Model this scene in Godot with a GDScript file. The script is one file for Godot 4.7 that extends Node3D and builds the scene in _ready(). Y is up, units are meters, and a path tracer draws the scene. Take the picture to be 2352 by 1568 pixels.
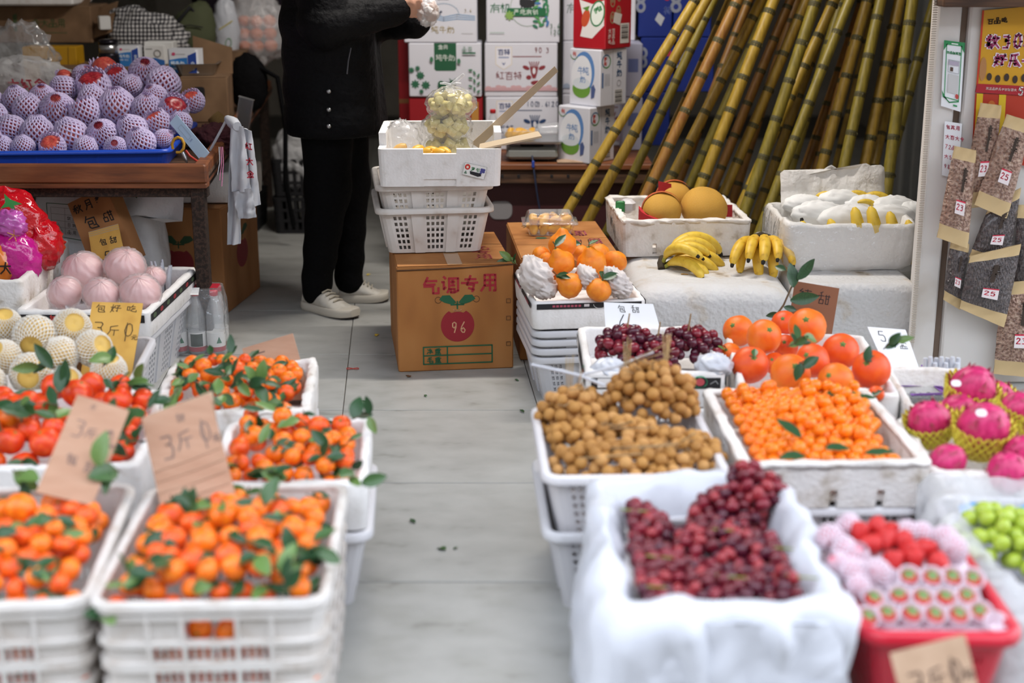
extends Node3D
# A fruit shop seen from the street: crates and foam boxes of fruit on both sides of a tiled aisle,
# a wooden table with apples, a person in a black coat, milk cartons, sugarcane and hanging snack bags.

const F := 3267.0
const CX := 1176.0
const CY := 784.0
const EYE := 1.4
const PITCH := 15.95
var sp := sin(deg_to_rad(PITCH))
var cp := cos(deg_to_rad(PITCH))
var rng := RandomNumberGenerator.new()
var mats := {}
var meshes := {}
var taken := {}

# ---------------------------------------------------------------- pixels to places
func ray(x: float, y: float) -> Vector3:
	var w := (CY - y) / F
	return Vector3((x - CX) / F, -sp + w * cp, -cp - w * sp)
func at_h(x: float, y: float, h: float) -> Vector3:
	var r := ray(x, y)
	return Vector3(0, EYE, 0) + r * ((h - EYE) / r.y)
func at_z(x: float, y: float, z: float) -> Vector3:
	var r := ray(x, y)
	return Vector3(0, EYE, 0) + r * (z / -r.z)
func pix(p: Vector3) -> Vector2:
	var q := p - Vector3(0, EYE, 0)
	var d := -q.y * sp - q.z * cp
	return Vector2(CX + F * q.x / d, CY - F * (q.y * cp - q.z * sp) / d)
func dep(p: Vector3) -> float:
	var q := p - Vector3(0, EYE, 0)
	return -q.y * sp - q.z * cp
# the upright box whose rim corners (front left, front right, back right, back left) are seen at these pixels at height h
func frame4(h: float, fl: Array, fr: Array, br: Array, bl: Array) -> Dictionary:
	var a := at_h(fl[0], fl[1], h); var b := at_h(fr[0], fr[1], h); var c := at_h(br[0], br[1], h); var d := at_h(bl[0], bl[1], h)
	var m := (a + b + c + d) / 4.0
	var ux := ((b - a) + (c - d)).normalized()
	var uz := ((a - d) + (b - c)).normalized()
	var ang := (atan2(-ux.z, ux.x) + atan2(uz.x, uz.z)) / 2.0
	var t := Transform3D(Basis(Vector3.UP, ang), Vector3(m.x, 0, m.z))
	var w := ((b - a).length() + (c - d).length()) / 2.0
	var dd := ((a - d).length() + (b - c).length()) / 2.0
	return {"t": t, "w": w, "d": dd, "h": h, "ang": ang}
func boxframe(cx: float, cz: float, w: float, d: float, h: float, ang: float) -> Dictionary:
	return {"t": Transform3D(Basis(Vector3.UP, ang), Vector3(cx, 0, -cz)), "w": w, "d": d, "h": h, "ang": ang}

# ---------------------------------------------------------------- geometry
class G:
	var v := PackedVector3Array()
	var ix := PackedInt32Array()
	func quad(a: Vector3, b: Vector3, c: Vector3, d: Vector3) -> void:
		var n := v.size()
		v.append_array([a, b, c, d])
		ix.append_array([n, n + 1, n + 2, n, n + 2, n + 3])
	func tri(a: Vector3, b: Vector3, c: Vector3) -> void:
		var n := v.size()
		v.append_array([a, b, c]); ix.append_array([n, n + 1, n + 2])
	func orient(from: int) -> void:
		if from >= ix.size(): return
		var o := v[ix[from]]
		var vol := 0.0
		for i in range(from, ix.size(), 3):
			vol += (v[ix[i]] - o).dot((v[ix[i + 1]] - o).cross(v[ix[i + 2]] - o))
		if vol < 0.0:
			for i in range(from, ix.size(), 3):
				var k := ix[i + 1]
				ix[i + 1] = ix[i + 2]; ix[i + 2] = k
	# rings of equally many points, joined one to the next
	func loft(rings: Array, closed := true, cap0 := true, cap1 := true, loop := false, flat := false, fix := true) -> G:
		var f0 := ix.size()
		var n: int = rings[0].size()
		var m := rings.size()
		var ne := n if closed else n - 1
		var me := m if loop else m - 1
		if flat:
			for j in me:
				for i in ne:
					var r0: PackedVector3Array = rings[j]; var r1: PackedVector3Array = rings[(j + 1) % m]
					quad(r0[i], r0[(i + 1) % n], r1[(i + 1) % n], r1[i])
		else:
			var b := v.size()
			for r in rings: v.append_array(r)
			for j in me:
				for i in ne:
					var a0 := b + j * n + i; var a1 := b + j * n + (i + 1) % n
					var b0 := b + ((j + 1) % m) * n + i; var b1 := b + ((j + 1) % m) * n + (i + 1) % n
					ix.append_array([a0, a1, b1, a0, b1, b0])
		if closed and not loop:
			for k in 2:
				if (k == 0 and not cap0) or (k == 1 and not cap1): continue
				var r: PackedVector3Array = rings[0] if k == 0 else rings[m - 1]
				var c := Vector3.ZERO
				for p in r: c += p
				c /= n
				var b2 := v.size()
				v.append_array(r); v.append(c)
				for i in n:
					if k == 0: ix.append_array([b2 + (i + 1) % n, b2 + i, b2 + n])
					else: ix.append_array([b2 + i, b2 + (i + 1) % n, b2 + n])
		if fix: orient(f0)
		return self
	func box(size: Vector3, at := Vector3.ZERO, bev := 0.002, xf := Transform3D.IDENTITY) -> G:
		var h := size / 2.0
		var rings := []
		var e := minf(bev, minf(h.x, minf(h.y, h.z)) * 0.9)
		for q in [[-h.y, e], [-h.y + e, 0.0], [h.y - e, 0.0], [h.y, e]]:
			var a: float = h.x - q[1]; var b: float = h.z - q[1]
			var r := PackedVector3Array()
			for s in [[-a + e, -b], [a - e, -b], [a, -b + e], [a, b - e], [a - e, b], [-a + e, b], [-a, b - e], [-a, -b + e]]:
				r.append(xf * (at + Vector3(s[0], q[0], s[1])))
			rings.append(r)
		return loft(rings, true, true, true, false, true)
	func tube(pts: Array, rad, seg := 8, caps := true, flat := false) -> G:
		var rings := []
		var n := pts.size()
		var prev := Vector3.ZERO
		for i in n:
			var t: Vector3 = (pts[mini(i + 1, n - 1)] - pts[maxi(i - 1, 0)]).normalized()
			var u := prev - t * prev.dot(t)
			if u.length() < 0.01: u = (Vector3.UP if absf(t.y) < 0.9 else Vector3.RIGHT).cross(t)
			u = u.normalized(); prev = u
			var w := t.cross(u)
			var rr: float = rad[i] if rad is Array else rad
			var r := PackedVector3Array()
			for k in seg:
				var a := TAU * k / seg
				r.append(pts[i] + (u * cos(a) + w * sin(a)) * rr)
			rings.append(r)
		return loft(rings, true, caps, caps, false, flat)
	func lathe(prof: Array, seg := 20, xf := Transform3D.IDENTITY, warp = null) -> G:
		var rings := []
		for q in prof:
			var r := PackedVector3Array()
			for k in seg:
				var a := TAU * k / seg
				var p := Vector3(cos(a) * q.x, q.y, sin(a) * q.x)
				if warp != null: p = warp.call(p)
				r.append(xf * p)
			rings.append(r)
		return loft(rings)
	func sheet(nu: int, nv: int, f: Callable) -> G:
		var rings := []
		for j in nv + 1:
			var r := PackedVector3Array()
			for i in nu + 1: r.append(f.call(float(i) / nu, float(j) / nv))
			rings.append(r)
		return loft(rings, false, false, false, false, false, false)
	# a sheet with thickness
	func slab(nu: int, nv: int, th: float, f: Callable) -> G:
		var top := []; var bot := []
		for j in nv + 1:
			var r := PackedVector3Array(); var q := PackedVector3Array()
			for i in nu + 1:
				var u := float(i) / nu; var w := float(j) / nv
				var p: Vector3 = f.call(u, w)
				var du: Vector3 = f.call(minf(u + 0.01, 1), w) - f.call(maxf(u - 0.01, 0), w)
				var dv: Vector3 = f.call(u, minf(w + 0.01, 1)) - f.call(u, maxf(w - 0.01, 0))
				var n := du.cross(dv).normalized() * th * 0.5
				r.append(p + n); q.append(p - n)
			top.append(r); bot.append(q)
		var rings := []
		for j in nv + 1:
			var r := PackedVector3Array(top[j])
			for i in nu + 1: r.append(bot[j][nu - i])
			rings.append(r)
		return loft(rings, true, true, true)
	func mesh() -> ArrayMesh:
		var nn := PackedVector3Array(); nn.resize(v.size())
		for i in range(0, ix.size(), 3):
			var a := v[ix[i]]
			var c := (v[ix[i + 1]] - a).cross(v[ix[i + 2]] - a)
			nn[ix[i]] += c; nn[ix[i + 1]] += c; nn[ix[i + 2]] += c
		var iv := PackedInt32Array(); iv.resize(ix.size())
		for i in range(0, ix.size(), 3):
			iv[i] = ix[i]; iv[i + 1] = ix[i + 2]; iv[i + 2] = ix[i + 1]
		for i in nn.size(): nn[i] = nn[i].normalized() if nn[i].length_squared() > 1e-30 else Vector3.UP
		var arr := []; arr.resize(Mesh.ARRAY_MAX)
		arr[Mesh.ARRAY_VERTEX] = v; arr[Mesh.ARRAY_NORMAL] = nn; arr[Mesh.ARRAY_INDEX] = iv
		var m := ArrayMesh.new()
		m.add_surface_from_arrays(Mesh.PRIMITIVE_TRIANGLES, arr)
		return m

func rrect(a: float, b: float, r: float, y: float, seg := 4, wob := 0.0, sd := 0.0) -> PackedVector3Array:
	var out := PackedVector3Array()
	for k in 4:
		var c := Vector2((a - r) * [1, -1, -1, 1][k], (b - r) * [1, 1, -1, -1][k])
		for i in seg + 1:
			var an := PI / 2 * (k + float(i) / seg)
			var p := c + Vector2(cos(an), sin(an)) * r
			out.append(Vector3(p.x, y, p.y))
	return out
# points along a rounded rectangle, n along each side, so that walls can ripple
func rrect_fine(a: float, b: float, r: float, y: float, n := 8, f = null) -> PackedVector3Array:
	var out := PackedVector3Array()
	var dirs := [Vector2(0, 1), Vector2(-1, 0), Vector2(0, -1), Vector2(1, 0)]
	for k in 4:
		var c := Vector2((a - r) * [1, -1, -1, 1][k], (b - r) * [1, 1, -1, -1][k])
		var c2 := Vector2((a - r) * [-1, -1, 1, 1][k], (b - r) * [1, -1, -1, 1][k])
		for i in 5:
			var an := PI / 2 * (k + float(i) / 4)
			var p := c + Vector2(cos(an), sin(an)) * r
			out.append(Vector3(p.x, y, p.y))
		for i in range(1, n):
			var p: Vector2 = c.lerp(c2, float(i) / n) + dirs[k] * r
			out.append(Vector3(p.x, y, p.y))
	if f != null:
		for i in out.size(): out[i] = f.call(out[i])
	return out

# ---------------------------------------------------------------- nodes
func numbered(s: String) -> String:
	var k: int = taken.get(s, -1) + 1
	taken[s] = k
	return s if k == 0 else "%s_%03d" % [s, k]
func tag(o: Node, label: String, cat: String, grp := "") -> Node:
	o.set_meta("label", label); o.set_meta("category", cat)
	if grp: o.set_meta("group", grp)
	return o
func thing(called: String, label: String, cat: String, xf := Transform3D.IDENTITY, grp := "") -> Node3D:
	var o := Node3D.new(); o.name = numbered(called); add_child(o)
	o.transform = xf
	tag(o, label, cat, grp)
	return o
func part(parent: Node, called: String, g, m: Material, xf := Transform3D.IDENTITY) -> MeshInstance3D:
	var o := MeshInstance3D.new(); o.name = called
	o.mesh = g.mesh() if g is G else g
	o.material_override = m
	o.transform = xf
	parent.add_child(o, true)
	return o
func solo(called: String, g, m: Material, label: String, cat: String, xf := Transform3D.IDENTITY, grp := "") -> MeshInstance3D:
	var o := part(self, numbered(called), g, m, xf)
	tag(o, label, cat, grp)
	return o
func struct(called: String, g, m: Material, xf := Transform3D.IDENTITY) -> MeshInstance3D:
	var o := part(self, called, g, m, xf)
	o.set_meta("kind", "structure")
	return o
func P(x: float, y: float, z: float) -> Vector3: return Vector3(x, y, z)
func T(p: Vector3, yaw := 0.0) -> Transform3D: return Transform3D(Basis(Vector3.UP, yaw), p)

# ---------------------------------------------------------------- materials
func ramp_tex(freq: float, stops: Array, sd := 1, kind := FastNoiseLite.TYPE_SIMPLEX_SMOOTH, size := 256, oct := 4) -> NoiseTexture2D:
	var n := FastNoiseLite.new(); n.noise_type = kind; n.frequency = freq; n.seed = sd; n.fractal_octaves = oct
	if kind == FastNoiseLite.TYPE_CELLULAR: n.fractal_type = FastNoiseLite.FRACTAL_NONE
	var t := NoiseTexture2D.new(); t.width = size; t.height = size; t.seamless = true; t.noise = n
	var g := Gradient.new()
	g.offsets = PackedFloat32Array(stops.map(func(s): return s[0])); g.colors = PackedColorArray(stops.map(func(s): return s[1]))
	t.color_ramp = g
	return t
func bump_tex(freq: float, strength := 4.0, sd := 3, kind := FastNoiseLite.TYPE_SIMPLEX_SMOOTH) -> NoiseTexture2D:
	var k := "bump%s_%s_%s" % [freq, strength, kind]
	if meshes.has(k): return meshes[k]
	var n := FastNoiseLite.new(); n.noise_type = kind; n.frequency = freq; n.seed = sd
	var t := NoiseTexture2D.new(); t.width = 256; t.height = 256; t.seamless = true; t.noise = n
	t.as_normal_map = true; t.bump_strength = strength
	meshes[k] = t
	return t
func c8(s: String) -> Color: return Color.html(s)
# col, rough, and o: ramp (stops) + freq + scale, bump [freq, strength, scale], metal, alpha, sheen, coat, sss, stretch (Vector3)
func mat(key: String, col = null, rough := 0.6, o := {}) -> StandardMaterial3D:
	if mats.has(key): return mats[key]
	var m := StandardMaterial3D.new(); mats[key] = m
	m.resource_name = key
	if col is String: m.albedo_color = c8(col)
	elif col is Color: m.albedo_color = col
	m.roughness = rough
	var sc: float = o.get("scale", 2.0)
	if o.has("ramp"):
		m.albedo_color = Color.WHITE
		m.albedo_texture = ramp_tex(o.get("freq", 0.02), o.ramp.map(func(s): return [s[0], c8(s[1])]), o.get("seed", 1), o.get("kind", FastNoiseLite.TYPE_SIMPLEX_SMOOTH), o.get("size", 256), o.get("oct", 4))
		m.uv1_triplanar = true; m.uv1_scale = Vector3.ONE * sc * o.get("stretch", Vector3.ONE)
	if o.has("bump"):
		m.normal_enabled = true; m.normal_texture = bump_tex(o.bump[0], o.bump[1], 3, o.get("bkind", FastNoiseLite.TYPE_SIMPLEX_SMOOTH)); m.normal_scale = o.get("nscale", 1.0)
		m.uv1_triplanar = true; m.uv1_scale = Vector3.ONE * sc * o.get("stretch", Vector3.ONE)
	m.metallic = o.get("metal", 0.0)
	m.metallic_specular = o.get("spec", 0.5)
	if o.has("alpha"):
		m.transparency = BaseMaterial3D.TRANSPARENCY_ALPHA; m.albedo_color.a = o.alpha
	if o.has("sheen"): m.rim_enabled = true; m.rim = o.sheen
	if o.has("coat"): m.clearcoat_enabled = true; m.clearcoat = o.coat; m.clearcoat_roughness = o.get("coat_rough", 0.1)
	if o.has("sss"): m.subsurf_scatter_enabled = true; m.subsurf_scatter_strength = o.sss
	if o.has("back"): m.backlight_enabled = true; m.backlight = c8(o.back)
	m.cull_mode = BaseMaterial3D.CULL_DISABLED
	return m

# ---------------------------------------------------------------- writing and print: flat ink on a face given by its corners
const CH := {
	"包": "3014 22828767 3464663634 3438499987", "甜": "3011 0343 2126 1646491916 5393 6269 8289 6585 6989", "斤": "8031 313519 3494 6469", "元": "2171 0494 343719 5458699997",
	"秋": "4021 0343 2129 2306 2346 5254 9284 717449 7599", "月": "202609 20707968 2373 2575", "梨": "4011 0242 2126 2204 2244 6063 808474 0686 4549 4619 4679",
	"好": "201638 412509 0343 518163 636857 4494", "吃": "1232361612 6043 5282 548446579896", "纯": "2002320434 0745 4191 434686 8386 6068799997", "盒": "5002 5093 3262 3454553534 1686 1619 3639 6669 8689 0999",
	"气": "3014 2282 2474 1565699996", "调": "1021 03131726 414739 41919879 5373 6265 5575 5777795957", "专": "2282 0494 50357569 4778", "用": "202609 20808979 2383 2686 5059",
	"净": "1122 0825 5033 4272 7254 4484 3696 5458", "重": "7021 0292 1373761613 1474 5159 1787 0999", "毛": "7021 1373 0696 4148599997", "牛": "3013 2272 0595 5059",
	"奶": "201638 412509 0343 428274949879 525649", "伊": "2003 1219 3181 8185 3383 3585 614739", "利": "4011 0343 2129 2306 2346 6267 808978", "金": "5003 5094 3363 1585 5359 2738 8768 0999",
	"典": "1117 1181 8187 4047 6067 1484 0797 3719 6789", "百": "0191 5033 2383 2329 8389 2686 2989", "特": "1113 0242 2029 0645 5191 7074 4494 4696 838879 5768", "大": "0393 504619 5499",
	"红": "2003330535 0746 5191 7178 4898", "罗": "1181 1114 8184 4144 6164 1484 4509 3575 7519 4667", "引": "1151 5153 1353 1315 1555 5558 5839 8089", "瓜": "7021 212519 51555758 5878 6599",
	"子": "22825458 5839 0595", "产": "5051 1181 3243 7263 1484 141719", "地": "0333 2027 0736 416393 5058699997 7076", "有": "0292 401509 3439 3484 8489 3686", "机": "0242 2029 2205 2235 516149 5181 81889998",
	"数": "1112 3031 0343 2026 0747 2529 1746 6053 5292 824949 5499", "量": "2070 2073 7073 2373 0494 1676 1679 0999 4649", "日": "2029 2070 7079 2474 2979", "期": "0242 1017 3037 1434 0747 5156 51818978 5383 5585",
	"真": "0191 5033 2373 2327 7377 2575 0797 3719 6789", "正": "1191 5159 5585 2429 0999", "品": "3060 3033 6063 3363 0545 0509 4549 0949 5595 5559 9599 5999", "甘": "0292 2229 7279 2575 2979", "蔗": "0191 3032 6062 4333 1383 131609 2585 4446 6446 4666 2829 4849 6869 8889",
	"0": "503125385978857150", "1": "5059", "2": "224071732989", "3": "216172644464766929", "4": "602786 6069", "5": "713124647577693928", "6": "6034274969775527", "7": "208039", "8": "5031447678593836647150", "9": "7355343150717459", "/": "8019", "%": "1121221211 8018 7788988777", "-": "2575", ".": "4849",
	"A": "094089 2666", "B": "1019 10506254 1464769419", "E": "7010 1019 1979 1454", "I": "5059", "K": "1019 7014 1479", "L": "1019 1979", "M": "0900 0047 4790 9099", "P": "1019 1070 7074 7414", "R": "1019 1070 7074 7414 3479", "T": "0080 4049", "U": "101729697870", "g": "64242767 6469 6949 4928", "m": "1419 1444 4449 4474 7479"}

class Ink:
	var q: Array       # corners: top left, top right, bottom right, bottom left
	var cw: float
	var ch: float
	var nrm: Vector3
	var by := {}
	var lift := 0.0006
	func _init(quad: Array, w: float, h: float):
		q = quad; cw = w; ch = h
		nrm = (q[3] - q[0]).cross(q[1] - q[0]).normalized()
	func m(x: float, y: float) -> Vector3:
		var u := x / cw; var w := y / ch
		return q[0].lerp(q[1], u).lerp(q[3].lerp(q[2], u), w) + nrm * lift
	func g(col: String) -> G:
		if not by.has(col): by[col] = G.new()
		return by[col]
	func rect(col: String, x: float, y: float, w: float, h: float) -> void:
		lift += 0.00012
		var k := g(col)
		k.quad(m(x, y + h), m(x + w, y + h), m(x + w, y), m(x, y))
	func poly(col: String, pts: Array) -> void:
		lift += 0.00012
		var k := g(col)
		var pv := PackedVector2Array()
		for p in pts: pv.append(Vector2(p[0], p[1]))
		var tr := Geometry2D.triangulate_polygon(pv)
		for i in range(0, tr.size(), 3):
			var a := pv[tr[i]]; var b := pv[tr[i + 1]]; var c := pv[tr[i + 2]]
			if (b - a).cross(c - a) > 0: var t := b; b = c; c = t
			k.tri(m(a.x, a.y), m(b.x, b.y), m(c.x, c.y))
	func ell(col: String, x: float, y: float, rx: float, ry: float, n := 24, a0 := 0.0, rot := 0.0) -> void:
		var pts := []
		for i in n:
			var p := Vector2(cos(TAU * i / n) * rx, sin(TAU * i / n) * ry).rotated(rot)
			pts.append([x + p.x, y + p.y])
		poly(col, pts)
	func line(col: String, pts: Array, w: float) -> void:
		var k := g(col)
		for i in pts.size() - 1:
			var a := Vector2(pts[i][0], pts[i][1]); var b := Vector2(pts[i + 1][0], pts[i + 1][1])
			var d := (b - a).normalized() if a.distance_to(b) > 1e-5 else Vector2.RIGHT
			var n := Vector2(-d.y, d.x) * w * 0.5
			a -= d * w * 0.3; b += d * w * 0.3
			k.quad(m(a.x + n.x, a.y + n.y), m(b.x + n.x, b.y + n.y), m(b.x - n.x, b.y - n.y), m(a.x - n.x, a.y - n.y))
	func frame(col: String, x: float, y: float, w: float, h: float, lw: float) -> void:
		line(col, [[x, y], [x + w, y], [x + w, y + h], [x, y + h], [x, y]], lw)
	func arc(col: String, x: float, y: float, rx: float, ry: float, a0: float, a1: float, w: float, n := 16) -> void:
		var pts := []
		for i in n + 1:
			var a := lerpf(a0, a1, float(i) / n)
			pts.append([x + cos(a) * rx, y + sin(a) * ry])
		line(col, pts, w)
	func text(col: String, s: String, x: float, y: float, size: float, w: float, book: Dictionary, adv := 1.0, down := Vector2(0, 0), rot := 0.0) -> void:
		lift += 0.00012
		var o := Vector2(x, y)
		for c in s:
			var small := c in "0123456789/.%-ABEIKLMPRTUgm1"
			for st in (book.get(c, "") as String).split(" ", false):
				var pts := []
				for i in range(0, st.length() - 1, 2):
					if not (st[i].is_valid_int() and st[i + 1].is_valid_int()): continue
					var p := Vector2(st[i].to_int() * (0.72 if small else 1.0), st[i + 1].to_int()) * size / 9.0
					p = p.rotated(rot)
					pts.append([o.x + p.x, o.y + p.y])
				if pts.size() > 1: line(col, pts, w)
			o += (Vector2(size * (0.85 if small else 1.18) * adv, 0) if down == Vector2.ZERO else down * size * 1.2).rotated(rot)
	func done(host, parent: Node, called := "print") -> void:
		for col in by:
			host.part(parent, called, by[col], host.mat("ink_" + col, col, 0.7))

func sub(q: Array, base: Vector3) -> Array: return q.map(func(p): return p - base)

# ================================================================ the scene
func _ready() -> void:
	rng.seed = 20
	var cam := Camera3D.new(); cam.name = "camera"; add_child(cam)
	cam.position = Vector3(0, EYE, 0); cam.rotation_degrees = Vector3(-PITCH, 0, 0)
	cam.fov = rad_to_deg(2 * atan(784.0 / F)); cam.near = 0.05; cam.far = 60
	var at := CameraAttributesPhysical.new()
	at.frustum_focal_length = 50.0; at.frustum_focus_distance = 4.7; at.exposure_aperture = 1.8
	cam.attributes = at
	cam.fov = rad_to_deg(2 * atan(784.0 / F))
	cam.current = true
	var we := WorldEnvironment.new(); we.name = "environment"; add_child(we)
	var env := Environment.new(); we.environment = env
	env.background_mode = Environment.BG_SKY
	var sky := Sky.new(); var sm := ProceduralSkyMaterial.new()
	sm.sky_top_color = c8("dfe6f2"); sm.sky_horizon_color = c8("e9ebee"); sm.ground_bottom_color = c8("77777a"); sm.ground_horizon_color = c8("9a9a9c")
	sm.sky_energy_multiplier = 2.0; sm.sun_angle_max = 1.0
	sky.sky_material = sm; env.sky = sky
	env.tonemap_mode = Environment.TONE_MAPPER_LINEAR
	env.tonemap_exposure = 1.0
	env.sdfgi_enabled = true; env.ssao_enabled = true; env.ssil_enabled = true
	materials()
	room()
	left_front()
	left_mid()
	table()
	centre()
	right_front()
	right_mid()
	right_back()
	cane()
	backdrop()
	person()
	litter()

func tube_lamp(at: Vector3, len: float, energy: float, yaw := 0.0) -> void:
	var o := thing("fluorescent_lamp", "long white fluorescent tube lamp under the shop ceiling", "lamp", T(at, yaw), "ceiling lamps")
	part(o, "housing", G.new().box(P(len, 0.04, 0.09), P(0, 0.03, 0), 0.006), mat("lamp_body", "e8e8e6", 0.5))
	var g := mat("lamp_glow", "ffffff", 0.4); g.emission_enabled = true; g.emission = c8("fff4e6"); g.emission_energy_multiplier = 2.0
	part(o, "tube", G.new().tube([P(-len / 2 + 0.02, -0.005, 0), P(len / 2 - 0.02, -0.005, 0)], 0.013, 10), g)
	var l := AreaLight3D.new(); l.name = "light"
	l.area_size = Vector2(len, 0.05); l.light_energy = energy; l.light_color = c8("fff8f0"); l.shadow_enabled = true
	l.area_range = 12.0; l.area_attenuation = 2.0
	l.rotation_degrees = Vector3(-90, 0, 0); l.position = Vector3(0, -0.025, 0)
	o.add_child(l)

func materials() -> void:
	mat("tile", null, 0.38, {"ramp": [[0.0, "8a8a84"], [0.2, "9f9f9b"], [0.5, "a6a6a2"], [1.0, "aeaeaa"]], "freq": 0.02, "scale": 1.3, "oct": 6, "stretch": Vector3(0.8, 1, 1.3), "bump": [0.03, 1.2], "nscale": 0.2, "seed": 9})
	mat("tile_b", null, 0.42, {"ramp": [[0.0, "84847e"], [0.2, "9b9b96"], [0.5, "a3a39f"], [1.0, "ababa7"]], "freq": 0.03, "scale": 0.9, "oct": 6, "stretch": Vector3(0.8, 1, 1.3), "bump": [0.03, 1.2], "nscale": 0.2, "seed": 4})
	mat("grout", "5d5a55", 0.9)
	mat("foam", null, 0.75, {"ramp": [[0.0, "d2cbc4"], [0.22, "e4e1de"], [0.55, "eae7e5"], [1.0, "efedeb"]], "freq": 0.02, "scale": 3.0, "bump": [0.12, 3.0], "nscale": 0.22})
	mat("foam_dirty", null, 0.8, {"ramp": [[0.0, "9d8d79"], [0.2, "c9c0b6"], [0.34, "ded8d2"], [0.6, "e6e2de"], [1.0, "ebe8e5"]], "freq": 0.018, "scale": 2.4, "oct": 6, "seed": 5, "bump": [0.12, 3.0], "nscale": 0.35})
	mat("plastic", null, 0.42, {"ramp": [[0.0, "b5a699"], [0.22, "cbc4bd"], [0.5, "d4cfca"], [1.0, "d9d5d1"]], "freq": 0.015, "scale": 2.5, "oct": 5, "seed": 12})
	mat("plastic_clean", "d6d4d7", 0.38)
	mat("plastic_milky", "d4d4d8", 0.35, {"alpha": 0.9})
	mat("kraft", null, 0.85, {"ramp": [[0.0, "97602f"], [0.4, "a66c36"], [0.7, "ad743d"], [1.0, "b47c46"]], "freq": 0.01, "scale": 2.0, "oct": 3, "stretch": Vector3(1, 0.4, 1)})
	mat("kraft_dark", null, 0.88, {"ramp": [[0.0, "8a5c34"], [0.5, "9c6a3f"], [1.0, "a87548"]], "freq": 0.01, "scale": 2.0, "stretch": Vector3(1, 0.4, 1)})
	mat("kraft_pale", null, 0.88, {"ramp": [[0.0, "a98168"], [0.45, "b48d74"], [0.7, "b9937a"], [1.0, "be9a82"]], "freq": 0.03, "scale": 3.0, "oct": 3, "stretch": Vector3(0.25, 2.2, 1)})
	mat("kraft_grey", null, 0.88, {"ramp": [[0.0, "a88a70"], [0.5, "b89a80"], [1.0, "c2a58c"]], "freq": 0.02, "scale": 3.0})
	mat("yellow_board", null, 0.8, {"ramp": [[0.0, "b98a3c"], [0.4, "d2a44e"], [1.0, "d9ad58"]], "freq": 0.008, "scale": 3.0})
	mat("white_card", "eceef2", 0.6)
	mat("wood", null, 0.55, {"ramp": [[0.0, "4f2c18"], [0.35, "6f3f22"], [0.6, "804a28"], [1.0, "8f5a36"]], "freq": 0.02, "scale": 3.0, "oct": 5, "stretch": Vector3(0.2, 1.6, 1.0), "bump": [0.05, 2.0], "nscale": 0.2})
	mat("wood_dark", null, 0.7, {"ramp": [[0.0, "2c1c12"], [0.5, "4d3422"], [1.0, "6a4a32"]], "freq": 0.02, "scale": 3.0, "oct": 5, "stretch": Vector3(0.25, 3.0, 1.4)})
	mat("rust", null, 0.75, {"ramp": [[0.0, "1c1410"], [0.5, "2c201a"], [0.62, "4c372a"], [0.75, "33261f"], [1.0, "221a16"]], "freq": 0.05, "scale": 4.0, "oct": 5, "metal": 0.3})
	mat("tangerine", null, 0.36, {"ramp": [[0.0, "e8560c"], [0.4, "f2700f"], [0.7, "f88416"], [1.0, "fb961f"]], "freq": 0.006, "scale": 0.9, "bump": [0.16, 5.0], "nscale": 0.35, "sss": 0.08})
	mat("tangerine_red", null, 0.36, {"ramp": [[0.0, "de420c"], [0.5, "ee5c10"], [1.0, "f57816"]], "freq": 0.006, "scale": 0.9, "seed": 7, "bump": [0.16, 5.0], "nscale": 0.35, "sss": 0.08})
	mat("mandarin_red", null, 0.34, {"ramp": [[0.0, "d62c10"], [0.5, "e8481a"], [1.0, "f06a1e"]], "freq": 0.006, "scale": 0.9, "seed": 3, "bump": [0.14, 5.0], "nscale": 0.35, "sss": 0.08})
	mat("dekopon", null, 0.4, {"ramp": [[0.0, "ea7a0c"], [0.5, "f48a14"], [1.0, "f99c22"]], "freq": 0.006, "scale": 0.9, "bump": [0.12, 8.0], "nscale": 0.6, "sss": 0.08})
	mat("navel", null, 0.42, {"ramp": [[0.0, "ee5f10"], [0.5, "f57618"], [1.0, "f98a26"]], "freq": 0.004, "scale": 0.8, "seed": 21, "bump": [0.2, 5.0], "nscale": 0.35, "sss": 0.08})
	mat("navel_red", null, 0.42, {"ramp": [[0.0, "e2460e"], [0.5, "ea5614"], [1.0, "f0661c"]], "freq": 0.004, "scale": 0.8, "seed": 22, "bump": [0.2, 5.0], "nscale": 0.35, "sss": 0.08})
	mat("kumquat", null, 0.3, {"ramp": [[0.0, "e66a0c"], [0.5, "f08012"], [1.0, "f5951c"]], "freq": 0.006, "scale": 0.9, "seed": 31, "sss": 0.08})
	mat("calyx", "5c7a34", 0.7); mat("twig", "5a4a34", 0.85)
	mat("twig_tan", null, 0.85, {"ramp": [[0.0, "85684a"], [1.0, "b89a6c"]], "freq": 0.05, "scale": 8.0})
	for q in [["leaf_dark", "1e3d22", "2f5a30"], ["leaf_mid", "33532c", "466a38"], ["leaf_light", "55743a", "6f8e4a"]]:
		mat(q[0], null, 0.4, {"ramp": [[0.0, q[1]], [1.0, q[2]]], "freq": 0.02, "scale": 2.0})
	for q in [["longan", "a87636", "c08d4b"], ["longan_b", "b6834a", "cb9a5a"], ["longan_c", "99692e", "b27f40"]]:
		mat(q[0], null, 0.68, {"ramp": [[0.0, q[1]], [1.0, q[2]]], "freq": 0.04, "scale": 1.0})
	for q in [["grape", "4e0e1c", "7c1b2c"], ["grape_b", "6a1424", "95283a"], ["grape_c", "400f22", "5e172e"], ["grape_d", "86202c", "a83c40"]]:
		mat(q[0], null, 0.3, {"ramp": [[0.0, q[1]], [1.0, q[2]]], "freq": 0.02, "scale": 0.8, "sss": 0.1})
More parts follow.
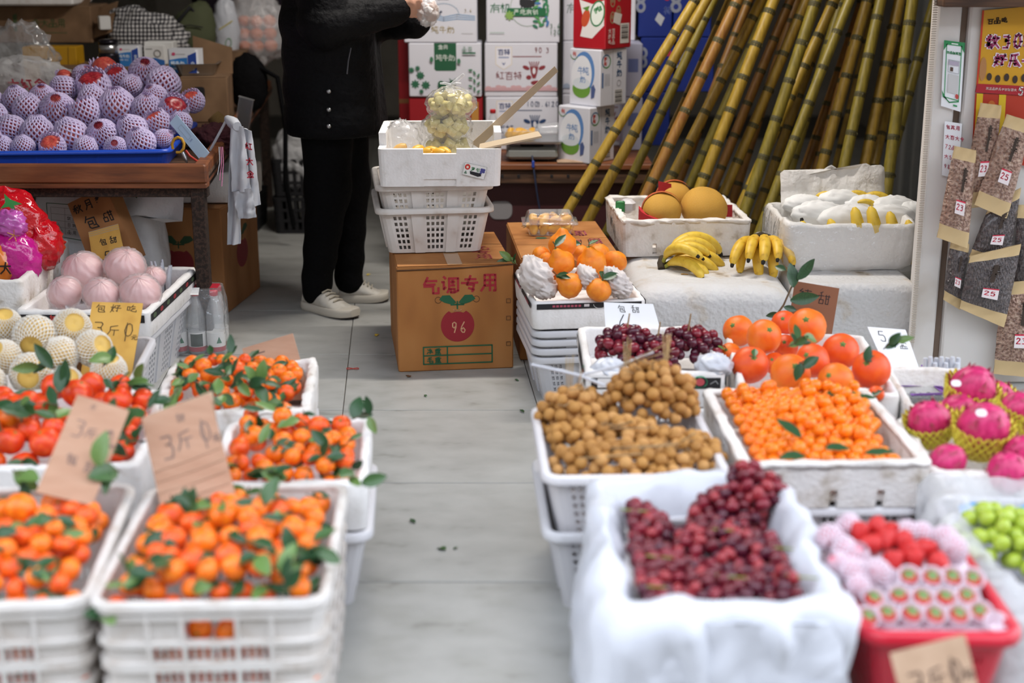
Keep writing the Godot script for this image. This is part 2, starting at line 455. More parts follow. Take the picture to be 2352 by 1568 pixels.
	mat("grape_green", null, 0.28, {"ramp": [[0.0, "8ea62c"], [1.0, "b4c648"]], "freq": 0.01, "scale": 0.8, "sss": 0.1})
	mat("grape_stem", "7d8a3a", 0.7)
	mat("banana", null, 0.5, {"ramp": [[0.0, "6e5216"], [0.13, "d6ae32"], [0.5, "e6c242"], [1.0, "e8ca56"]], "freq": 0.02, "scale": 6.0, "oct": 3})
	mat("banana_ripe", null, 0.5, {"ramp": [[0.0, "4a3812"], [0.2, "cfa128"], [0.5, "e0b535"], [1.0, "e4c04a"]], "freq": 0.02, "scale": 6.0, "oct": 3, "seed": 8})
	mat("banana_tip", "1d1812", 0.9); mat("banana_stalk", "9c9a3c", 0.7)
	mat("apple", null, 0.35, {"ramp": [[0.0, "6d121c"], [0.4, "9a2230"], [0.7, "b2363c"], [1.0, "cf6a52"]], "freq": 0.012, "scale": 0.8, "oct": 5, "stretch": Vector3(1.6, 0.5, 1.6)})
	mat("apple_light", null, 0.35, {"ramp": [[0.0, "a02a30"], [0.5, "c85048"], [1.0, "dd8a62"]], "freq": 0.012, "scale": 0.8, "oct": 5, "seed": 6, "stretch": Vector3(1.6, 0.5, 1.6)})
	mat("net_lilac", "d6caee", 0.6, {"back": "8a80a8"}); mat("net_white", "f1eee6", 0.6, {"back": "a8a498"}); mat("net_yellow", "d9cc3e", 0.6)
	mat("pear", "e0b95e", 0.5)
	mat("dragonfruit", null, 0.45, {"ramp": [[0.0, "a3164f"], [0.5, "c92466"], [1.0, "dc4a82"]], "freq": 0.01, "scale": 0.9})
	mat("dragon_scale", null, 0.5, {"ramp": [[0.0, "8a8a3e"], [0.35, "a84a58"], [1.0, "c22a62"]], "freq": 0.01, "scale": 1.2, "seed": 5})
	mat("melon", null, 0.75, {"ramp": [[0.0, "a5763a"], [0.3, "d9a53c"], [0.55, "d09a3a"], [0.75, "dcb768"], [1.0, "c8923a"]], "freq": 0.09, "scale": 2.2, "kind": FastNoiseLite.TYPE_CELLULAR, "bump": [0.12, 8.0], "nscale": 0.9})
	mat("strawberry", null, 0.4, {"ramp": [[0.0, "9e0d12"], [0.5, "c61a1c"], [1.0, "d8332a"]], "freq": 0.03, "scale": 1.0, "bump": [0.12, 8.0], "nscale": 0.6})
	mat("pink_fruit", null, 0.5, {"ramp": [[0.0, "d8898a"], [0.5, "e2a5a2"], [1.0, "e8b6b0"]], "freq": 0.02, "scale": 1.0, "stretch": Vector3(1, 8, 1)})
	mat("film", "f4f6fa", 0.12, {"alpha": 0.13, "spec": 0.7, "bump": [0.02, 10.0], "scale": 3.0})
	mat("film_milky", "f0f0f2", 0.3, {"alpha": 0.42, "spec": 0.6, "bump": [0.02, 8.0], "scale": 3.0})
	mat("bag_white", "c9ccd4", 0.42, {"bump": [0.012, 6.0], "scale": 1.6, "nscale": 0.35})
	mat("red_plastic", "c01830", 0.35); mat("blue_plastic", "1f4fc4", 0.35)
	mat("black_cloth", null, 0.85, {"spec": 0.25, "ramp": [[0.0, "060608"], [1.0, "0c0c0e"]], "freq": 0.05, "scale": 5.0, "bump": [0.03, 6.0], "nscale": 0.5})
	mat("coat", null, 0.65, {"spec": 0.25, "ramp": [[0.0, "08080a"], [1.0, "0e0e11"]], "freq": 0.05, "scale": 5.0, "bump": [0.02, 10.0], "nscale": 0.7})
	mat("skin", "c89880", 0.5, {"sss": 0.1})
	mat("shoe", null, 0.6, {"ramp": [[0.0, "b9b2a4"], [0.5, "d8d3c8"], [1.0, "e2ded6"]], "freq": 0.02, "scale": 4.0})
	mat("wall_white", null, 0.7, {"ramp": [[0.0, "b5a99c"], [0.22, "cfc8c0"], [0.4, "d8d3ce"], [1.0, "dedad6"]], "freq": 0.006, "scale": 1.0, "oct": 5})
	mat("wall_plaster", null, 0.9, {"ramp": [[0.0, "8a857c"], [1.0, "a29d94"]], "freq": 0.01, "scale": 1.0})
	mat("ceiling", "8d8a86", 0.9)
	mat("steel", "b8babc", 0.28, {"metal": 0.9}); mat("dark", "17161a", 0.7); mat("dark_red", "3e1418", 0.6)

# the shop: tiled floor, side walls, back wall and a ceiling that ends above the pavement
func room() -> void:
	var fl := struct("floor", G.new().box(P(9, 0.1, 14.0), P(0, -0.055, -4.9), 0.001), mat("grout"))
	var T0 := 0.6; var sh := -0.0788
	var sets := []
	for k in 2:
		var g := G.new(); var a := 0.2986
		var rings := []
		for q in [[-0.006, 0.0], [-0.001, 0.0], [0.0, 0.0012]]:
			var r := PackedVector3Array()
			for c in [[-1, 1], [1, 1], [1, -1], [-1, -1]]:
				var z: float = c[1] * (a - q[1])
				r.append(P(c[0] * (a - q[1]) + sh * -z, q[0], z))
			rings.append(r)
		g.loft(rings, true, true, true, false, true)
		sets.append(g.mesh())
	for j in range(-4, 10):
		for i in range(-5, 6):
			var z := 4.134 + 0.602 * j + 0.301
			var o := part(fl, "tile", sets[(i + j * 3) & 1], mat("tile") if (i * 7 + j * 5) % 3 else mat("tile_b"), T(P(-0.518 + sh * (z - 4.134) + T0 * i + 0.3, 0.0, -z)))
	struct("wall_back", G.new().box(P(6.4, 3.2, 0.2), P(-0.2, 1.6, -11.6), 0.002), mat("wall_plaster"))
	struct("wall_left", G.new().box(P(0.2, 3.2, 9.0), P(-2.9, 1.6, -7.1), 0.002), mat("wall_plaster"))
	struct("ceiling", G.new().box(P(6.4, 0.12, 9.4), P(-0.2, 2.86, -7.05), 0.002), mat("ceiling"))
	# white panelled wall on the right, with a dark joint between its panels
	var xl := at_z(2098, 700, 4.42).x
	var rw := struct("wall_right", G.new().box(P(1.6, 3.2, 0.12), P(xl + 0.8 + 0.03, 1.6, -4.52), 0.002), mat("wall_white"))
	var x2 := at_z(2168, 700, 4.42).x; var x1 := at_z(2150, 700, 4.42).x
	part(rw, "panel", G.new().box(P(x1 - xl, 2.6, 0.05), P((x1 + xl) / 2, 1.3, -4.43), 0.006), mat("wall_white"))
	part(rw, "joint", G.new().box(P(x2 - x1, 2.6, 0.02), P((x2 + x1) / 2, 1.3, -4.44), 0.002), mat("joint_brown", "7c6a5c", 0.8))
	part(rw, "panel", G.new().box(P(1.2, 2.6, 0.05), P(x2 + 0.6, 1.3, -4.43), 0.006), mat("wall_white"))
	struct("wall_return", G.new().box(P(0.14, 3.2, 7.2), P(2.75, 1.6, -8.0), 0.002), mat("wall_plaster"))
	# the street in front: pavement and the house across the way, which shuts out the low sky
	struct("ground", G.new().box(P(40, 0.2, 12), P(0, -0.16, 8.0), 0.01), mat("pavement", "77756f", 0.9))
	struct("wall_street", G.new().box(P(40, 7.6, 0.4), P(0, 3.75, 6.0), 0.02), mat("facade", "6e6a64", 0.9))
	tube_lamp(P(0.05, 2.55, -5.1), 1.2, 5.6)

# ---------------------------------------------------------------- crates, baskets and foam boxes
func cuts(spec: Array) -> Array:       # [[width, type], ...] -> [fractions, types]
	var tot := 0.0
	for s in spec: tot += s[0]
	var fr := [0.0]; var ty := []
	var acc := 0.0
	for s in spec:
		acc += s[0] / tot
		fr.append(acc); ty.append(s[1])
	return [fr, ty]
func slots(n: int, wid: float, open := 0.5) -> Array:
	var out := []
	for i in n:
		out.append([wid / n * (1 - open) * 0.5, "p"]); out.append([wid / n * open, "o"]); out.append([wid / n * (1 - open) * 0.5, "p"])
	return out
# one moulded wall all round: o: w, d, h, taper, r, th, sx, sz (column specs), rows (from the bottom up), rib, level (optional)
func shell(o: Dictionary) -> G:
	var g := G.new()
	var a1: float = o.w / 2.0; var b1: float = o.d / 2.0; var tp: float = o.get("taper", 0.0)
	var r: float = o.get("r", 0.03); var th: float = o.get("th", 0.004); var h: float = o.h
	var rib: float = o.get("rib", 0.004)
	var cx := cuts(o.sx); var cz := cuts(o.sz); var rw := cuts(o.rows)
	var cols := []   # [side, fraction] or [-1, corner, angle]
	var cell := []   # [side, index, type] of the cell after each column
	for k in 4:
		var c: Array = cx if k % 2 == 0 else cz
		for i in c[0].size():
			cols.append([k, c[0][i], 0.0])
			if i < c[1].size(): cell.append([k, i, c[1][i]])
		cell.append([-1 - k, 0, "p"])
		for q in [0.33, 0.67]:
			cols.append([-1 - k, 0.0, q]); cell.append([-1 - k, 0, "p"])
	var nc := cols.size(); var nr: int = rw[1].size()
	var pos := func(ci: int, j: int, dp: float) -> Vector3:
		var t: float = rw[0][j]
		var a := a1 - tp * (1 - t); var b := b1 - tp * (1 - t)
		var c: Array = cols[ci % nc]
		var p: Vector2; var n: Vector2
		if c[0] >= 0:
			var s: float = c[1]
			match c[0]:
				0: p = Vector2(lerpf(-a + r, a - r, s), b); n = Vector2(0, 1)
				1: p = Vector2(a, lerpf(b - r, -b + r, s)); n = Vector2(1, 0)
				2: p = Vector2(lerpf(a - r, -a + r, s), -b); n = Vector2(0, -1)
				3: p = Vector2(-a, lerpf(-b + r, b - r, s)); n = Vector2(-1, 0)
		else:
			var k: int = -1 - c[0]
			var an: float = [PI / 2, 0.0, -PI / 2, PI][k] - c[2] * PI / 2
			n = Vector2(cos(an), sin(an))
			p = Vector2((a - r) * [1, 1, -1, -1][k], (b - r) * [1, -1, -1, 1][k]) + n * r
		return Vector3(p.x + n.x * dp, h * t, p.y + n.y * dp)
	var lev := func(ci: int, j: int) -> float:
		if j < 0 or j >= nr: return -9.0
		var c: Array = cell[(ci + nc) % nc]; var rt: String = rw[1][j]
		if o.has("level"):
			var z: float = o.level.call(c[0], c[1], c[2], j, rt)
			if z > -100.0: return z
		if c[2] == "r" or rt == "b": return rib
		if c[2] == "o" and rt == "o": return -9.0
		return 0.0
	for ci in nc:
		for j in nr:
			var l: float = lev.call(ci, j)
			if l < -5: continue
			var n := ci + 1
			g.quad(pos.call(ci, j, l), pos.call(n, j, l), pos.call(n, j + 1, l), pos.call(ci, j + 1, l))
			g.quad(pos.call(n, j, -th), pos.call(ci, j, -th), pos.call(ci, j + 1, -th), pos.call(n, j + 1, -th))
			for e in [[ci - 1, j, n - 1, j, n - 1, j + 1], [ci + 1, j, n, j + 1, n, j], [ci, j - 1, n, j, ci, j], [ci, j + 1, ci, j + 1, n, j + 1]]:
				var m: float = lev.call(e[0], e[1])
				if m >= l: continue
				var lo := -th if m < -5 else m
				g.quad(pos.call(e[2], e[3], l), pos.call(e[4], e[5], l), pos.call(e[4], e[5], lo), pos.call(e[2], e[3], lo))
	return g
# a ring lofted around a rounded rectangle: prof = [(outwards, y), ...]
func ring(w: float, d: float, r: float, prof: Array, n := 1, wob := 0.0) -> G:
	var rings := []
	var noise := FastNoiseLite.new(); noise.seed = int(w * 1000) + int(d * 977); noise.frequency = 30.0
	for p in prof:
		var q: PackedVector3Array
		if wob > 0:
			var ph: float = p.x * 50 + p.y * 90
			q = rrect_fine(w / 2 + p.x, d / 2 + p.x, maxf(r + p.x, 0.003), p.y, n, func(s): return s + Vector3(noise.get_noise_3d(s.x, ph, s.z), noise.get_noise_3d(s.x, ph + 7, s.z), noise.get_noise_3d(s.z, ph + 3, s.x)) * wob)
		else: q = rrect(w / 2 + p.x, d / 2 + p.x, maxf(r + p.x, 0.002), p.y, 5)
		rings.append(q)
	return G.new().loft(rings, true, false, false, true)
func plate(w: float, d: float, r: float, y: float, th: float) -> G:
	return G.new().loft([rrect(w / 2, d / 2, r, y), rrect(w / 2, d / 2, r, y + th)], true, true, true, false, true)
func V2(x: float, y: float) -> Vector2: return Vector2(x, y)

func white_crate(fr: Dictionary, y0: float, h: float, style: String, label: String, cat: String, m: Material, grp := "") -> Node3D:
	var o := thing("plastic_crate" if style == "crate" else "plastic_basket", label, cat, fr.t.translated(Vector3(0, y0, 0)), grp)
	var s := {"w": fr.w - 0.02, "d": fr.d - 0.02, "h": h - 0.004}
	if style == "crate":
		var pan := [[0.14, "p"], [0.018, "r"]] + slots(4, 0.16, 0.58) + [[0.018, "r"]] + slots(6, 0.26, 0.58) + [[0.018, "r"]] + slots(4, 0.16, 0.58) + [[0.018, "r"], [0.14, "p"]]
		s.sx = pan; s.sz = pan
		s.rows = [[0.045, "p"], [0.014, "b"], [0.028, "o"], [0.015, "b"], [0.028, "o"], [0.015, "b"], [0.028, "o"], [0.016, "b"], [0.028, "o"], [0.009, "b"], [0.04, "p"], [0.009, "b"], [0.018, "p"]]
		s.taper = 0.012; s.r = 0.035; s.rib = 0.011
		s.level = func(side, i, ty, j, rt):
			if j == 10 and side >= 0 and side % 2 == 0 and i > 14 and i < 33: return -9.0
			return -999.0
	else:
		var g3 := [[0.018, "o"], [0.012, "p"], [0.018, "o"], [0.012, "p"], [0.018, "o"]]
		var g4 := g3 + [[0.012, "p"], [0.018, "o"]]
		s.sx = [[0.02, "p"]] + g3 + [[0.03, "p"], [0.07, "r"], [0.02, "p"]] + g4 + [[0.02, "p"], [0.07, "r"], [0.03, "p"]] + g3 + [[0.02, "p"]]
		s.sz = s.sx
		var n := int(h / 0.02)
		s.rows = [[0.012, "p"]]
		for i in n - 1:
			s.rows.append([0.011, "o"]); s.rows.append([0.0075, "p"])
		s.rows.append([0.014, "p"])
		s.taper = 0.028 * h / 0.2 + 0.008; s.r = 0.03; s.rib = 0.005
	part(o, "wall", shell(s), m)
	var rh := 0.02
	part(o, "rim", ring(s.w, s.d, s.r, [V2(-0.004, h - rh), V2(0.012, h - rh), V2(0.014, h - rh + 0.004), V2(0.013, h - 0.003), V2(0.008, h), V2(-0.002, h), V2(-0.006, h - 0.003)]), m)
	var b: float = 2 * s.taper
	part(o, "base", plate(s.w - b, s.d - b, s.r, 0.0, 0.004), m)
	return o
func foam_box(fr: Dictionary, y0: float, label: String, wear := 0.004, th := 0.022, floor_up := 0.02, m: Material = null, cat := "foam box", called := "foam_box") -> Node3D:
	if m == null: m = mat("foam")
	var h: float = fr.h - y0
	var o := thing(called, label, cat, fr.t.translated(Vector3(0, y0, 0)))
	var rings := []
	var noise := FastNoiseLite.new(); noise.seed = int(fr.w * 3000); noise.frequency = 22.0
	for q in [[-0.012, 0.0, 0.2], [-0.004, 0.004, 0.3], [0.0, h * 0.5, 0.3], [0.0, h - 0.01, 0.7], [-0.004, h, 1.0], [-th + 0.004, h, 1.0], [-th, h - 0.008, 0.7], [-th - 0.004, floor_up, 0.2]]:
		var wv: float = q[2] * wear; var ph: float = q[1] * 40 + q[0] * 90
		rings.append(rrect_fine(fr.w / 2 + q[0], fr.d / 2 + q[0], 0.022 + q[0] * 0.4, q[1], 14, func(s): return s + Vector3(noise.get_noise_3d(s.x, ph, s.z), noise.get_noise_3d(s.x, ph + 7, s.z), noise.get_noise_3d(s.z, ph + 3, s.x)) * wv))
	part(o, "body", G.new().loft(rings), m)
	return o
# a foam box with notches through its walls
func foam_notched(fr: Dictionary, y0: float, label: String, sx: Array, rows: Array, level: Callable, m: Material, wear := 0.005) -> Node3D:
	var h: float = fr.h - y0
	var o := thing("foam_box", label, "foam box", fr.t.translated(Vector3(0, y0, 0)))
	part(o, "wall", shell({"w": fr.w, "d": fr.d, "h": h - 0.008, "taper": 0.006, "r": 0.02, "th": 0.022, "rib": 0.0, "sx": sx, "sz": [[1, "p"]], "rows": rows, "level": level}), m)
	part(o, "rim", ring(fr.w, fr.d, 0.02, [V2(0.001, h - 0.014), V2(0.002, h - 0.003), V2(-0.004, h), V2(-0.02, h), V2(-0.024, h - 0.004), V2(-0.023, h - 0.014)], 16, wear), m)
	part(o, "base", plate(fr.w - 0.03, fr.d - 0.03, 0.02, 0.012, 0.016), m)
	return o
# band of print around the upper edge of a foam box, front and right side
func rim_band(o: Node3D, fr: Dictionary, y0: float, top: float, hgt: float, draw: Callable) -> void:
	var y: float = fr.h - y0 - top
	var a: float = fr.w / 2 + 0.0015; var b: float = fr.d / 2 + 0.0015
	var r := 0.016
	for k in 3:
		var q: Array
		if k == 0: q = [P(-a + r, y, b), P(a - r, y, b), P(a - r, y - hgt, b), P(-a + r, y - hgt, b)]
		elif k == 1: q = [P(a, y, b - r), P(a, y, -b + r), P(a, y - hgt, -b + r), P(a, y - hgt, b - r)]
		else: q = [P(-a, y, -b + r), P(-a, y, b - r), P(-a, y - hgt, b - r), P(-a, y - hgt, -b + r)]
		var ink := Ink.new(q, 200, 200.0 * hgt / q[0].distance_to(q[1]))
		ink.lift = 0.0008
		ink.rect("1c1a1c", 0, 0, 200, ink.ch)
		draw.call(ink, k)
		ink.done(self, o, "printed_band")

func carton(called: String, label: String, xf: Transform3D, size: Vector3, m: Material, grp := "", seam := true) -> Node3D:
	var o := thing(called, label, "box", xf, grp)
	part(o, "body", G.new().box(size, Vector3(0, size.y / 2, 0), 0.004), m)
	if seam:
		var gap := 0.0015
		for s in [-1, 1]:
			part(o, "flap", G.new().box(Vector3(size.x - 0.006, 0.003, size.z / 2 - 0.004), Vector3(0, size.y + 0.0012, s * (size.z / 4 + gap)), 0.001), m)
	return o
func face(size: Vector3, side: String) -> Array:
	var x := size.x / 2; var y := size.y; var z := size.z / 2
	match side:
		"front": return [P(-x, y, z), P(x, y, z), P(x, 0, z), P(-x, 0, z)]
		"right": return [P(x, y, z), P(x, y, -z), P(x, 0, -z), P(x, 0, z)]
		"left": return [P(-x, y, -z), P(-x, y, z), P(-x, 0, z), P(-x, 0, -z)]
		"top": return [P(-x, y + 0.003, -z), P(x, y + 0.003, -z), P(x, y + 0.003, z), P(-x, y + 0.003, z)]
	return []

# a price card cut from board: corners as seen (top left, top right, bottom right, bottom left), top and bottom distance
func card(called: String, label: String, tl: Array, tr: Array, br: Array, bl: Array, zt: float, zb: float, th: float, m: Material, edge: Material = null, cat := "price card", extra := []) -> Array:
	var q := [at_z(tl[0], tl[1], zt), at_z(tr[0], tr[1], zt), at_z(br[0], br[1], zb), at_z(bl[0], bl[1], zb)]
	var base: Vector3 = (q[2] + q[3]) / 2
	var o := thing(called, label, cat, T(base))
	var l := sub(q, base)
	var n: Vector3 = (l[3] - l[0]).cross(l[1] - l[0]).normalized()
	var g := G.new()
	var out := [l[0]] + extra.map(func(e): return l[0].lerp(l[1], e[0]).lerp(l[3].lerp(l[2], e[0]), e[1])) + [l[1], l[2], l[3]]
	var fr := PackedVector3Array(); var bk := PackedVector3Array()
	for p in out: fr.append(p); bk.append(p - n * th)
	g.loft([bk, fr], true, true, true, false, true)
	part(o, "board", g, m)
	return [o, Ink.new(l, 100, 100.0 * l[0].distance_to(l[3]) / l[0].distance_to(l[1])), l, n]

# ---------------------------------------------------------------- fruit shapes (radius 1, scaled when placed)
func keep(key: String, make: Callable):
	if not meshes.has(key): meshes[key] = make.call().mesh()
	return meshes[key]
func ball_profile(ry: float, top_dimple: float, bottom_dimple: float, n := 12, neck := 0.0, neck_w := 0.3) -> Array:
	var out := []
	for i in range(n + 1):
		var a := -PI / 2 + PI * i / n
		var rx := cos(a); var y := sin(a) * ry
		if top_dimple > 0: y -= top_dimple * exp(-pow(rx / 0.3, 2)) * (1.0 if a > 0 else 0.0)
		if bottom_dimple > 0: y += bottom_dimple * exp(-pow(rx / 0.25, 2)) * (1.0 if a < 0 else 0.0)
		if neck > 0 and a > 0:
			var k := exp(-pow(rx / neck_w, 4))
			y += neck * k
		out.append(Vector2(maxf(rx, 0.004), y))
	return out
func lumpy(amount: float, freq: float, sd: int) -> Callable:
	var n := FastNoiseLite.new(); n.seed = sd; n.frequency = freq
	return func(p: Vector3) -> Vector3: return p * (1.0 + amount * n.get_noise_3dv(p))
func leaf_mesh(k: int) -> ArrayMesh:
	return keep("leaf%d" % k, func():
		var g := G.new()
		var bend: float = [0.2, -0.2, 0.45, 0.05][k]
		var wid: float = [0.29, 0.25, 0.31, 0.22][k]
		g.sheet(4, 8, func(u, t):
			var w: float = wid * pow(sin(PI * clampf(t * 0.97 + 0.02, 0, 1)), 0.75) * (1.0 - 0.25 * t)
			var s: float = (u - 0.5) * 2.0
			return Vector3(t - 0.12 * bend * t * t, -bend * t * t * 0.6 + absf(s) * w * 0.28 + 0.015 * sin(t * 17 + s * 3), s * w))
		return g)
func stem_mesh() -> ArrayMesh:
	return keep("stem", func(): return G.new().tube([P(0, 0, 0), P(0.1, 0.5, 0.05), P(0.0, 1.0, 0.0)], [0.09, 0.06, 0.1], 5))
func calyx_mesh() -> ArrayMesh:
	return keep("calyx", func():
		var pr := []
		var rings := []
		for q in [[0.02, 0.05], [0.11, 0.03], [0.2, -0.005]]:
			var r := PackedVector3Array()
			for i in 10:
				var a := TAU * i / 10
				var rr: float = q[0] * (1.0 if i % 2 == 0 else 0.6)
				r.append(P(cos(a) * rr, q[1], sin(a) * rr))
			rings.append(r)
		return G.new().loft(rings))
func any_basis(up: Vector3, spin := 0.0) -> Basis:
	var y := up.normalized()
	var x := (Vector3.FORWARD if absf(y.z) < 0.9 else Vector3.RIGHT).cross(y).normalized()
	return Basis(x, y, x.cross(y)) * Basis(Vector3.UP, spin)
func rdir(spread := 1.0) -> Vector3:
	return Vector3(rng.randfn() * spread, rng.randfn() * spread, rng.randfn() * spread)
func leaf_mat() -> Material:
	return [mat("leaf_dark"), mat("leaf_dark"), mat("leaf_mid"), mat("leaf_light")][rng.randi() % 4]
func add_leaf(parent: Node3D, at: Vector3, dir: Vector3, up: Vector3, size: float, m: Material = null) -> void:
	var x := dir.normalized()
	var z := x.cross(up).normalized()
	var b := Basis(x, z.cross(x), z).scaled_local(Vector3.ONE * size)
	part(parent, "leaf", leaf_mesh(rng.randi() % 4), m if m else leaf_mat(), Transform3D(b, at))

# a citrus fruit with its calyx, now and then a stem with leaves
func citrus(called: String, label: String, cat: String, grp: String, at: Vector3, r: float, skin: Material, shape: ArrayMesh, up: Vector3, leaves := 0, leaf_size := 0.05, leaf_dir := Vector3.ZERO, top := 0.8) -> Node3D:
	var o := thing(called, label, cat, T(at), grp)
	var b := any_basis(up, rng.randf() * TAU).scaled_local(Vector3.ONE * r)
	part(o, "fruit", shape, skin, Transform3D(b, Vector3.ZERO))
	var tip := up.normalized() * r * top
	part(o, "calyx", calyx_mesh(), mat("calyx"), Transform3D(any_basis(up).scaled_local(Vector3.ONE * r), tip))
	if leaves > 0:
		part(o, "stem", stem_mesh(), mat("twig"), Transform3D(any_basis(up + rdir(0.2)).scaled_local(Vector3(0.02, r * 0.6, 0.02)), tip))
		for i in leaves:
			var d := (leaf_dir + rdir(0.7) + Vector3(0, 0.15, 0.15)) if leaf_dir != Vector3.ZERO else (rdir(1.0) + Vector3(0, 0.1, 0.2))
			d.y = clampf(d.y * 0.5, -0.3, 0.3)
			add_leaf(o, tip * 1.15, d, Vector3(0, 1, 0.8) + rdir(0.3), leaf_size * rng.randf_range(0.75, 1.2))
	return o
func tangerine_shape(k: int) -> ArrayMesh:
	return keep("tangerine%d" % k, func(): return G.new().lathe(ball_profile([0.84, 0.9, 0.95][k], 0.1, 0.08), 20, Transform3D.IDENTITY, lumpy(0.05, 1.1, 5 + k)))

# places for a pile: pixels on its surface, relaxed so that fruit touch instead of crossing
func pile_places(fr: Dictionary, list: Array, zoom: Array, r: float, rise: float, bulge: float, slope := 0.0, margin := 0.03) -> Array:
	var inv: Transform3D = fr.t.affine_inverse()
	var hf := func(p: Vector3) -> float:
		var l := inv * p
		var u := clampf(2 * l.x / fr.w, -1, 1); var v := clampf(2 * l.z / fr.d, -1, 1)
		return fr.h + rise + bulge * (1 - u * u) * (1 - v * v) - slope * v
	var pts := []
	for q in list:
		var x: float = zoom[0] + q[0] / zoom[2]; var y: float = zoom[1] + q[1] / zoom[2]
		var h: float = fr.h + rise
		var p := at_h(x, y, h)
		for i in 8:
			h = lerpf(h, hf.call(p), 0.7); p = at_h(x, y, h)
		var rr := r
		if q.size() > 2: rr = clampf(q[2] * 1.06 / zoom[2] / F * dep(p), r * 0.75, r * 1.4)
		pts.append([p, rr])
	for it in 12:
		for i in pts.size():
			for j in range(i + 1, pts.size()):
				var d: Vector3 = pts[j][0] - pts[i][0]
				var need: float = (pts[i][1] + pts[j][1]) * 0.985
				var len := d.length()
				if len < need and len > 1e-5:
					var s: Vector3 = d / len * (need - len) * 0.5
					pts[i][0] -= s; pts[j][0] += s
		for q in pts:
			var l: Vector3 = inv * q[0]
			if l.y < fr.h + q[1]:
				l.x = clampf(l.x, -fr.w / 2 + margin + q[1], fr.w / 2 - margin - q[1]); l.z = clampf(l.z, -fr.d / 2 + margin + q[1], fr.d / 2 - margin - q[1])
			l.y = maxf(l.y, fr.h - 0.06)
			q[0] = fr.t * l
	# lower fruit that show in the gaps
	var more := []
	var nx := int((fr.w - 2 * margin - 2 * r) / (2.06 * r)); var nz := int((fr.d - 2 * margin - 2 * r) / (1.8 * r))
	for k in nz + 1:
		for i in nx + 1:
			var l := Vector3(-fr.w / 2 + margin + r + (fr.w - 2 * margin - 2 * r) * (i + (0.25 if k % 2 == 0 else -0.25)) / maxf(nx, 1), 0, -fr.d / 2 + margin + r + (fr.d - 2 * margin - 2 * r) * k / maxf(nz, 1))
			l.x = clampf(l.x, -fr.w / 2 + margin + r, fr.w / 2 - margin - r)
			var p: Vector3 = fr.t * l
			p.y = hf.call(p) - 0.9 * r
			var ok := true
			var s := pix(p)
			for it in 6:
				for q in pts:
					var dd: float = p.distance_to(q[0])
					var nd: float = r + q[1]
					if dd < nd * 0.96:
						var hz := Vector2(p.x - q[0].x, p.z - q[0].z).length()
						p.y = minf(p.y, q[0].y - sqrt(maxf(nd * nd * 0.9 - hz * hz, 0)))
			if p.y < fr.h - 0.09: ok = false
			for q in pts:
				if pix(q[0]).distance_to(s) < 0.8 * q[1] * F / dep(q[0]): ok = false
			if ok: more.append([p, r * 0.97])
	return [pts, more]

# a foam net of diamonds around a fruit of radius 1: it spans heights y0..y1 of the unit ball
func net_mesh(key: String, nn: int, rows: int, a0: float, a1: float, ry: float, thick: float, wid: float, flare := 0.0) -> ArrayMesh:
	return keep(key, func():
		var g := G.new()
		var noise := FastNoiseLite.new(); noise.seed = nn; noise.frequency = 2.0
		var at := func(i: float, j: float, lift: float) -> Vector3:
			var t := j / rows
			var la := lerpf(a0, a1, t)
			var az := TAU * i / nn
			var rr := 1.0 + lift + 0.02 + 0.05 * noise.get_noise_3d(cos(az) * 2, la * 2, sin(az) * 2)
			if t > 0.86: rr += flare * (t - 0.86) / 0.14
			return Vector3(cos(la) * cos(az), sin(la) * ry, cos(la) * sin(az)) * rr
		var base := {}
		for j in rows + 1:
			for i in nn:
				var o := 0.5 * (j % 2)
				var n := g.v.size()
				base[Vector2i(i, j)] = n
				var wi := wid * 0.5
				for l in [thick, 0.0]:
					g.v.append(at.call(i + o, j + wi, l)); g.v.append(at.call(i + o + wi * 0.7, j, l)); g.v.append(at.call(i + o, j - wi, l)); g.v.append(at.call(i + o - wi * 0.7, j, l))
				g.ix.append_array([n, n + 2, n + 1, n, n + 3, n + 2])
		for j in rows:
			for i in nn:
				var a: int = base[Vector2i(i, j)]
				var sh := j % 2
				for s in 2:
					var k := (i + sh - (1 - s) + nn) % nn
					var b: int = base[Vector2i(k, j + 1)]
					# s = 1 goes up to the right, s = 0 up to the left
					var q := [a + 1, a + 0, b + 3, b + 2] if s == 1 else [a + 0, a + 3, b + 2, b + 1]
					g.ix.append_array([q[0], q[2], q[1], q[0], q[3], q[2]])
					g.ix.append_array([q[0], q[0] + 4, q[3], q[3], q[0] + 4, q[3] + 4])
					g.ix.append_array([q[1], q[2], q[1] + 4, q[2], q[2] + 4, q[1] + 4])
		return g)

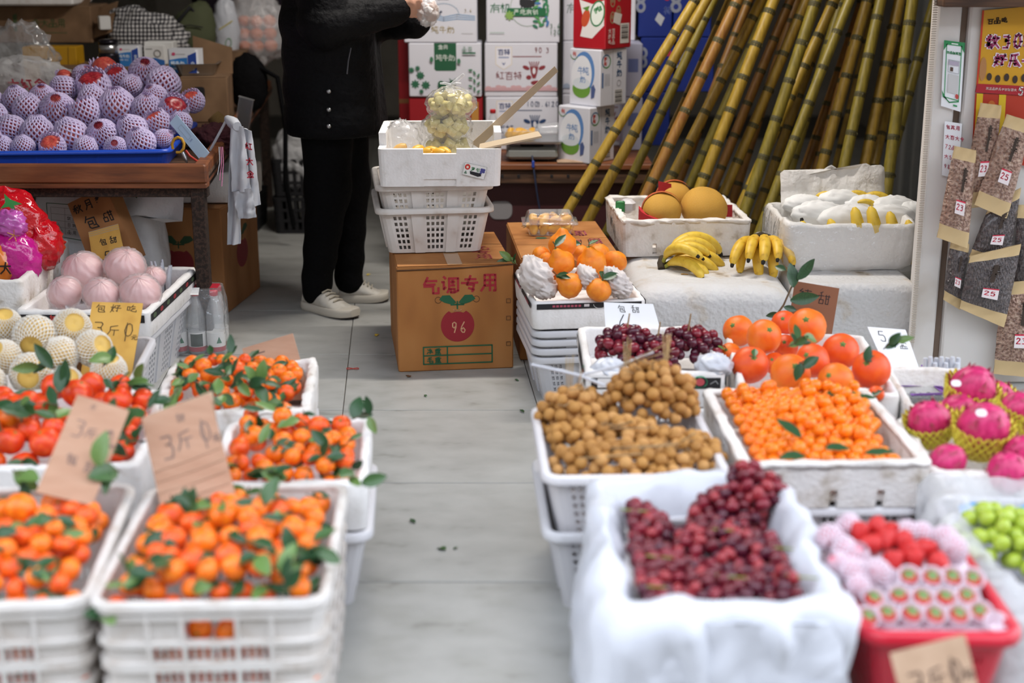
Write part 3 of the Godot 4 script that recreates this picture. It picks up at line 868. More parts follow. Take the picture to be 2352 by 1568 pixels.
# ---------------------------------------------------------------- clusters: grapes and longans on their bunch
func bunch(called: String, label: String, cat: String, grp: String, base: Vector3, balls: Array, r: float, shape: ArrayMesh, skins: Array, piece: String, n: int, tall := 1.0, keep_fn = null, avoid := []) -> Node3D:
	var o := thing(called, label, cat, T(base), grp)
	var pts := []
	var tries := 0
	while pts.size() < n and tries < n * 60:
		tries += 1
		var b: Array = balls[rng.randi() % balls.size()]
		var d := rdir().normalized()
		if d.y < -0.35: d.y = -d.y
		var p: Vector3 = b[0] + d * b[1] * rng.randf_range(0.9, 1.0)
		if keep_fn != null and not keep_fn.call(p): continue
		var ok := true
		for c in balls:
			var e: Vector3 = (p - c[0]) / c[1]
			if e.length() < 0.82: ok = false; break
		if not ok: continue
		for q in pts:
			if q.distance_squared_to(p) < 3.3 * r * r: ok = false; break
		if not ok: continue
		for q in avoid:
			if q.distance_squared_to(p) < 3.1 * r * r: ok = false; break
		if ok: pts.append(p)
	for p in pts.duplicate():
		avoid.append(p)
	var inner := 0
	for t in n * 20:
		if inner > n * 0.7: break
		var b: Array = balls[rng.randi() % balls.size()]
		var d := rdir().normalized(); d.y = absf(d.y)
		var p: Vector3 = b[0] + d * b[1] * 0.7
		if keep_fn != null and not keep_fn.call(p): continue
		var ok := true
		for q in pts:
			if q.distance_squared_to(p) < 2.2 * r * r: ok = false; break
		if ok: pts.append(p); inner += 1
	for p in pts:
		var bb := any_basis(rdir(), rng.randf() * 6.0).scaled_local(Vector3(1, tall, 1) * r * rng.randf_range(0.9, 1.08))
		part(o, piece, shape, skins[rng.randi() % skins.size()], Transform3D(bb, p - base))
	return o
func twig(o: Node3D, called: String, pts: Array, r: float, m: Material) -> void:
	var rr := []
	for i in pts.size(): rr.append(r * lerpf(1.0, 0.6, float(i) / maxi(pts.size() - 1, 1)))
	part(o, called, G.new().tube(pts, rr, 6), m)

# ---------------------------------------------------------------- bananas
func banana_mesh(k: int) -> Array:
	var key := "banana%d" % k
	if not meshes.has(key):
		var arc: float = [1.5, 1.25, 1.7][k]; var len := 0.17
		var R := len / arc
		var g := G.new(); var tip := G.new(); var st := G.new()
		var rings := []; var trs := []; var srs := []
		var n := 16
		for i in n + 1:
			var t := float(i) / n
			var a := arc * (t - 0.5)
			var c := P(0, R * cos(a) - R, R * sin(a))
			var up := P(0, cos(a), sin(a))
			var rad := 0.0185 * pow(clampf(sin(PI * clampf(t * 0.9 + 0.02, 0, 1)), 0, 1), 0.42)
			if t < 0.14: rad = lerpf(0.0065, 0.0135, smoothstep(0.0, 1.0, t / 0.14))
			if t > 0.94: rad = lerpf(rad, 0.005, (t - 0.94) / 0.06)
			var ring_ := PackedVector3Array()
			for q in 10:
				var an := TAU * q / 10
				var rr := rad * (1.0 if q % 2 == 0 else 0.95)
				ring_.append(c + Vector3.RIGHT * cos(an) * rr + up * sin(an) * rr)
			rings.append(ring_)
		g.loft(rings)
		var last := P(0, R * cos(arc / 2) - R, R * sin(arc / 2)); var dir := P(0, -sin(arc / 2), cos(arc / 2))
		tip.tube([last - dir * 0.004, last + dir * 0.004, last + dir * 0.008], [0.0068, 0.006, 0.0045], 7)
		var first := P(0, R * cos(arc / 2) - R, -R * sin(arc / 2)); var d2 := P(0, -sin(arc / 2), -cos(arc / 2))
		st.tube([first - d2 * 0.004, first + d2 * 0.022], [0.0066, 0.0072], 7)
		meshes[key] = [g.mesh(), tip.mesh(), st.mesh(), first + d2 * 0.02, last]
	return meshes[key]
func banana(o: Node3D, xf: Transform3D, k := 0, skin := "banana", ends := true) -> void:
	var b := banana_mesh(k)
	var f := part(o, "banana", b[0], mat(skin), xf)
	if not ends: return
	part(f, "tip", b[1], mat("banana_tip"))
	part(f, "stalk", b[2], mat("banana_stalk"))

# ================================================================ left side, near the street
func tangerine_pile(fr: Dictionary, list: Array, zoom: Array, r: float, rise: float, bulge: float, slope: float, label: String, grp: String, leafy: float, extra := [], red := false) -> void:
	var got := pile_places(fr, list, zoom, r, rise, bulge, slope)
	var all: Array = got[0].duplicate()
	for q in extra + got[1]:
		if all.all(func(w): return w[0].distance_to(q[0]) > 0.93 * (w[1] + q[1])): all.append(q)
	for i in all.size():
		var q: Array = all[i]
		var n := 0
		if i < got[0].size() and rng.randf() < leafy * 0.7: n = 1 + rng.randi() % 2
		elif i >= got[0].size() and q[0].y > fr.h - 0.03 and rng.randf() < leafy * 0.6: n = 2
		var skin := mat("tangerine_red") if rng.randf() < 0.35 else mat("tangerine")
		var up := Vector3(0, 0.8, 0.3) + rdir(0.55)
		citrus("mandarin" if red else "tangerine", label, "mandarin" if red else "tangerine", grp, q[0], q[1], mat("mandarin_red") if red and rng.randf() < 0.75 else skin, tangerine_shape(rng.randi() % 3), up, n, r * rng.randf_range(1.5, 2.1))
func sprig(at: Vector3, n: int, size: float, label: String, grp: String, dir := Vector3.ZERO) -> void:
	var o := thing("leaf_sprig", label, "leaves", T(at), grp)
	var tip := at + P(0, 0.01, 0)
	var d0 := dir + rdir(0.3)
	if d0.length() < 0.2: d0 = Vector3(1, 0.2, 0)
	d0 = d0.normalized() * size * 0.8
	twig(o, "stem", [P(0, 0, 0), d0 * 0.5 + P(0, 0.004, 0), d0], 0.0016, mat("twig"))
	for i in n:
		add_leaf(o, d0 * (0.15 + 0.85 * i / maxf(n - 1, 1)), (d0.normalized() * 0.6 + rdir(0.6)), Vector3(0, 1, 0.8) + rdir(0.3), size * rng.randf_range(0.8, 1.2))

func left_front() -> void:
	# two white lattice crates of tangerines by the street
	var f2 := frame4(0.317, [222, 1380], [765, 1386], [785, 1108], [332, 1112])
	white_crate(f2, 0.0, 0.317, "crate", "white lattice plastic crate heaped with leafy tangerines, cardboard price card in its back corner", "crate", mat("plastic"))
	var f1 := {"w": f2.w, "d": f2.d, "h": 0.317, "ang": f2.ang + 0.02}
	var rf := at_h(205, 1375, 0.317); var rb := at_h(312, 1107, 0.317)
	var mid := (rf + rb) / 2
	var ang := atan2((rf - rb).x, (rf - rb).z)
	f1.t = Transform3D(Basis(Vector3.UP, ang), Vector3(mid.x, 0, mid.z) - Basis(Vector3.UP, ang).x * f2.w / 2)
	white_crate(f1, 0.0, 0.317, "crate", "white lattice plastic crate of tangerines with a tall narrow price card reading 3 and 10", "crate", mat("plastic"))
	var z1 := [0, 1100, 3.35]
	var l2 := [[1340, 465, 95], [1580, 480, 100], [1745, 280, 100], [1890, 300, 85], [1770, 450, 85], [1935, 360, 90], [1985, 470, 105], [1475, 640, 105], [1310, 600, 80], [1310, 770, 105], [1465, 850, 80], [1625, 760, 95], [1755, 600, 100], [1810, 750, 100], [1965, 650, 80], [2015, 790, 100], [1020, 850, 80], [1190, 870, 95], [1165, 690, 75], [1215, 570, 60], [1680, 910, 85], [1850, 910, 75], [1980, 915, 85], [2100, 600, 80], [2240, 380, 100], [2010, 230, 85], [2130, 235, 80], [2235, 220, 60], [2220, 760, 70], [2375, 795, 92], [2290, 700, 60], [2385, 490, 55], [2460, 290, 60]]
	var ex := []
	for k in 4:
		for i in 8:
			for f in [f2, f1]: ex.append([f.t * P(-0.161 + 0.046 * i, 0.288 - 0.047 * k + 0.005 * (i % 2), f.d / 2 - 0.044), 0.0225])
	tangerine_pile(f2, l2, z1, 0.026, -0.005, 0.055, -0.01, "small orange tangerine in the white crate whose price card leans in the back corner", "tangerines of the crate with the leaning card", 0.75, ex)
	var l1 := [[155, 235, 125], [345, 275, 75], [570, 240, 75], [30, 380, 80], [175, 440, 85], [705, 330, 80], [680, 245, 60], [340, 505, 85], [480, 390, 80], [560, 400, 85], [530, 520, 80], [640, 440, 65], [690, 540, 85], [230, 610, 80], [410, 660, 80], [575, 680, 95], [90, 735, 90], [265, 775, 90], [440, 810, 75], [100, 870, 70], [25, 560, 90], [820, 360, 50], [-60, 470, 85], [-90, 650, 90], [-60, 830, 80], [-110, 280, 90], [-180, 420, 90], [-200, 560, 90], [-190, 720, 90]]
	tangerine_pile(f1, l1, z1, 0.026, -0.005, 0.045, -0.01, "small orange tangerine in the white crate under the tall narrow price card", "tangerines of the crate with the narrow card", 0.7)
	for q in [[1100, 360], [1080, 520], [1120, 760], [2260, 520], [2290, 600], [2250, 680], [2300, 330], [1000, 760], [2200, 860], [1450, 290]]:
		var p := at_h(q[0] / 3.35, 1100 + q[1] / 3.35, 0.345)
		sprig(p, 4, 0.05, "loose sprig of green citrus leaves on the tangerines of the crate with the leaning card", "leaf sprigs in the front crate")
	# foam box of tangerines standing on a white basket
	var f3 := frame4(0.3, [478, 1112], [853, 1108], [846, 960], [518, 962])
	foam_box(f3, 0.185, "worn white foam box of tangerines on a white basket beside the aisle", 0.008, 0.022, 0.02, mat("foam"))
	var fb := {"t": f3.t, "w": f3.w + 0.012, "d": f3.d + 0.02, "h": 0.185, "ang": f3.ang}
	white_crate(fb, 0.0, 0.185, "basket", "white basket with square holes under the foam box of tangerines by the aisle", "basket", mat("plastic_clean"))
	var z3 := [400, 780, 3.92]
	var l3 := [[900, 590, 85], [755, 600, 60], [1080, 600, 90], [1310, 620, 88], [1465, 620, 75], [1140, 680, 80], [540, 700, 70], [530, 800, 75], [460, 730, 60], [700, 710, 85], [950, 740, 85], [1300, 780, 90], [1510, 760, 80], [1650, 860, 80], [570, 975, 95], [710, 870, 90], [430, 840, 60], [980, 915, 85], [1150, 880, 80], [1270, 1010, 85], [1360, 920, 75], [1450, 890, 70], [1570, 930, 70], [890, 1040, 85], [1510, 1090, 75], [1610, 1050, 75], [500, 1110, 65], [620, 1130, 75], [740, 1100, 75], [1110, 1030, 60], [980, 1170, 95], [1060, 1110, 80], [1180, 1130, 75], [1130, 1210, 90], [1400, 1190, 90], [1590, 1170, 80], [570, 1230, 60], [710, 1240, 70], [1420, 1270, 60], [1570, 1260, 70], [860, 1190, 60], [400, 960, 75]]
	tangerine_pile(f3, l3, z3, 0.0245, 0.0, 0.035, 0.0, "small orange tangerine in the worn foam box that stands on a white basket", "tangerines of the foam box by the aisle", 0.5)
	for q in [[1590, 720, 0.8, 0.3], [1610, 690, 0.5, 0.5], [1600, 1160, 0.3, -0.6], [1560, 1230, 0.6, -0.6], [760, 940, 0, 0.3], [740, 690, 1, 0.2], [1220, 900, -0.3, -0.6], [1480, 950, -0.5, -0.6], [760, 1180, 1, -0.4], [1240, 1180, -1, 0.1], [1110, 700, 0.4, -0.5]]:
		var p := at_h(400 + q[0] / 3.92, 780 + q[1] / 3.92, 0.335)
		sprig(p, 2, 0.052, "loose green leaf sprig on the tangerines of the foam box by the aisle", "leaf sprigs on the aisle foam box", Vector3(q[2], 0.1, -q[3]))
	# the foam box behind it
	var f5 := frame4(0.3, [336, 945], [738, 942], [706, 826], [400, 828])
	foam_box(f5, 0.17, "worn white foam box of tangerines behind the card reading 5", 0.012, 0.024, 0.02, mat("foam_dirty"))
	var fb5 := {"t": f5.t, "w": f5.w - 0.01, "d": f5.d, "h": 0.17, "ang": f5.ang}
	white_crate(fb5, 0.0, 0.17, "basket", "white basket under the foam box with the card reading 5", "basket", mat("plastic_clean"))
	var l5 := [[165, 215, 75], [265, 240, 72], [45, 290, 70], [140, 310, 65], [360, 180, 52], [440, 190, 62], [530, 210, 76], [580, 270, 76], [320, 325, 85], [-40, 400, 60], [60, 420, 60], [470, 370, 65], [575, 400, 62], [250, 460, 82], [500, 570, 80], [440, 470, 55], [650, 480, 55], [370, 590, 55], [-80, 470, 55], [20, 500, 60], [660, 340, 60], [700, 250, 60], [620, 190, 60], [760, 420, 60], [820, 520, 60], [860, 400, 60], [780, 300, 60]]
	tangerine_pile(f5, l5, z3, 0.0235, 0.005, 0.03, 0.015, "small orange tangerine in the foam box behind the card reading 5", "tangerines behind the card reading 5", 0.85)
	for q in [[60, 170], [130, 330], [180, 370], [40, 440], [400, 350], [390, 500], [500, 430], [650, 420], [420, 220], [450, 600], [600, 620], [640, 400]]:
		var p := at_h(400 + q[0] / 3.92, 780 + q[1] / 3.92, 0.355)
		sprig(p, 3, 0.05, "sprig of dark green leaves among the tangerines behind the card reading 5", "leaf sprigs behind the card reading 5")
	# red mandarins at the left edge
	var rr := at_h(345, 1105, 0.3); var rb2 := at_h(352, 885, 0.3)
	var f4 := boxframe((rr.x + rb2.x) / 2 - 0.24, -(rr.z + rb2.z) / 2 + 0.02, 0.5, 0.54, 0.3, 0.07)
	foam_box(f4, 0.0, "white foam box of large red mandarins behind the two lattice crates", 0.005, 0.022, 0.18)
	var z4 := [0, 780, 3.564]
	var l4 := [[455, 380, 110], [780, 340, 108], [985, 380, 92], [635, 440, 120], [965, 490, 115], [1160, 490, 92], [240, 515, 95], [365, 545, 75], [85, 640, 105], [1095, 640, 85], [1205, 620, 75], [415, 730, 92], [265, 770, 92], [325, 890, 125], [100, 870, 112], [1090, 760, 85], [0, 960, 90], [190, 1050, 120], [930, 1060, 80], [1130, 1120, 75], [1180, 880, 75], [770, 640, 110], [620, 700, 110], [860, 820, 110], [640, 900, 110], [-80, 740, 110], [-120, 560, 110], [520, 1050, 110], [740, 1050, 100]]
	tangerine_pile(f4, l4, z4, 0.0335, 0.005, 0.055, 0.02, "large red orange mandarin in the foam box behind the lattice crates", "red mandarins", 0.55, [], true)
	for q in [[450, 240, -1, 0.2], [480, 540, -0.3, 0.5], [430, 500, 0, 0.6], [260, 630, -1, 0], [840, 220, -0.3, 0.8], [1130, 740, 0.2, 0.2], [1040, 840, -0.2, -0.5], [1060, 960, -0.5, -0.4], [990, 1080, -0.3, -0.6], [100, 1060, 0.8, -0.2], [30, 750, -1, 0.2], [120, 540, 0.6, -0.4], [940, 370, 1, 0.6]]:
		var p := at_h(q[0] / 3.564, 780 + q[1] / 3.564, 0.375)
		sprig(p, 3, 0.065, "sprig of green leaves on the heap of red mandarins", "leaf sprigs on the red mandarins", Vector3(q[2], 0.2, -q[3]))
	# pears in white foam nets
	var fr6 := frame4(0.3, [-140, 905], [300, 890], [352, 778], [-60, 776])
	white_crate(fr6, 0.0, 0.3, "basket", "white plastic basket of pears in white foam nets behind the red mandarins", "basket", mat("plastic_clean"))
	var base6 := solo("packing_foam", G.new().slab(8, 8, 0.02, func(u, v): return fr6.t * P((u - 0.5) * (fr6.w - 0.1), 0.2 + 0.01 * sin(u * 9 + v * 5), (v - 0.5) * (fr6.d - 0.1))), mat("foam"), "white packing foam under the netted pears", "packing foam")
	var net := net_mesh("net_pear", 26, 16, -1.45, 1.1, 0.95, 0.05, 0.42, 0.1)
	var shp: ArrayMesh = keep("pear_ball", func(): return G.new().lathe(ball_profile(0.94, 0.2, 0.16, 14), 22, Transform3D.IDENTITY, lumpy(0.06, 1.0, 3)))
	for q in [[81, 773, 52, 0.1, -0.2, 1], [165, 752, 45, 0.5, 0.6, 0.9], [72, 858, 50, 0.2, 0.1, 1.2], [140, 815, 44, -0.8, 0.5, 0.3], [8, 820, 42, -0.2, 0.6, 0.6], [150, 880, 42, 0.4, 0.5, 0.5], [10, 745, 40, 0.2, 0.7, 0.4], [215, 800, 44, 0.5, 0.3, 0.4], [-30, 880, 45, 0, 1, 0.4], [250, 850, 42, 0.2, 0.8, 0.3]]:
		var p := at_z(q[0], q[1], 3.78 - (q[1] - 740) * 0.0022)
		var r: float = q[2] / F * dep(p)
		var o := thing("netted_pear", "yellow pear in a white foam net in the basket behind the red mandarins", "pear", T(p), "pears in white nets")
		var b := any_basis(Vector3(q[3], q[4], q[5]), rng.randf() * 6).scaled_local(Vector3.ONE * r * 0.93)
		part(o, "fruit", shp, mat("pear"), Transform3D(b, Vector3.ZERO))
		part(o, "foam_net", net, mat("net_white"), Transform3D(b, Vector3.ZERO))
	front_cards()

func front_cards() -> void:
	var c := card("price_card", "tall narrow kraft price card in the crate beside the lattice crate, handwritten 3 and 10", [178, 905], [297, 942], [212, 1160], [82, 1130], 2.75, 2.55, 0.004, mat("kraft_pale"))
	c[1].text("6a5c5c", "斤", 30, 12, 12, 1.1, CH); c[1].text("6a5c5c", "3", 12, 50, 40, 2.1, CH); c[1].text("6a5c5c", "斤", 38, 64, 22, 1.8, CH); c[1].text("6a5c5c", "/", 64, 56, 34, 1.8, CH); c[1].text("6a5c5c", "0", 72, 58, 26, 1.8, CH); c[1].text("6a5c5c", "元", 88, 84, 11, 1.3, CH)
	c[1].text("6a5c5c", "包", 24, 128, 22, 1.5, CH); c[1].text("6a5c5c", "甜", 62, 136, 22, 1.5, CH)
	c[1].done(self, c[0], "lettering")
	c = card("price_card", "broad creased kraft price card leaning in the lattice crate, handwritten 3 and 10", [325, 960], [480, 905], [550, 1175], [378, 1205], 2.78, 2.62, 0.005, mat("kraft_pale"))
	c[1].text("70605a", "甜", 48, 12, 11, 1.1, CH); c[1].text("70605a", "3", 14, 34, 36, 2.0, CH); c[1].text("70605a", "斤", 38, 38, 25, 1.8, CH); c[1].text("70605a", "1", 64, 30, 40, 1.7, CH); c[1].text("70605a", "0", 72, 34, 26, 1.8, CH); c[1].text("70605a", "元", 90, 54, 10, 1.3, CH)
	c[1].done(self, c[0], "lettering")
	# the flap folded behind it
	var l: Array = c[2]; var n: Vector3 = c[3]
	var up: Vector3 = (l[0] - l[3]) * 0.1
	var g := G.new()
	g.slab(2, 2, 0.004, func(u, v): return l[0].lerp(l[1], u) - n * (0.006 + 0.02 * (1 - v)) + up * (0.6 + 0.1 * u) * (1 - v) - (l[0] - l[3]) * 0.25 * v)
	part(c[0], "flap", g, mat("kraft_grey"))
	for y in [84, 100, 116, 132]:
		var cr := G.new()
		cr.tube([c[1].m(3, y), c[1].m(50, y - 4), c[1].m(97, y - 10)], 0.0007, 5)
		part(c[0], "crease", cr, mat("kraft_grey"))
	c = card("price_card", "pale kraft price card handwritten 5 standing behind the aisle tangerines", [556, 800], [672, 765], [714, 915], [590, 925], 3.72, 3.6, 0.005, mat("kraft_pale"))
	c[1].text("6a544c", "5", 4, 12, 64, 2.2, CH); c[1].text("6a544c", "元", 46, 52, 16, 1.7, CH); c[1].text("6a544c", "/", 52, 52, 42, 1.8, CH); c[1].text("6a544c", "斤", 70, 78, 22, 1.8, CH)
	c[1].done(self, c[0], "lettering")
	c = card("price_card", "yellow price card handwritten 3 and 10 behind the red mandarins", [212, 693], [328, 696], [300, 875], [183, 872], 3.95, 3.72, 0.005, mat("yellow_board"), null, "price card", [[0.97, 0.0]])
	c[1].text("5a4426", "包好吃", 8, 6, 20, 1.7, CH, 1.3); c[1].text("5a4426", "3", 6, 48, 40, 2.1, CH); c[1].text("5a4426", "斤", 36, 60, 25, 1.8, CH); c[1].text("5a4426", "1", 58, 52, 46, 1.8, CH); c[1].text("5a4426", "0", 68, 54, 32, 1.8, CH); c[1].text("5a4426", "元", 88, 82, 12, 1.4, CH)
	c[1].done(self, c[0], "lettering")
	c = card("card_backing", "brown cardboard strip behind the yellow price card", [178, 780], [215, 772], [215, 880], [175, 880], 3.98, 3.76, 0.004, mat("kraft_dark"), null, "cardboard")

# ================================================================ left side, further in
func wrap_mesh(sd: int) -> ArrayMesh:
	return keep("wrap%d" % sd, func():
		var n := FastNoiseLite.new(); n.seed = sd; n.frequency = 1.6
		return G.new().lathe(ball_profile(0.9, 0.0, 0.05, 22), 48, Transform3D.IDENTITY, func(p):
			var az := atan2(p.z, p.x)
			var fold := absf(n.get_noise_3d(cos(az) * 4.0, p.y * 0.5, sin(az) * 4.0))
			return p * (1.05 - 0.2 * fold + 0.04 * n.get_noise_3dv(p * 3.0))))
func left_mid() -> void:
	# pink fruit in clear bags in a foam box with a black printed band
	var f7 := frame4(0.29, [88, 705], [368, 722], [414, 618], [150, 606])
	var o7 := foam_box(f7, 0.2, "white foam box with a black printed band holding pink wrapped fruit", 0.006, 0.024, 0.02, mat("foam"))
	rim_band(o7, f7, 0.2, 0.012, 0.024, func(ink, k):
		if k == 0: ink.text("d8433e", "甜心", 50, 1, 8, 1.2, CH); ink.rect("e8e6e2", 12, 1.0, 20, ink.ch - 2); ink.text("d04040", "大红", 60, 2, 8, 1.2, CH, 1.3); ink.rect("b02a30", 160, 2, 34, ink.ch - 4)
		else:
			for i in 7: ink.ell("8a2a30" if i % 2 else "4a5a40", 14 + i * 27, ink.ch * 0.5, 6, ink.ch * 0.32))
	var fb7 := {"t": f7.t, "w": f7.w - 0.02, "d": f7.d - 0.04, "h": 0.2, "ang": f7.ang}
	white_crate(fb7, 0.0, 0.2, "basket", "grey white basket under the foam box of pink wrapped fruit", "basket", mat("plastic_milky"))
	for q in [[191, 622, 48, 4.55], [287, 612, 48, 4.55], [149, 672, 41, 4.36], [232, 676, 42, 4.34], [323, 672, 48, 4.36], [352, 638, 30, 4.62], [255, 655, 38, 4.62], [180, 655, 36, 4.62]]:
		var p := at_z(q[0], q[1], q[3])
		var r: float = q[2] / F * dep(p)
		var o := thing("wrapped_fruit", "pink netted fruit wrapped in a thin clear bag in the banded foam box", "fruit", T(p), "pink wrapped fruit")
		var b := any_basis(Vector3(rng.randf_range(-0.4, 0.4), 1, 0.5), rng.randf() * 6).scaled_local(Vector3.ONE * r)
		part(o, "fruit", keep("pink_ball", func(): return G.new().lathe(ball_profile(0.86, 0.0, 0.05, 14), 20, Transform3D.IDENTITY, lumpy(0.05, 1, 4))), mat("pink_fruit"), Transform3D(b.scaled_local(Vector3.ONE * 0.93), Vector3.ZERO))
		part(o, "plastic_bag", wrap_mesh(rng.randi() % 3), mat("film_wrap", "f6eef0", 0.22, {"alpha": 0.32, "spec": 0.7, "bump": [0.02, 12.0], "scale": 5.0}), Transform3D(b, Vector3.ZERO))
		var kn := G.new()
		var kp := Vector3(rng.randf_range(-0.3, 0.3), -0.6, 0.7) * r
		for i in 3: kn.tube([kp * 0.8, kp * 1.15 + rdir(0.004), kp * 1.3 + rdir(0.012)], [0.004, 0.003, 0.006], 5)
		part(o, "bag_knot", kn, mat("film_milky"))
	# spiky white plastic in the corner of that box
	var sp_o := thing("net_sleeve", "bundle of white foam sleeves stuck in the corner of the banded foam box", "packing", T(at_z(375, 650, 4.72)))
	for i in 9:
		var x := (i % 3 - 1) * 0.018 + rng.randf_range(-0.005, 0.005); var z := (i / 3 - 1) * 0.02
		part(sp_o, "sleeve", G.new().tube([P(x, -0.06, z), P(x, 0.02, z), P(x + 0.01 * (i % 3 - 1), 0.07 + 0.012 * sin(i * 2.3), z)], [0.007, 0.009, 0.004], 6), mat("bag_white"))
	# foam crate of red gift bags
	var f8 := frame4(0.37, [-196, 645], [66, 645], [138, 553], [-118, 548])
	foam_box(f8, 0.225, "tall white foam box holding shiny red and magenta gift bags", 0.006, 0.024, 0.03, mat("foam_dirty"))
	white_crate({"t": f8.t, "w": f8.w - 0.03, "d": f8.d - 0.05, "h": 0.225, "ang": f8.ang}, 0.0, 0.225, "basket", "white basket under the foam box of red gift bags", "basket", mat("plastic"))
	gift_bags()
	# hand written cards standing in the pink fruit box
	var c := card("price_card", "brown cardboard sign handwritten over the pink wrapped fruit", [155, 468], [239, 426], [316, 590], [205, 600], 4.92, 4.82, 0.005, mat("kraft_dark"))
	c[1].text("1e1814", "秋月梨", 8, 12, 20, 2.6, CH, 1.25, Vector2.ZERO, 0.0); c[1].text("1e1814", "包", 20, 46, 30, 3, CH); c[1].text("1e1814", "甜", 64, 44, 26, 2.6, CH)
	c[1].done(self, c[0], "lettering")
	var l: Array = c[2]
	part(c[0], "side_flap", G.new().slab(1, 3, 0.004, func(u, v): return l[1].lerp(l[2], v * 1.02) + Vector3(0.02 * u * (1 - v) + 0.012 * u, 0.0, -0.05 * u)), mat("kraft_dark"))
	c = card("price_card", "small yellow card handwritten 5 in front of the brown sign", [203, 533], [271, 514], [286, 585], [213, 600], 4.82, 4.76, 0.004, mat("yellow_board"))
	c[1].text("2a2218", "包甜", 30, 34, 22, 2.8, CH, 1.3); c[1].text("2a2218", "5", 36, 76, 34, 3.4, CH)
	for i in 3: c[1].rect("b9a078", 0, i * 7.0, 100, 3)
	c[1].done(self, c[0], "lettering")

func crinkle(o: Node3D, called: String, centre: Vector3, rad: Vector3, m: Material, sd: int, amount := 0.18, tip := Vector3.ZERO, freq := 1.6, seg := 30) -> MeshInstance3D:
	var n := FastNoiseLite.new(); n.seed = sd; n.frequency = freq
	n.fractal_type = FastNoiseLite.FRACTAL_RIDGED; n.fractal_octaves = 3
	var g := G.new().lathe(ball_profile(1.0, 0, 0, 20), seg, Transform3D.IDENTITY, func(p):
		var k := 1.0 + amount * n.get_noise_3dv(p)
		var q: Vector3 = p * rad * k
		if tip != Vector3.ZERO: q += tip * pow(maxf(p.dot(tip.normalized()), 0.0), 5.0)
		return q)
	return part(o, called, g, m, T(centre))
func gift_bags() -> void:
	var red := mat("gift_red", "c20d1c", 0.12, {"coat": 0.6, "bump": [0.02, 8.0], "scale": 4.0}); var pink := mat("gift_pink", "c21a86", 0.14, {"coat": 0.6, "bump": [0.02, 8.0], "scale": 4.0})
	var o := thing("gift_bag", "shiny red gift bag with a green star leaning behind the magenta gift bag", "gift bag", T(at_z(20, 640, 4.58)), "")
	crinkle(o, "bag", at_z(20, 524, 4.58) - o.position, P(0.12, 0.12, 0.085), red, 4, 0.2)
	crinkle(o, "bag", at_z(95, 560, 4.58) - o.position, P(0.065, 0.08, 0.07), red, 9, 0.25)
	var st := Ink.new([at_z(-2, 440, 4.485) - o.position, at_z(55, 450, 4.485) - o.position, at_z(55, 492, 4.485) - o.position, at_z(-2, 485, 4.485) - o.position], 100, 100)
	st.poly("3f9a4a", [[20, 5], [45, 30], [95, 45], [60, 60], [70, 95], [40, 70], [5, 85], [25, 50]])
	st.done(self, o, "star_print")
	o = thing("gift_bag", "magenta and orange gift bag tied with gold wire in the tall foam box", "gift bag", T(at_z(20, 650, 4.46)), "")
	crinkle(o, "bag", at_z(30, 600, 4.47) - o.position, P(0.085, 0.095, 0.06), pink, 14, 0.2)
	crinkle(o, "bag", at_z(0, 610, 4.44) - o.position, P(0.05, 0.08, 0.05), mat("gift_orange", "d8782c", 0.2, {"coat": 0.5}), 15, 0.16)
	crinkle(o, "ruffle", at_z(25, 515, 4.47) - o.position, P(0.045, 0.04, 0.035), mat("gift_lilac", "c45ab0", 0.16, {"coat": 0.6}), 17, 0.4, Vector3.ZERO, 2.4)
	var g := G.new()
	for i in 5: g.tube([at_z(32, 540, 4.42) - o.position, at_z(32, 540, 4.415) - o.position + P(0.02 * cos(i * 1.3), 0.02 * sin(i * 1.3), 0.01)], 0.0012, 5)
	part(o, "gold_tie", g, mat("gold", "d8a838", 0.3, {"metal": 0.8}))
	var k := Ink.new([at_z(-8, 590, 4.39) - o.position, at_z(32, 590, 4.39) - o.position, at_z(32, 640, 4.39) - o.position, at_z(-8, 640, 4.39) - o.position], 100, 120)
	k.text("24140c", "大", 18, 30, 62, 9, CH)
	k.done(self, o, "lettering")

# ================================================================ the table with the apples
func apple_thing(p: Vector3, r: float, bare: float, dir: Vector3, i: int) -> void:
	var o := thing("netted_apple", "red apple in a lilac foam net in the blue tray", "apple", T(p), "apples in lilac nets")
	if bare > 0.5: tag(o, "red apple standing bare out of its lilac net on top of the heap" if bare > 0.9 else "red apple whose lilac net has slipped off its side", "apple", "bare apples on the heap")
	var shp: ArrayMesh = keep("apple", func(): return G.new().lathe(ball_profile(0.92, 0.22, 0.16, 16), 24, Transform3D.IDENTITY, lumpy(0.06, 0.9, 8)))
	var b := any_basis(dir, rng.randf() * 6).scaled_local(Vector3.ONE * r)
	part(o, "fruit", shp, mat("apple") if i % 3 else mat("apple_light"), Transform3D(b, Vector3.ZERO))
	var net := net_mesh("net_a", 18, 13, -1.4, 1.3, 0.95, 0.085, 0.62, 0.16) if bare <= 0.0 else (net_mesh("net_b", 18, 11, -1.45, 0.85, 0.95, 0.085, 0.62, 0.2) if bare < 0.7 else net_mesh("net_c", 18, 8, -1.45, 0.15, 0.95, 0.085, 0.62, 0.22))
	part(o, "foam_net", net, mat("net_lilac"), Transform3D(b, Vector3.ZERO))

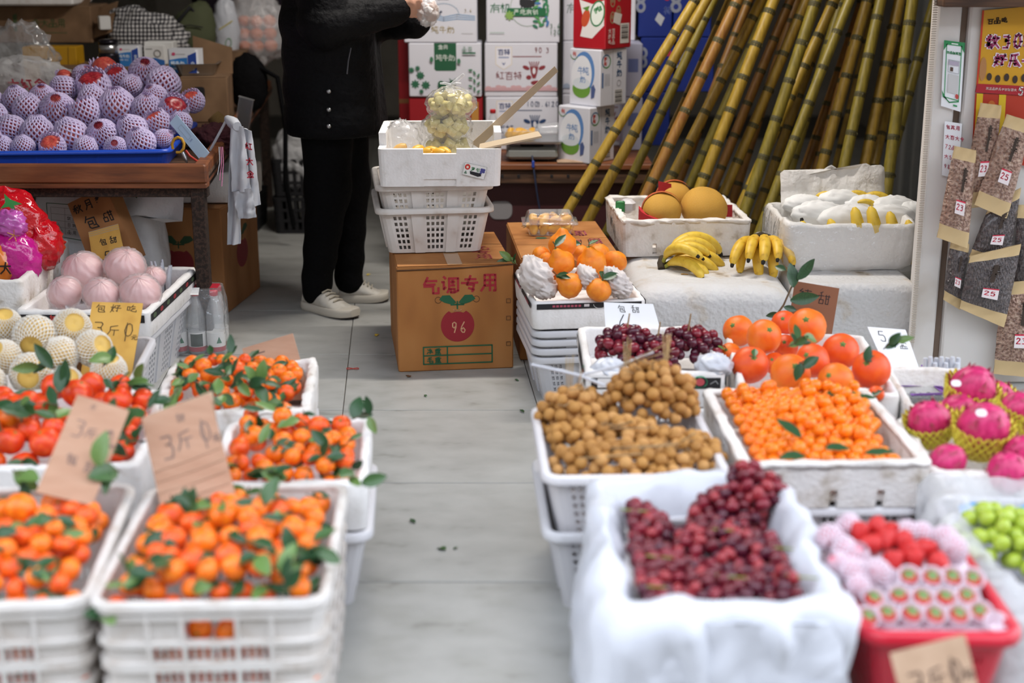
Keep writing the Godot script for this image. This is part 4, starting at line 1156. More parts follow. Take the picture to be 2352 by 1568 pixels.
func table() -> void:
	var psi := 0.087
	var c := at_z(472, 379, 4.73)          # front right corner, top of the rail
	var back := P(-sin(psi), 0, -cos(psi))
	var rt := P(cos(psi), 0, -sin(psi))
	var root := T(P(c.x, 0, c.z))
	var o := thing("wooden_table", "long brown wooden table with raised rails on rusty square iron legs", "table", root)
	var L := 2.9
	part(o, "tabletop", G.new().slab(1, 1, 0.02, func(u, v): return P(-2.2 * u, c.y - 0.045, -0.03) + back * L * v + P(0, 0, 0)), mat("wood_dark"))
	part(o, "front_rail", G.new().box(P(2.2, 0.062, 0.045), P(-1.1, c.y - 0.031, -0.022), 0.005), mat("wood"))
	part(o, "front_rail", G.new().box(P(2.2, 0.016, 0.05), P(-1.1, c.y - 0.071, -0.024), 0.003), mat("wood"))
	var rb := Basis(Vector3.UP, psi)
	part(o, "side_rail", G.new().box(P(0.045, 0.075, L), P(-0.0225, c.y - 0.038, -L / 2 - 0.01), 0.006, Transform3D(rb, Vector3.ZERO)), mat("wood"))
	part(o, "apron", G.new().box(P(2.15, 0.035, 0.035), P(-1.08, c.y - 0.097, -0.05), 0.003), mat("rust"))
	part(o, "apron", G.new().box(P(0.035, 0.035, L - 0.1), P(-0.04, c.y - 0.097, -L / 2 - 0.05), 0.003, Transform3D(rb, Vector3.ZERO)), mat("rust"))
	for q in [[0.0, -0.05], [0.0, -1.75], [0.0, -2.8], [-2.0, -0.05]]:
		var p: Vector3 = rb * P(-0.035, 0, q[1]) + P(q[0], 0, 0)
		part(o, "leg", G.new().box(P(0.046, c.y - 0.08, 0.046), p + P(0.0, (c.y - 0.08) / 2, 0), 0.003), mat("rust"))
	for q in [[-1.75, -2.8]]:
		var a: Vector3 = rb * P(-0.035, 0.22, q[0]); var b: Vector3 = rb * P(-0.035, 0.22, q[1])
		part(o, "stretcher", G.new().tube([a, b], 0.014, 4, true, true), mat("rust"))
	var ty := c.y - 0.035
	# pink string ends on the rail corner
	var s0 := at_z(505, 350, 4.8)
	var st := thing("pink_string", "frayed pink and white string ends hanging from the table corner", "string", T(s0))
	for i in 3:
		var x := 0.006 * i
		part(st, "strand", G.new().tube([P(x, 0.02, 0.01), P(x + 0.004, -0.03, 0.03), P(x - 0.006, -0.07 - 0.02 * i, 0.03)], 0.0016, 5), mat("pink_thread", "d88ab0", 0.7) if i else mat("bag_white"))
	# blue tray and its apples
	var ft := frame4(ty + 0.065, [-190, 348], [387, 346], [450, 282], [-120, 282])
	var tr := thing("blue_tray", "shallow blue plastic tray on the wooden table", "tray", ft.t.translated(P(0, ty, 0)))
	part(tr, "wall", shell({"w": ft.w - 0.02, "d": ft.d - 0.02, "h": 0.062, "taper": 0.015, "r": 0.03, "th": 0.004, "rib": 0.002, "sx": [[0.245, "p"], [0.01, "r"], [0.245, "p"], [0.01, "r"], [0.245, "p"], [0.01, "r"], [0.245, "p"]], "sz": [[0.5, "p"], [0.01, "r"], [0.5, "p"]], "rows": [[1, "p"]]}), mat("blue_plastic"))
	part(tr, "rim", ring(ft.w - 0.02, ft.d - 0.02, 0.03, [V2(-0.004, 0.052), V2(0.012, 0.05), V2(0.014, 0.056), V2(0.012, 0.065), V2(0.0, 0.066), V2(-0.005, 0.062)]), mat("blue_plastic"))
	part(tr, "base", plate(ft.w - 0.05, ft.d - 0.05, 0.03, 0.0, 0.005), mat("blue_plastic"))
	var za := [0, 0, 3.564]
	var la := [[860, 565, 112, 1], [1190, 600, 132], [930, 650, 100, 0.6], [670, 625, 95], [790, 720, 140, 0.6], [520, 735, 112], [545, 630, 70, 0.8], [1075, 705, 92], [1320, 720, 140], [1250, 805, 105], [130, 830, 112], [215, 885, 122], [475, 895, 140], [760, 795, 115], [730, 915, 130, 0.6], [1005, 880, 150], [1190, 855, 122], [1430, 885, 122, 0.5], [1545, 845, 95, 0.5], [80, 1065, 118], [305, 1080, 130], [580, 1110, 142], [850, 1100, 128], [1100, 1065, 130], [1335, 1015, 112, 0.6], [1190, 1165, 125], [190, 1205, 95], [430, 1205, 108, 0.6], [700, 1215, 98], [960, 1210, 96], [1290, 1145, 80], [10, 1205, 100], [-60, 950, 120], [-90, 1120, 120], [1420, 1010, 90], [-30, 830, 100], [340, 800, 110]]
	var got := [[], []]
	for q in la:
		var y: float = q[1] / 3.564
		var p := at_z(q[0] / 3.564, y, 4.95 + (340 - y) * 0.0034)
		got[0].append([p, q[2] / 3.564 / F * dep(p)])
	for it in 8:
		for i in got[0].size():
			for j in range(i + 1, got[0].size()):
				var dv: Vector3 = got[0][j][0] - got[0][i][0]
				var need: float = (got[0][i][1] + got[0][j][1]) * 0.93
				if dv.length() < need:
					var s: Vector3 = dv.normalized() * (need - dv.length()) * 0.4
					got[0][i][0] -= s; got[0][j][0] += s
	for q in got[0]: q[0].y = maxf(q[0].y, ty + 0.01 + q[1])
	for i in 7:
		for j in 5:
			var l := P(-0.28 + 0.105 * i, ty + 0.055, -ft.d / 2 + 0.08 + 0.1 * j)
			got[1].append([ft.t * l, 0.046])
			if j < 3 and i < 6: got[1].append([ft.t * (l + P(0.05, 0.075, 0.05)), 0.046])
	got[1] = got[1].filter(func(q): return got[0].all(func(r): return r[0].distance_to(q[0]) > 0.085))
	var k := 0
	for q in got[0]:
		var bare: float = la[k][3] if la[k].size() > 3 else 0.0
		apple_thing(q[0], q[1] * 0.94, bare, Vector3(0, 1, 0.35) + rdir(0.4), k)
		k += 1
	for q in got[1]:
		apple_thing(q[0], q[1] * 0.9, 0.0, Vector3(0, 1, 0.35) + rdir(0.5), k); k += 1
	table_things(ty)
	under_table()

func table_things(ty: float) -> void:
	var cm := mat("carton_brown", null, 0.88, {"ramp": [[0.0, "6e543c"], [1.0, "8a6c50"]], "freq": 0.01, "scale": 2.0})
	# supports: cartons on the table
	var p := at_z(462, 268, 6.1)
	var a := carton("carton", "small open brown carton carrying the steel tray on the table", T(P(p.x, ty, -6.25), 0.1), P(0.2, 0.19, 0.25), cm)
	part(a, "torn_hole", G.new().loft([rrect(0.022, 0.03, 0.012, 0.0), rrect(0.024, 0.032, 0.012, 0.003)], true, true, true), mat("dark"), Transform3D(Basis(Vector3.RIGHT, PI / 2), P(-0.02, 0.12, 0.125)))
	part(a, "lid_flap", G.new().slab(4, 4, 0.004, func(u, v): return P(-0.06 + 0.17 * u, 0.19 + 0.16 * v - 0.05 * u * v, -0.08 - 0.03 * v + 0.03 * u)), cm)
	var sx := at_z(320, 190, 6.35)
	carton("carton", "low brown carton behind the apples under the milk packs and thermos", T(P(sx.x - 0.1, ty, -6.45), 0.05), P(0.62, 0.215, 0.34), cm)
	var top := ty + 0.218
	# steel tray
	var tp := at_z(448, 172, 6.2)
	var tray := thing("steel_tray", "square stainless steel tray with flared rim on the small carton", "tray", T(P(tp.x, ty + 0.195, -6.25), 0.1))
	var sr := []
	for q in [[0.072, 0.07, 0.0], [0.085, 0.085, 0.045], [0.1, 0.1, 0.048], [0.1, 0.1, 0.05], [0.084, 0.084, 0.047], [0.07, 0.068, 0.003]]: sr.append(rrect(q[0], q[1], 0.02, q[2]))
	part(tray, "body", G.new().loft(sr), mat("steel"))
	# milk packs
	for q in [[426, 165, 6.2, 0.135, 0.1, ty + 0.205, "blue and white milk carton pack in the steel tray", 1], [297, 150, 6.38, 0.1, 0.088, top, "blue and white milk carton pack beside the thermos", 0]]:
		var w: float = q[3]; var h: float = q[4]
		var x := at_z(q[0], q[1], q[2]).x
		var o := thing("milk_pack", q[6], "milk pack", T(P(x, q[5], -q[2] - 0.02), -0.12 if q[7] else 0.05))
		var s := P(w, h, 0.085)
		part(o, "body", G.new().loft([rrect(w / 2, 0.042, 0.012, 0.0), rrect(w / 2, 0.042, 0.014, h * 0.5), rrect(w / 2, 0.042, 0.012, h)], true, true, true), mat("milk_white", "e6e8ee", 0.35))
		var ink := Ink.new(face(P(w, h, 0.085), "front"), 100, 100 * h / w)
		ink.poly("2f7cc4", [[6, 34], [40, 28], [66, 26], [66, ink.ch], [6, ink.ch]]); ink.poly("2448a0", [[68, 20], [96, 8], [96, ink.ch], [68, ink.ch]])
		ink.ell("d04a72", 22, 15, 6, 5); ink.line("c8c8c8", [[30, 15], [60, 15]], 2); ink.text("e8f2fa", "纯牛奶", 12, 38, 13, 2, CH, 1.0); ink.text("e8f2fa", "PURE MILK", 16, 58, 5, 1, CH, 0.9)
		ink.text("d8e2f4", "8", 74, 40, 24, 4, CH)
		ink.done(self, o)
	var bx := at_z(362, 150, 6.4)
	var wb := thing("paper_box", "plain white paper box between the two milk packs", "box", T(P(bx.x, top, -6.48)))
	part(wb, "body", G.new().box(P(0.13, 0.1, 0.09), P(0, 0.05, 0), 0.004), mat("paper_white", "dcdcda", 0.7))
	part(wb, "tuck_flap", G.new().box(P(0.09, 0.085, 0.02), P(-0.015, 0.043, 0.056), 0.002), mat("paper_white"))
	var wi := Ink.new([P(-0.06, 0.086, 0.0665), P(0.03, 0.086, 0.0665), P(0.03, 0, 0.0665), P(-0.06, 0, 0.0665)], 100, 95)
	wi.arc("9a948a", 65, 40, 16, 16, 0, TAU, 5); wi.line("8a8a88", [[10, 18], [40, 18]], 4); wi.poly("2a66b0", [[0, 72], [50, 60], [100, 72], [100, 95], [0, 95]])
	wi.done(self, wb)
	# thermos, cup
	var th := at_z(244, 150, 6.3)
	var t := thing("thermos", "steel vacuum flask with a dark shiny cap behind the apples", "flask", T(P(th.x, top, -6.36)))
	part(t, "body", G.new().lathe([V2(0.001, 0), V2(0.045, 0), V2(0.047, 0.004), V2(0.047, 0.05), V2(0.04, 0.06), V2(0.001, 0.06)], 24), mat("flask", "26232a", 0.25, {"metal": 0.6}))
	part(t, "collar", G.new().lathe([V2(0.001, 0.058), V2(0.042, 0.058), V2(0.042, 0.095), V2(0.001, 0.095)], 24), mat("steel"))
	part(t, "cap", G.new().lathe([V2(0.001, 0.094), V2(0.043, 0.094), V2(0.044, 0.108), V2(0.036, 0.116), V2(0.001, 0.117)], 24), mat("flask"))
	var cu := at_z(376, 190, 6.1)
	t = thing("paper_cup", "cream paper cup with a stepped plastic lid beside the steel tray", "cup", T(P(cu.x, ty, -6.12)))
	part(t, "cup", G.new().lathe([V2(0.001, 0), V2(0.03, 0), V2(0.04, 0.19), V2(0.001, 0.19)], 22), mat("cup_cream", "d9d2c4", 0.6))
	part(t, "lid", G.new().lathe([V2(0.001, 0.188), V2(0.043, 0.188), V2(0.043, 0.2), V2(0.038, 0.203), V2(0.038, 0.215), V2(0.034, 0.22), V2(0.026, 0.222), V2(0.001, 0.222)], 22), mat("cup_lid", "e6e2d8", 0.45))
	# yellow box and the big carton on the left
	var yb := at_z(120, 160, 6.4)
	var y := thing("yellow_box", "yellow liquor gift box with black lettering behind the apples", "box", T(P(yb.x, ty, -6.5)))
	part(y, "body", G.new().box(P(0.24, 0.295, 0.12), P(-0.02, 0.1475, 0), 0.003), mat("yellow_pack", "c69416", 0.5))
	var yi := Ink.new([P(-0.14, 0.295, 0.06), P(0.1, 0.295, 0.06), P(0.1, 0.15, 0.06), P(-0.14, 0.15, 0.06)], 100, 60)
	yi.text("3a2a10", "真正纯", 30, 34, 12, 2.4, CH, 0.95); yi.text("3a2a10", "大品", 36, 20, 7, 1.2, CH)
	yi.line("7a5a1c", [[86, 0], [82, 60]], 1.2)
	yi.done(self, y)
	var bg := at_z(110, 105, 6.7)
	var big := carton("carton", "long brown carton with green print and torn open end stacked on the yellow box", T(P(bg.x - 0.1, ty + 0.298, -6.78), 0.0), P(0.66, 0.165, 0.3), cm, "", false)
	var gi := Ink.new(face(P(0.66, 0.165, 0.3), "front"), 200, 50)
	gi.text("4a5a34", "金大品用", 118, 18, 10, 1.2, CH, 1.0); gi.line("4a5a34", [[118, 36], [165, 36]], 1)
	gi.poly("4a5a34", [[92, 12], [98, 10], [97, 34], [92, 34]]); gi.done(self, big)
	part(big, "torn_flap", G.new().slab(4, 4, 0.004, func(u, v): return P(0.33 + 0.09 * u, 0.02 + 0.13 * v + 0.03 * u, 0.14 - 0.12 * v + 0.02 * sin(v * 5))), cm)
	part(big, "torn_flap", G.new().slab(4, 4, 0.004, func(u, v): return P(0.25 + 0.06 * v, 0.165 + 0.06 * u * v + 0.03 * u, 0.12 - 0.2 * u)), cm)
	var wbx := at_z(236, 42, 6.6)
	solo("paper_box", G.new().box(P(0.05, 0.06, 0.06), P(0, 0.03, 0), 0.003), mat("paper_white"), "small white paper box sticking out of the torn carton end", "box", T(P(wbx.x, ty + 0.36, -6.62), 0.4))
	# foam lids over the carton
	solo("foam_board", G.new().box(P(0.62, 0.05, 0.34), P(0, 0.025, 0), 0.008), mat("foam"), "white foam board lying on the long brown carton", "foam board", T(P(bg.x - 0.14, ty + 0.468, -6.72), 0.03))
	# crumpled clear bag behind the apples
	var cb := thing("plastic_bag", "crumpled clear plastic bag with red print behind the apple heap", "plastic bag", T(at_z(60, 230, 5.75)))
	crinkle(cb, "film", P(0, 0.05, 0), P(0.2, 0.1, 0.08), mat("film_milky"), 31, 0.35)
	var ri := Ink.new([P(-0.05, 0.1, 0.09), P(0.12, 0.1, 0.09), P(0.16, -0.02, 0.1), P(0, -0.02, 0.1)], 100, 70)
	ri.text("c05060", "大红金", 5, 5, 24, 4, CH, 1.1); ri.done(self, cb)
	crinkle(cb, "film", P(-0.03, 0.16, -0.05), P(0.13, 0.12, 0.06), mat("film"), 33, 0.4)
	var rb := thing("red_bag", "edge of a red plastic bag beside the blue tray", "plastic bag", T(at_z(-10, 300, 5.5)))
	crinkle(rb, "film", P(-0.04, 0.06, 0), P(0.075, 0.12, 0.08), mat("red_film", "b4141c", 0.25), 35, 0.2)
	# checked cloth
	var im := Image.create(64, 64, false, Image.FORMAT_RGB8)
	for yy in 64:
		for xx in 64:
			var ca := (xx / 8) % 2; var cb2 := (yy / 8) % 2
			im.set_pixel(xx, yy, c8("e4e2e0") if ca + cb2 == 2 else (c8("15151a") if ca + cb2 == 0 else c8("5c5a5e")))
	var ck := mat("check", "ffffff", 0.85)
	ck.albedo_texture = ImageTexture.create_from_image(im); ck.uv1_triplanar = true; ck.uv1_scale = Vector3.ONE * 14.0
	var ch := thing("checked_cloth", "black and white checked cloth bundle in front of the torn carton", "cloth", T(P(at_z(318, 100, 6.55).x, ty + 0.218, -6.72)))
	crinkle(ch, "cloth", P(0, 0.08, 0), P(0.17, 0.11, 0.09), ck, 41, 0.4, P(-0.03, 0.05, 0), 1.1)
	# olive bag, white bag, orange bag, black bag
	var ol := thing("canvas_bag", "olive green canvas bag with a black strap on the table", "bag", T(P(at_z(430, 95, 6.7).x, ty + 0.26, -6.85)))
	crinkle(ol, "body", P(0, 0.06, 0), P(0.1, 0.12, 0.07), mat("olive", "4d5238", 0.85), 44, 0.12, P(0.02, 0.04, 0))
	part(ol, "strap", G.new().tube([P(-0.1, 0.03, 0.06), P(-0.06, 0.12, 0.08), P(0.0, 0.19, 0.05), P(0.03, 0.15, 0.03)], 0.009, 6), mat("dark"))
	part(ol, "pocket_seam", G.new().tube([P(-0.06, 0.1, 0.075), P(0.0, 0.11, 0.082), P(0.06, 0.1, 0.075)], 0.003, 6), mat("dark"))
	var wh := thing("plastic_bag", "white carrier bag with a yellow and green mark beside the olive bag", "plastic bag", T(P(at_z(505, 120, 6.8).x, ty + 0.25, -6.98)))
	crinkle(wh, "film", P(0, 0.08, 0), P(0.06, 0.15, 0.05), mat("bag_white"), 46, 0.18)
	var whi := Ink.new([P(-0.03, 0.13, 0.052), P(0.05, 0.17, 0.052), P(0.05, 0, 0.052), P(-0.03, -0.02, 0.052)], 100, 140)
	whi.line("c8b850", [[10, 40], [90, 30]], 5); whi.arc("6aa86a", 60, 110, 18, 18, 0, TAU, 4); whi.done(self, wh)
	var ob := thing("orange_bag", "clear plastic bag of oranges at the far end of the table", "plastic bag", T(P(at_z(585, 155, 7.0).x, ty + 0.2, -7.1)))
	crinkle(ob, "film", P(0, 0.13, 0), P(0.15, 0.16, 0.1), mat("film_milky"), 48, 0.22)
	for i in 9: part(ob, "orange", tangerine_shape(i % 3), mat("tangerine"), Transform3D(Basis().scaled(Vector3.ONE * 0.034), P(-0.06 + 0.062 * (i % 3), 0.05 + 0.06 * (i / 3), 0.02 * sin(i * 2.0))))
	for s in [-1, 1]: part(ob, "handle", G.new().tube([P(0.02 * s, 0.22, 0.02), P(0.05 + 0.03 * s, 0.3, 0.02), P(0.07 + 0.03 * s, 0.2, 0.02)], 0.008, 6), mat("film_milky"))
	var bb := thing("shoulder_bag", "small black shoulder bag with a strap hanging off the table", "bag", T(P(at_z(552, 200, 6.3).x, ty + 0.0, -6.5)))
	crinkle(bb, "body", P(0, 0.13, 0), P(0.085, 0.13, 0.06), mat("black_cloth"), 50, 0.1)
	part(bb, "zip_puller", G.new().box(P(0.012, 0.035, 0.005), P(-0.045, 0.16, 0.065), 0.002, Transform3D(Basis(Vector3.BACK, 0.5), P(0, 0, 0))), mat("steel"))
	part(bb, "strap", G.new().tube([P(0.06, 0.2, 0.02), P(0.14, 0.16, 0.05), P(0.17, -0.05, 0.07), P(0.16, -0.3, 0.08), P(0.18, -0.52, 0.02)], 0.011, 6), mat("black_cloth"))
	# support box for the bags at the back
	carton("carton", "brown carton under the bags at the back of the table", T(P(at_z(470, 150, 7.0).x - 0.1, ty, -7.0), 0.08), P(0.62, 0.24, 0.36), cm)
	# card in a clear stand, hat, cloth, blue card, pliers
	var q0 := at_z(548, 262, 5.75)
	var cs := thing("card_stand", "clear plastic stand holding a brown card on the table rail", "card stand", T(P(q0.x, ty, -5.78), -0.25))
	part(cs, "card", G.new().box(P(0.05, 0.12, 0.003), P(0, 0.075, 0.0), 0.001, Transform3D(Basis(Vector3.BACK, -0.22), Vector3.ZERO)), mat("brown_card", "5c4634", 0.8))
	part(cs, "sleeve", G.new().box(P(0.064, 0.14, 0.008), P(0, 0.075, 0.0), 0.002, Transform3D(Basis(Vector3.BACK, -0.22), Vector3.ZERO)), mat("clear_sleeve", "e8ecf0", 0.1, {"alpha": 0.3}))
	part(cs, "edge", G.new().box(P(0.068, 0.005, 0.01), P(0, 0.146, 0.0), 0.001, Transform3D(Basis(Vector3.BACK, -0.22), Vector3.ZERO)), mat("paper_white"))
	q0 = at_z(503, 272, 5.6)
	solo("straw_hat", G.new().lathe([V2(0.001, 0.07), V2(0.028, 0.068), V2(0.034, 0.03), V2(0.037, 0.0), V2(0.033, 0.0), V2(0.03, 0.03), V2(0.001, 0.06)], 20), mat("straw", null, 0.85, {"ramp": [[0.0, "8a6c40"], [1.0, "b89860"]], "freq": 0.03, "scale": 3.0, "stretch": Vector3(1, 14, 1)}), "small rolled straw brim lying beside the small carton", "hat", Transform3D(Basis(Vector3.BACK, 0.7), P(q0.x, ty + 0.03, -5.7)))
	var mc := thing("maroon_cloth", "crumpled maroon cloth at the corner of the table", "cloth", T(P(at_z(482, 318, 5.3).x, ty, -5.38)))
	crinkle(mc, "cloth", P(0, 0.03, 0), P(0.075, 0.05, 0.08), mat("maroon", "431820", 0.9, {"bump": [0.05, 8.0], "scale": 6.0}), 55, 0.45, Vector3.ZERO, 2.6)
	var c := card("blue_card", "long pale blue card leaning on the apple tray", [389, 282], [406, 263], [480, 350], [462, 370], 5.05, 4.9, 0.004, mat("pale_blue", "b9d2ea", 0.5), null, "card")
	c[1].frame("a4b8cc", 30, 120, 42, 180, 5); c[1].line("9ab0d0", [[40, 330], [60, 330]], 18); c[1].done(self, c[0])
	var pl := thing("pliers", "pliers with yellow and red handles in the table corner", "pliers", T(at_z(428, 372, 4.85)))
	var hz := 4.85
	var ring_pts := []
	for i in 9:
		var an := lerpf(0.4, TAU - 0.3, i / 8.0)
		ring_pts.append(at_z(405 + 14 * cos(an + 2.2) + 4, 333 + 18 * sin(an + 2.2), hz) - pl.position)
	part(pl, "handle", G.new().tube(ring_pts, 0.005, 7), mat("yellow_grip", "c8962a", 0.4))
	part(pl, "handle", G.new().tube([at_z(426, 345, hz) - pl.position, at_z(436, 358, hz) - pl.position, at_z(456, 372, hz - 0.02) - pl.position], 0.0045, 7), mat("red_grip", "b03020", 0.4))
	part(pl, "jaw", G.new().tube([at_z(418, 350, hz) - pl.position, at_z(424, 362, hz) - pl.position, at_z(430, 374, hz) - pl.position], [0.008, 0.009, 0.003], 6), mat("steel"))
	# white carrier bags tied to the corner
	var hb := thing("carrier_bag", "bunch of white carrier bags with red print hanging from the table corner", "plastic bag", T(at_z(548, 560, 4.98)))
	var q := hb.position
	part(hb, "knot", G.new().tube([at_z(522, 272, 5.05) - q, at_z(535, 282, 5.0) - q, at_z(545, 290, 4.96) - q], [0.012, 0.022, 0.016], 9), mat("bag_white"))
	var cc := at_z(472, 379, 4.73)
	part(hb, "tie", G.new().tube([at_z(522, 272, 5.05) - q, P(cc.x - 0.05, cc.y + 0.002, -5.05) - q], 0.005, 6), mat("bag_white"))
	var nz := FastNoiseLite.new(); nz.seed = 4; nz.frequency = 9.0
	var strips := [[[530, 285], [560, 290], [575, 440], [532, 440], 0.0], [[545, 290], [578, 300], [598, 470], [560, 480], 0.02], [[535, 440], [578, 430], [588, 500], [548, 502], 0.0], [[530, 300], [550, 300], [552, 560], [522, 562], 0.035]]
	for s in strips:
		var w4 := [at_z(s[0][0], s[0][1], 4.97 + s[4]), at_z(s[1][0], s[1][1], 4.97 + s[4]), at_z(s[2][0], s[2][1], 4.97 + s[4]), at_z(s[3][0], s[3][1], 4.97 + s[4])]
		var so := part(hb, "bag", G.new().slab(12, 14, 0.003, func(u, v):
			var pp: Vector3 = w4[0].lerp(w4[1], u).lerp(w4[3].lerp(w4[2], u), v)
			return pp - q + P(0, 0, 0.008 * sin(u * 9 + v * 3) + 0.012 * nz.get_noise_2d(u * 0.2, v * 0.3 + s[4] * 9))), mat("bag_white"))
	var bi := Ink.new([at_z(560, 318, 4.94) - q, at_z(582, 322, 4.94) - q, at_z(590, 430, 4.94) - q, at_z(564, 432, 4.94) - q], 60, 260)
	bi.text("c84050", "红", 10, 20, 36, 7, CH); bi.text("c84050", "大", 10, 100, 36, 7, CH); bi.text("c84050", "金", 12, 170, 34, 7, CH)
	bi.done(self, hb, "lettering")

func bottle(p: Vector3, label: String, grp: String, cap := "c8283c", h := 0.225, side := 0) -> void:
	var o := thing("water_bottle", label, "bottle", T(p, rng.randf() * 0.6), grp)
	var s := h / 0.225
	part(o, "body", G.new().lathe([V2(0.001, 0), V2(0.026, 0), V2(0.0305, 0.006), V2(0.03, 0.02), V2(0.031, 0.04), V2(0.03, 0.06), V2(0.031, 0.09), V2(0.0305, 0.13), V2(0.028, 0.15), V2(0.018, 0.185), V2(0.0125, 0.198), V2(0.0125, 0.206)].map(func(v): return v * s), 20), mat("bottle_clear", "e8eef2", 0.08, {"alpha": 0.28, "spec": 0.7}))
	part(o, "cap", G.new().lathe([V2(0.001, 0.206), V2(0.0145, 0.206), V2(0.0145, 0.222), V2(0.012, 0.225), V2(0.001, 0.2255)].map(func(v): return v * s), 18), mat("cap_" + cap, cap, 0.4))
	if side >= 0:
		var lb := part(o, "wrap_label", G.new().lathe([V2(0.0312, 0.012), V2(0.0318, 0.013), V2(0.0318, 0.078), V2(0.0312, 0.079)].map(func(v): return v * s), 24), mat("bottle_label", "e4e4e2", 0.5))
		part(lb, "label_stripe", G.new().lathe([V2(0.0318, 0.012), V2(0.0322, 0.0125), V2(0.0322, 0.028), V2(0.0318, 0.0285)].map(func(v): return v * s), 24), mat("label_red", "a8182c", 0.5))
		if side == 1: part(lb, "label_picture", G.new().loft([0, 1].map(func(j): return PackedVector3Array(range(8).map(func(i): return P(sin(-0.7 + 0.2 * i) * 0.0323, 0.03 + 0.045 * j, cos(-0.7 + 0.2 * i) * 0.0323)))), false, false, false, false, false, false), mat("label_wood", "24362c", 0.6))
		else: part(lb, "label_mark", G.new().loft([0, 1].map(func(j): return PackedVector3Array(range(5).map(func(i): return P(sin(-0.3 * (1 - j) + 0.15 * i * (1 - j)) * 0.0323, 0.042 + 0.024 * j, cos(-0.3 * (1 - j) + 0.15 * i * (1 - j)) * 0.0323)))), false, false, false, false, false, false), mat("label_green", "1f6a4a", 0.6))

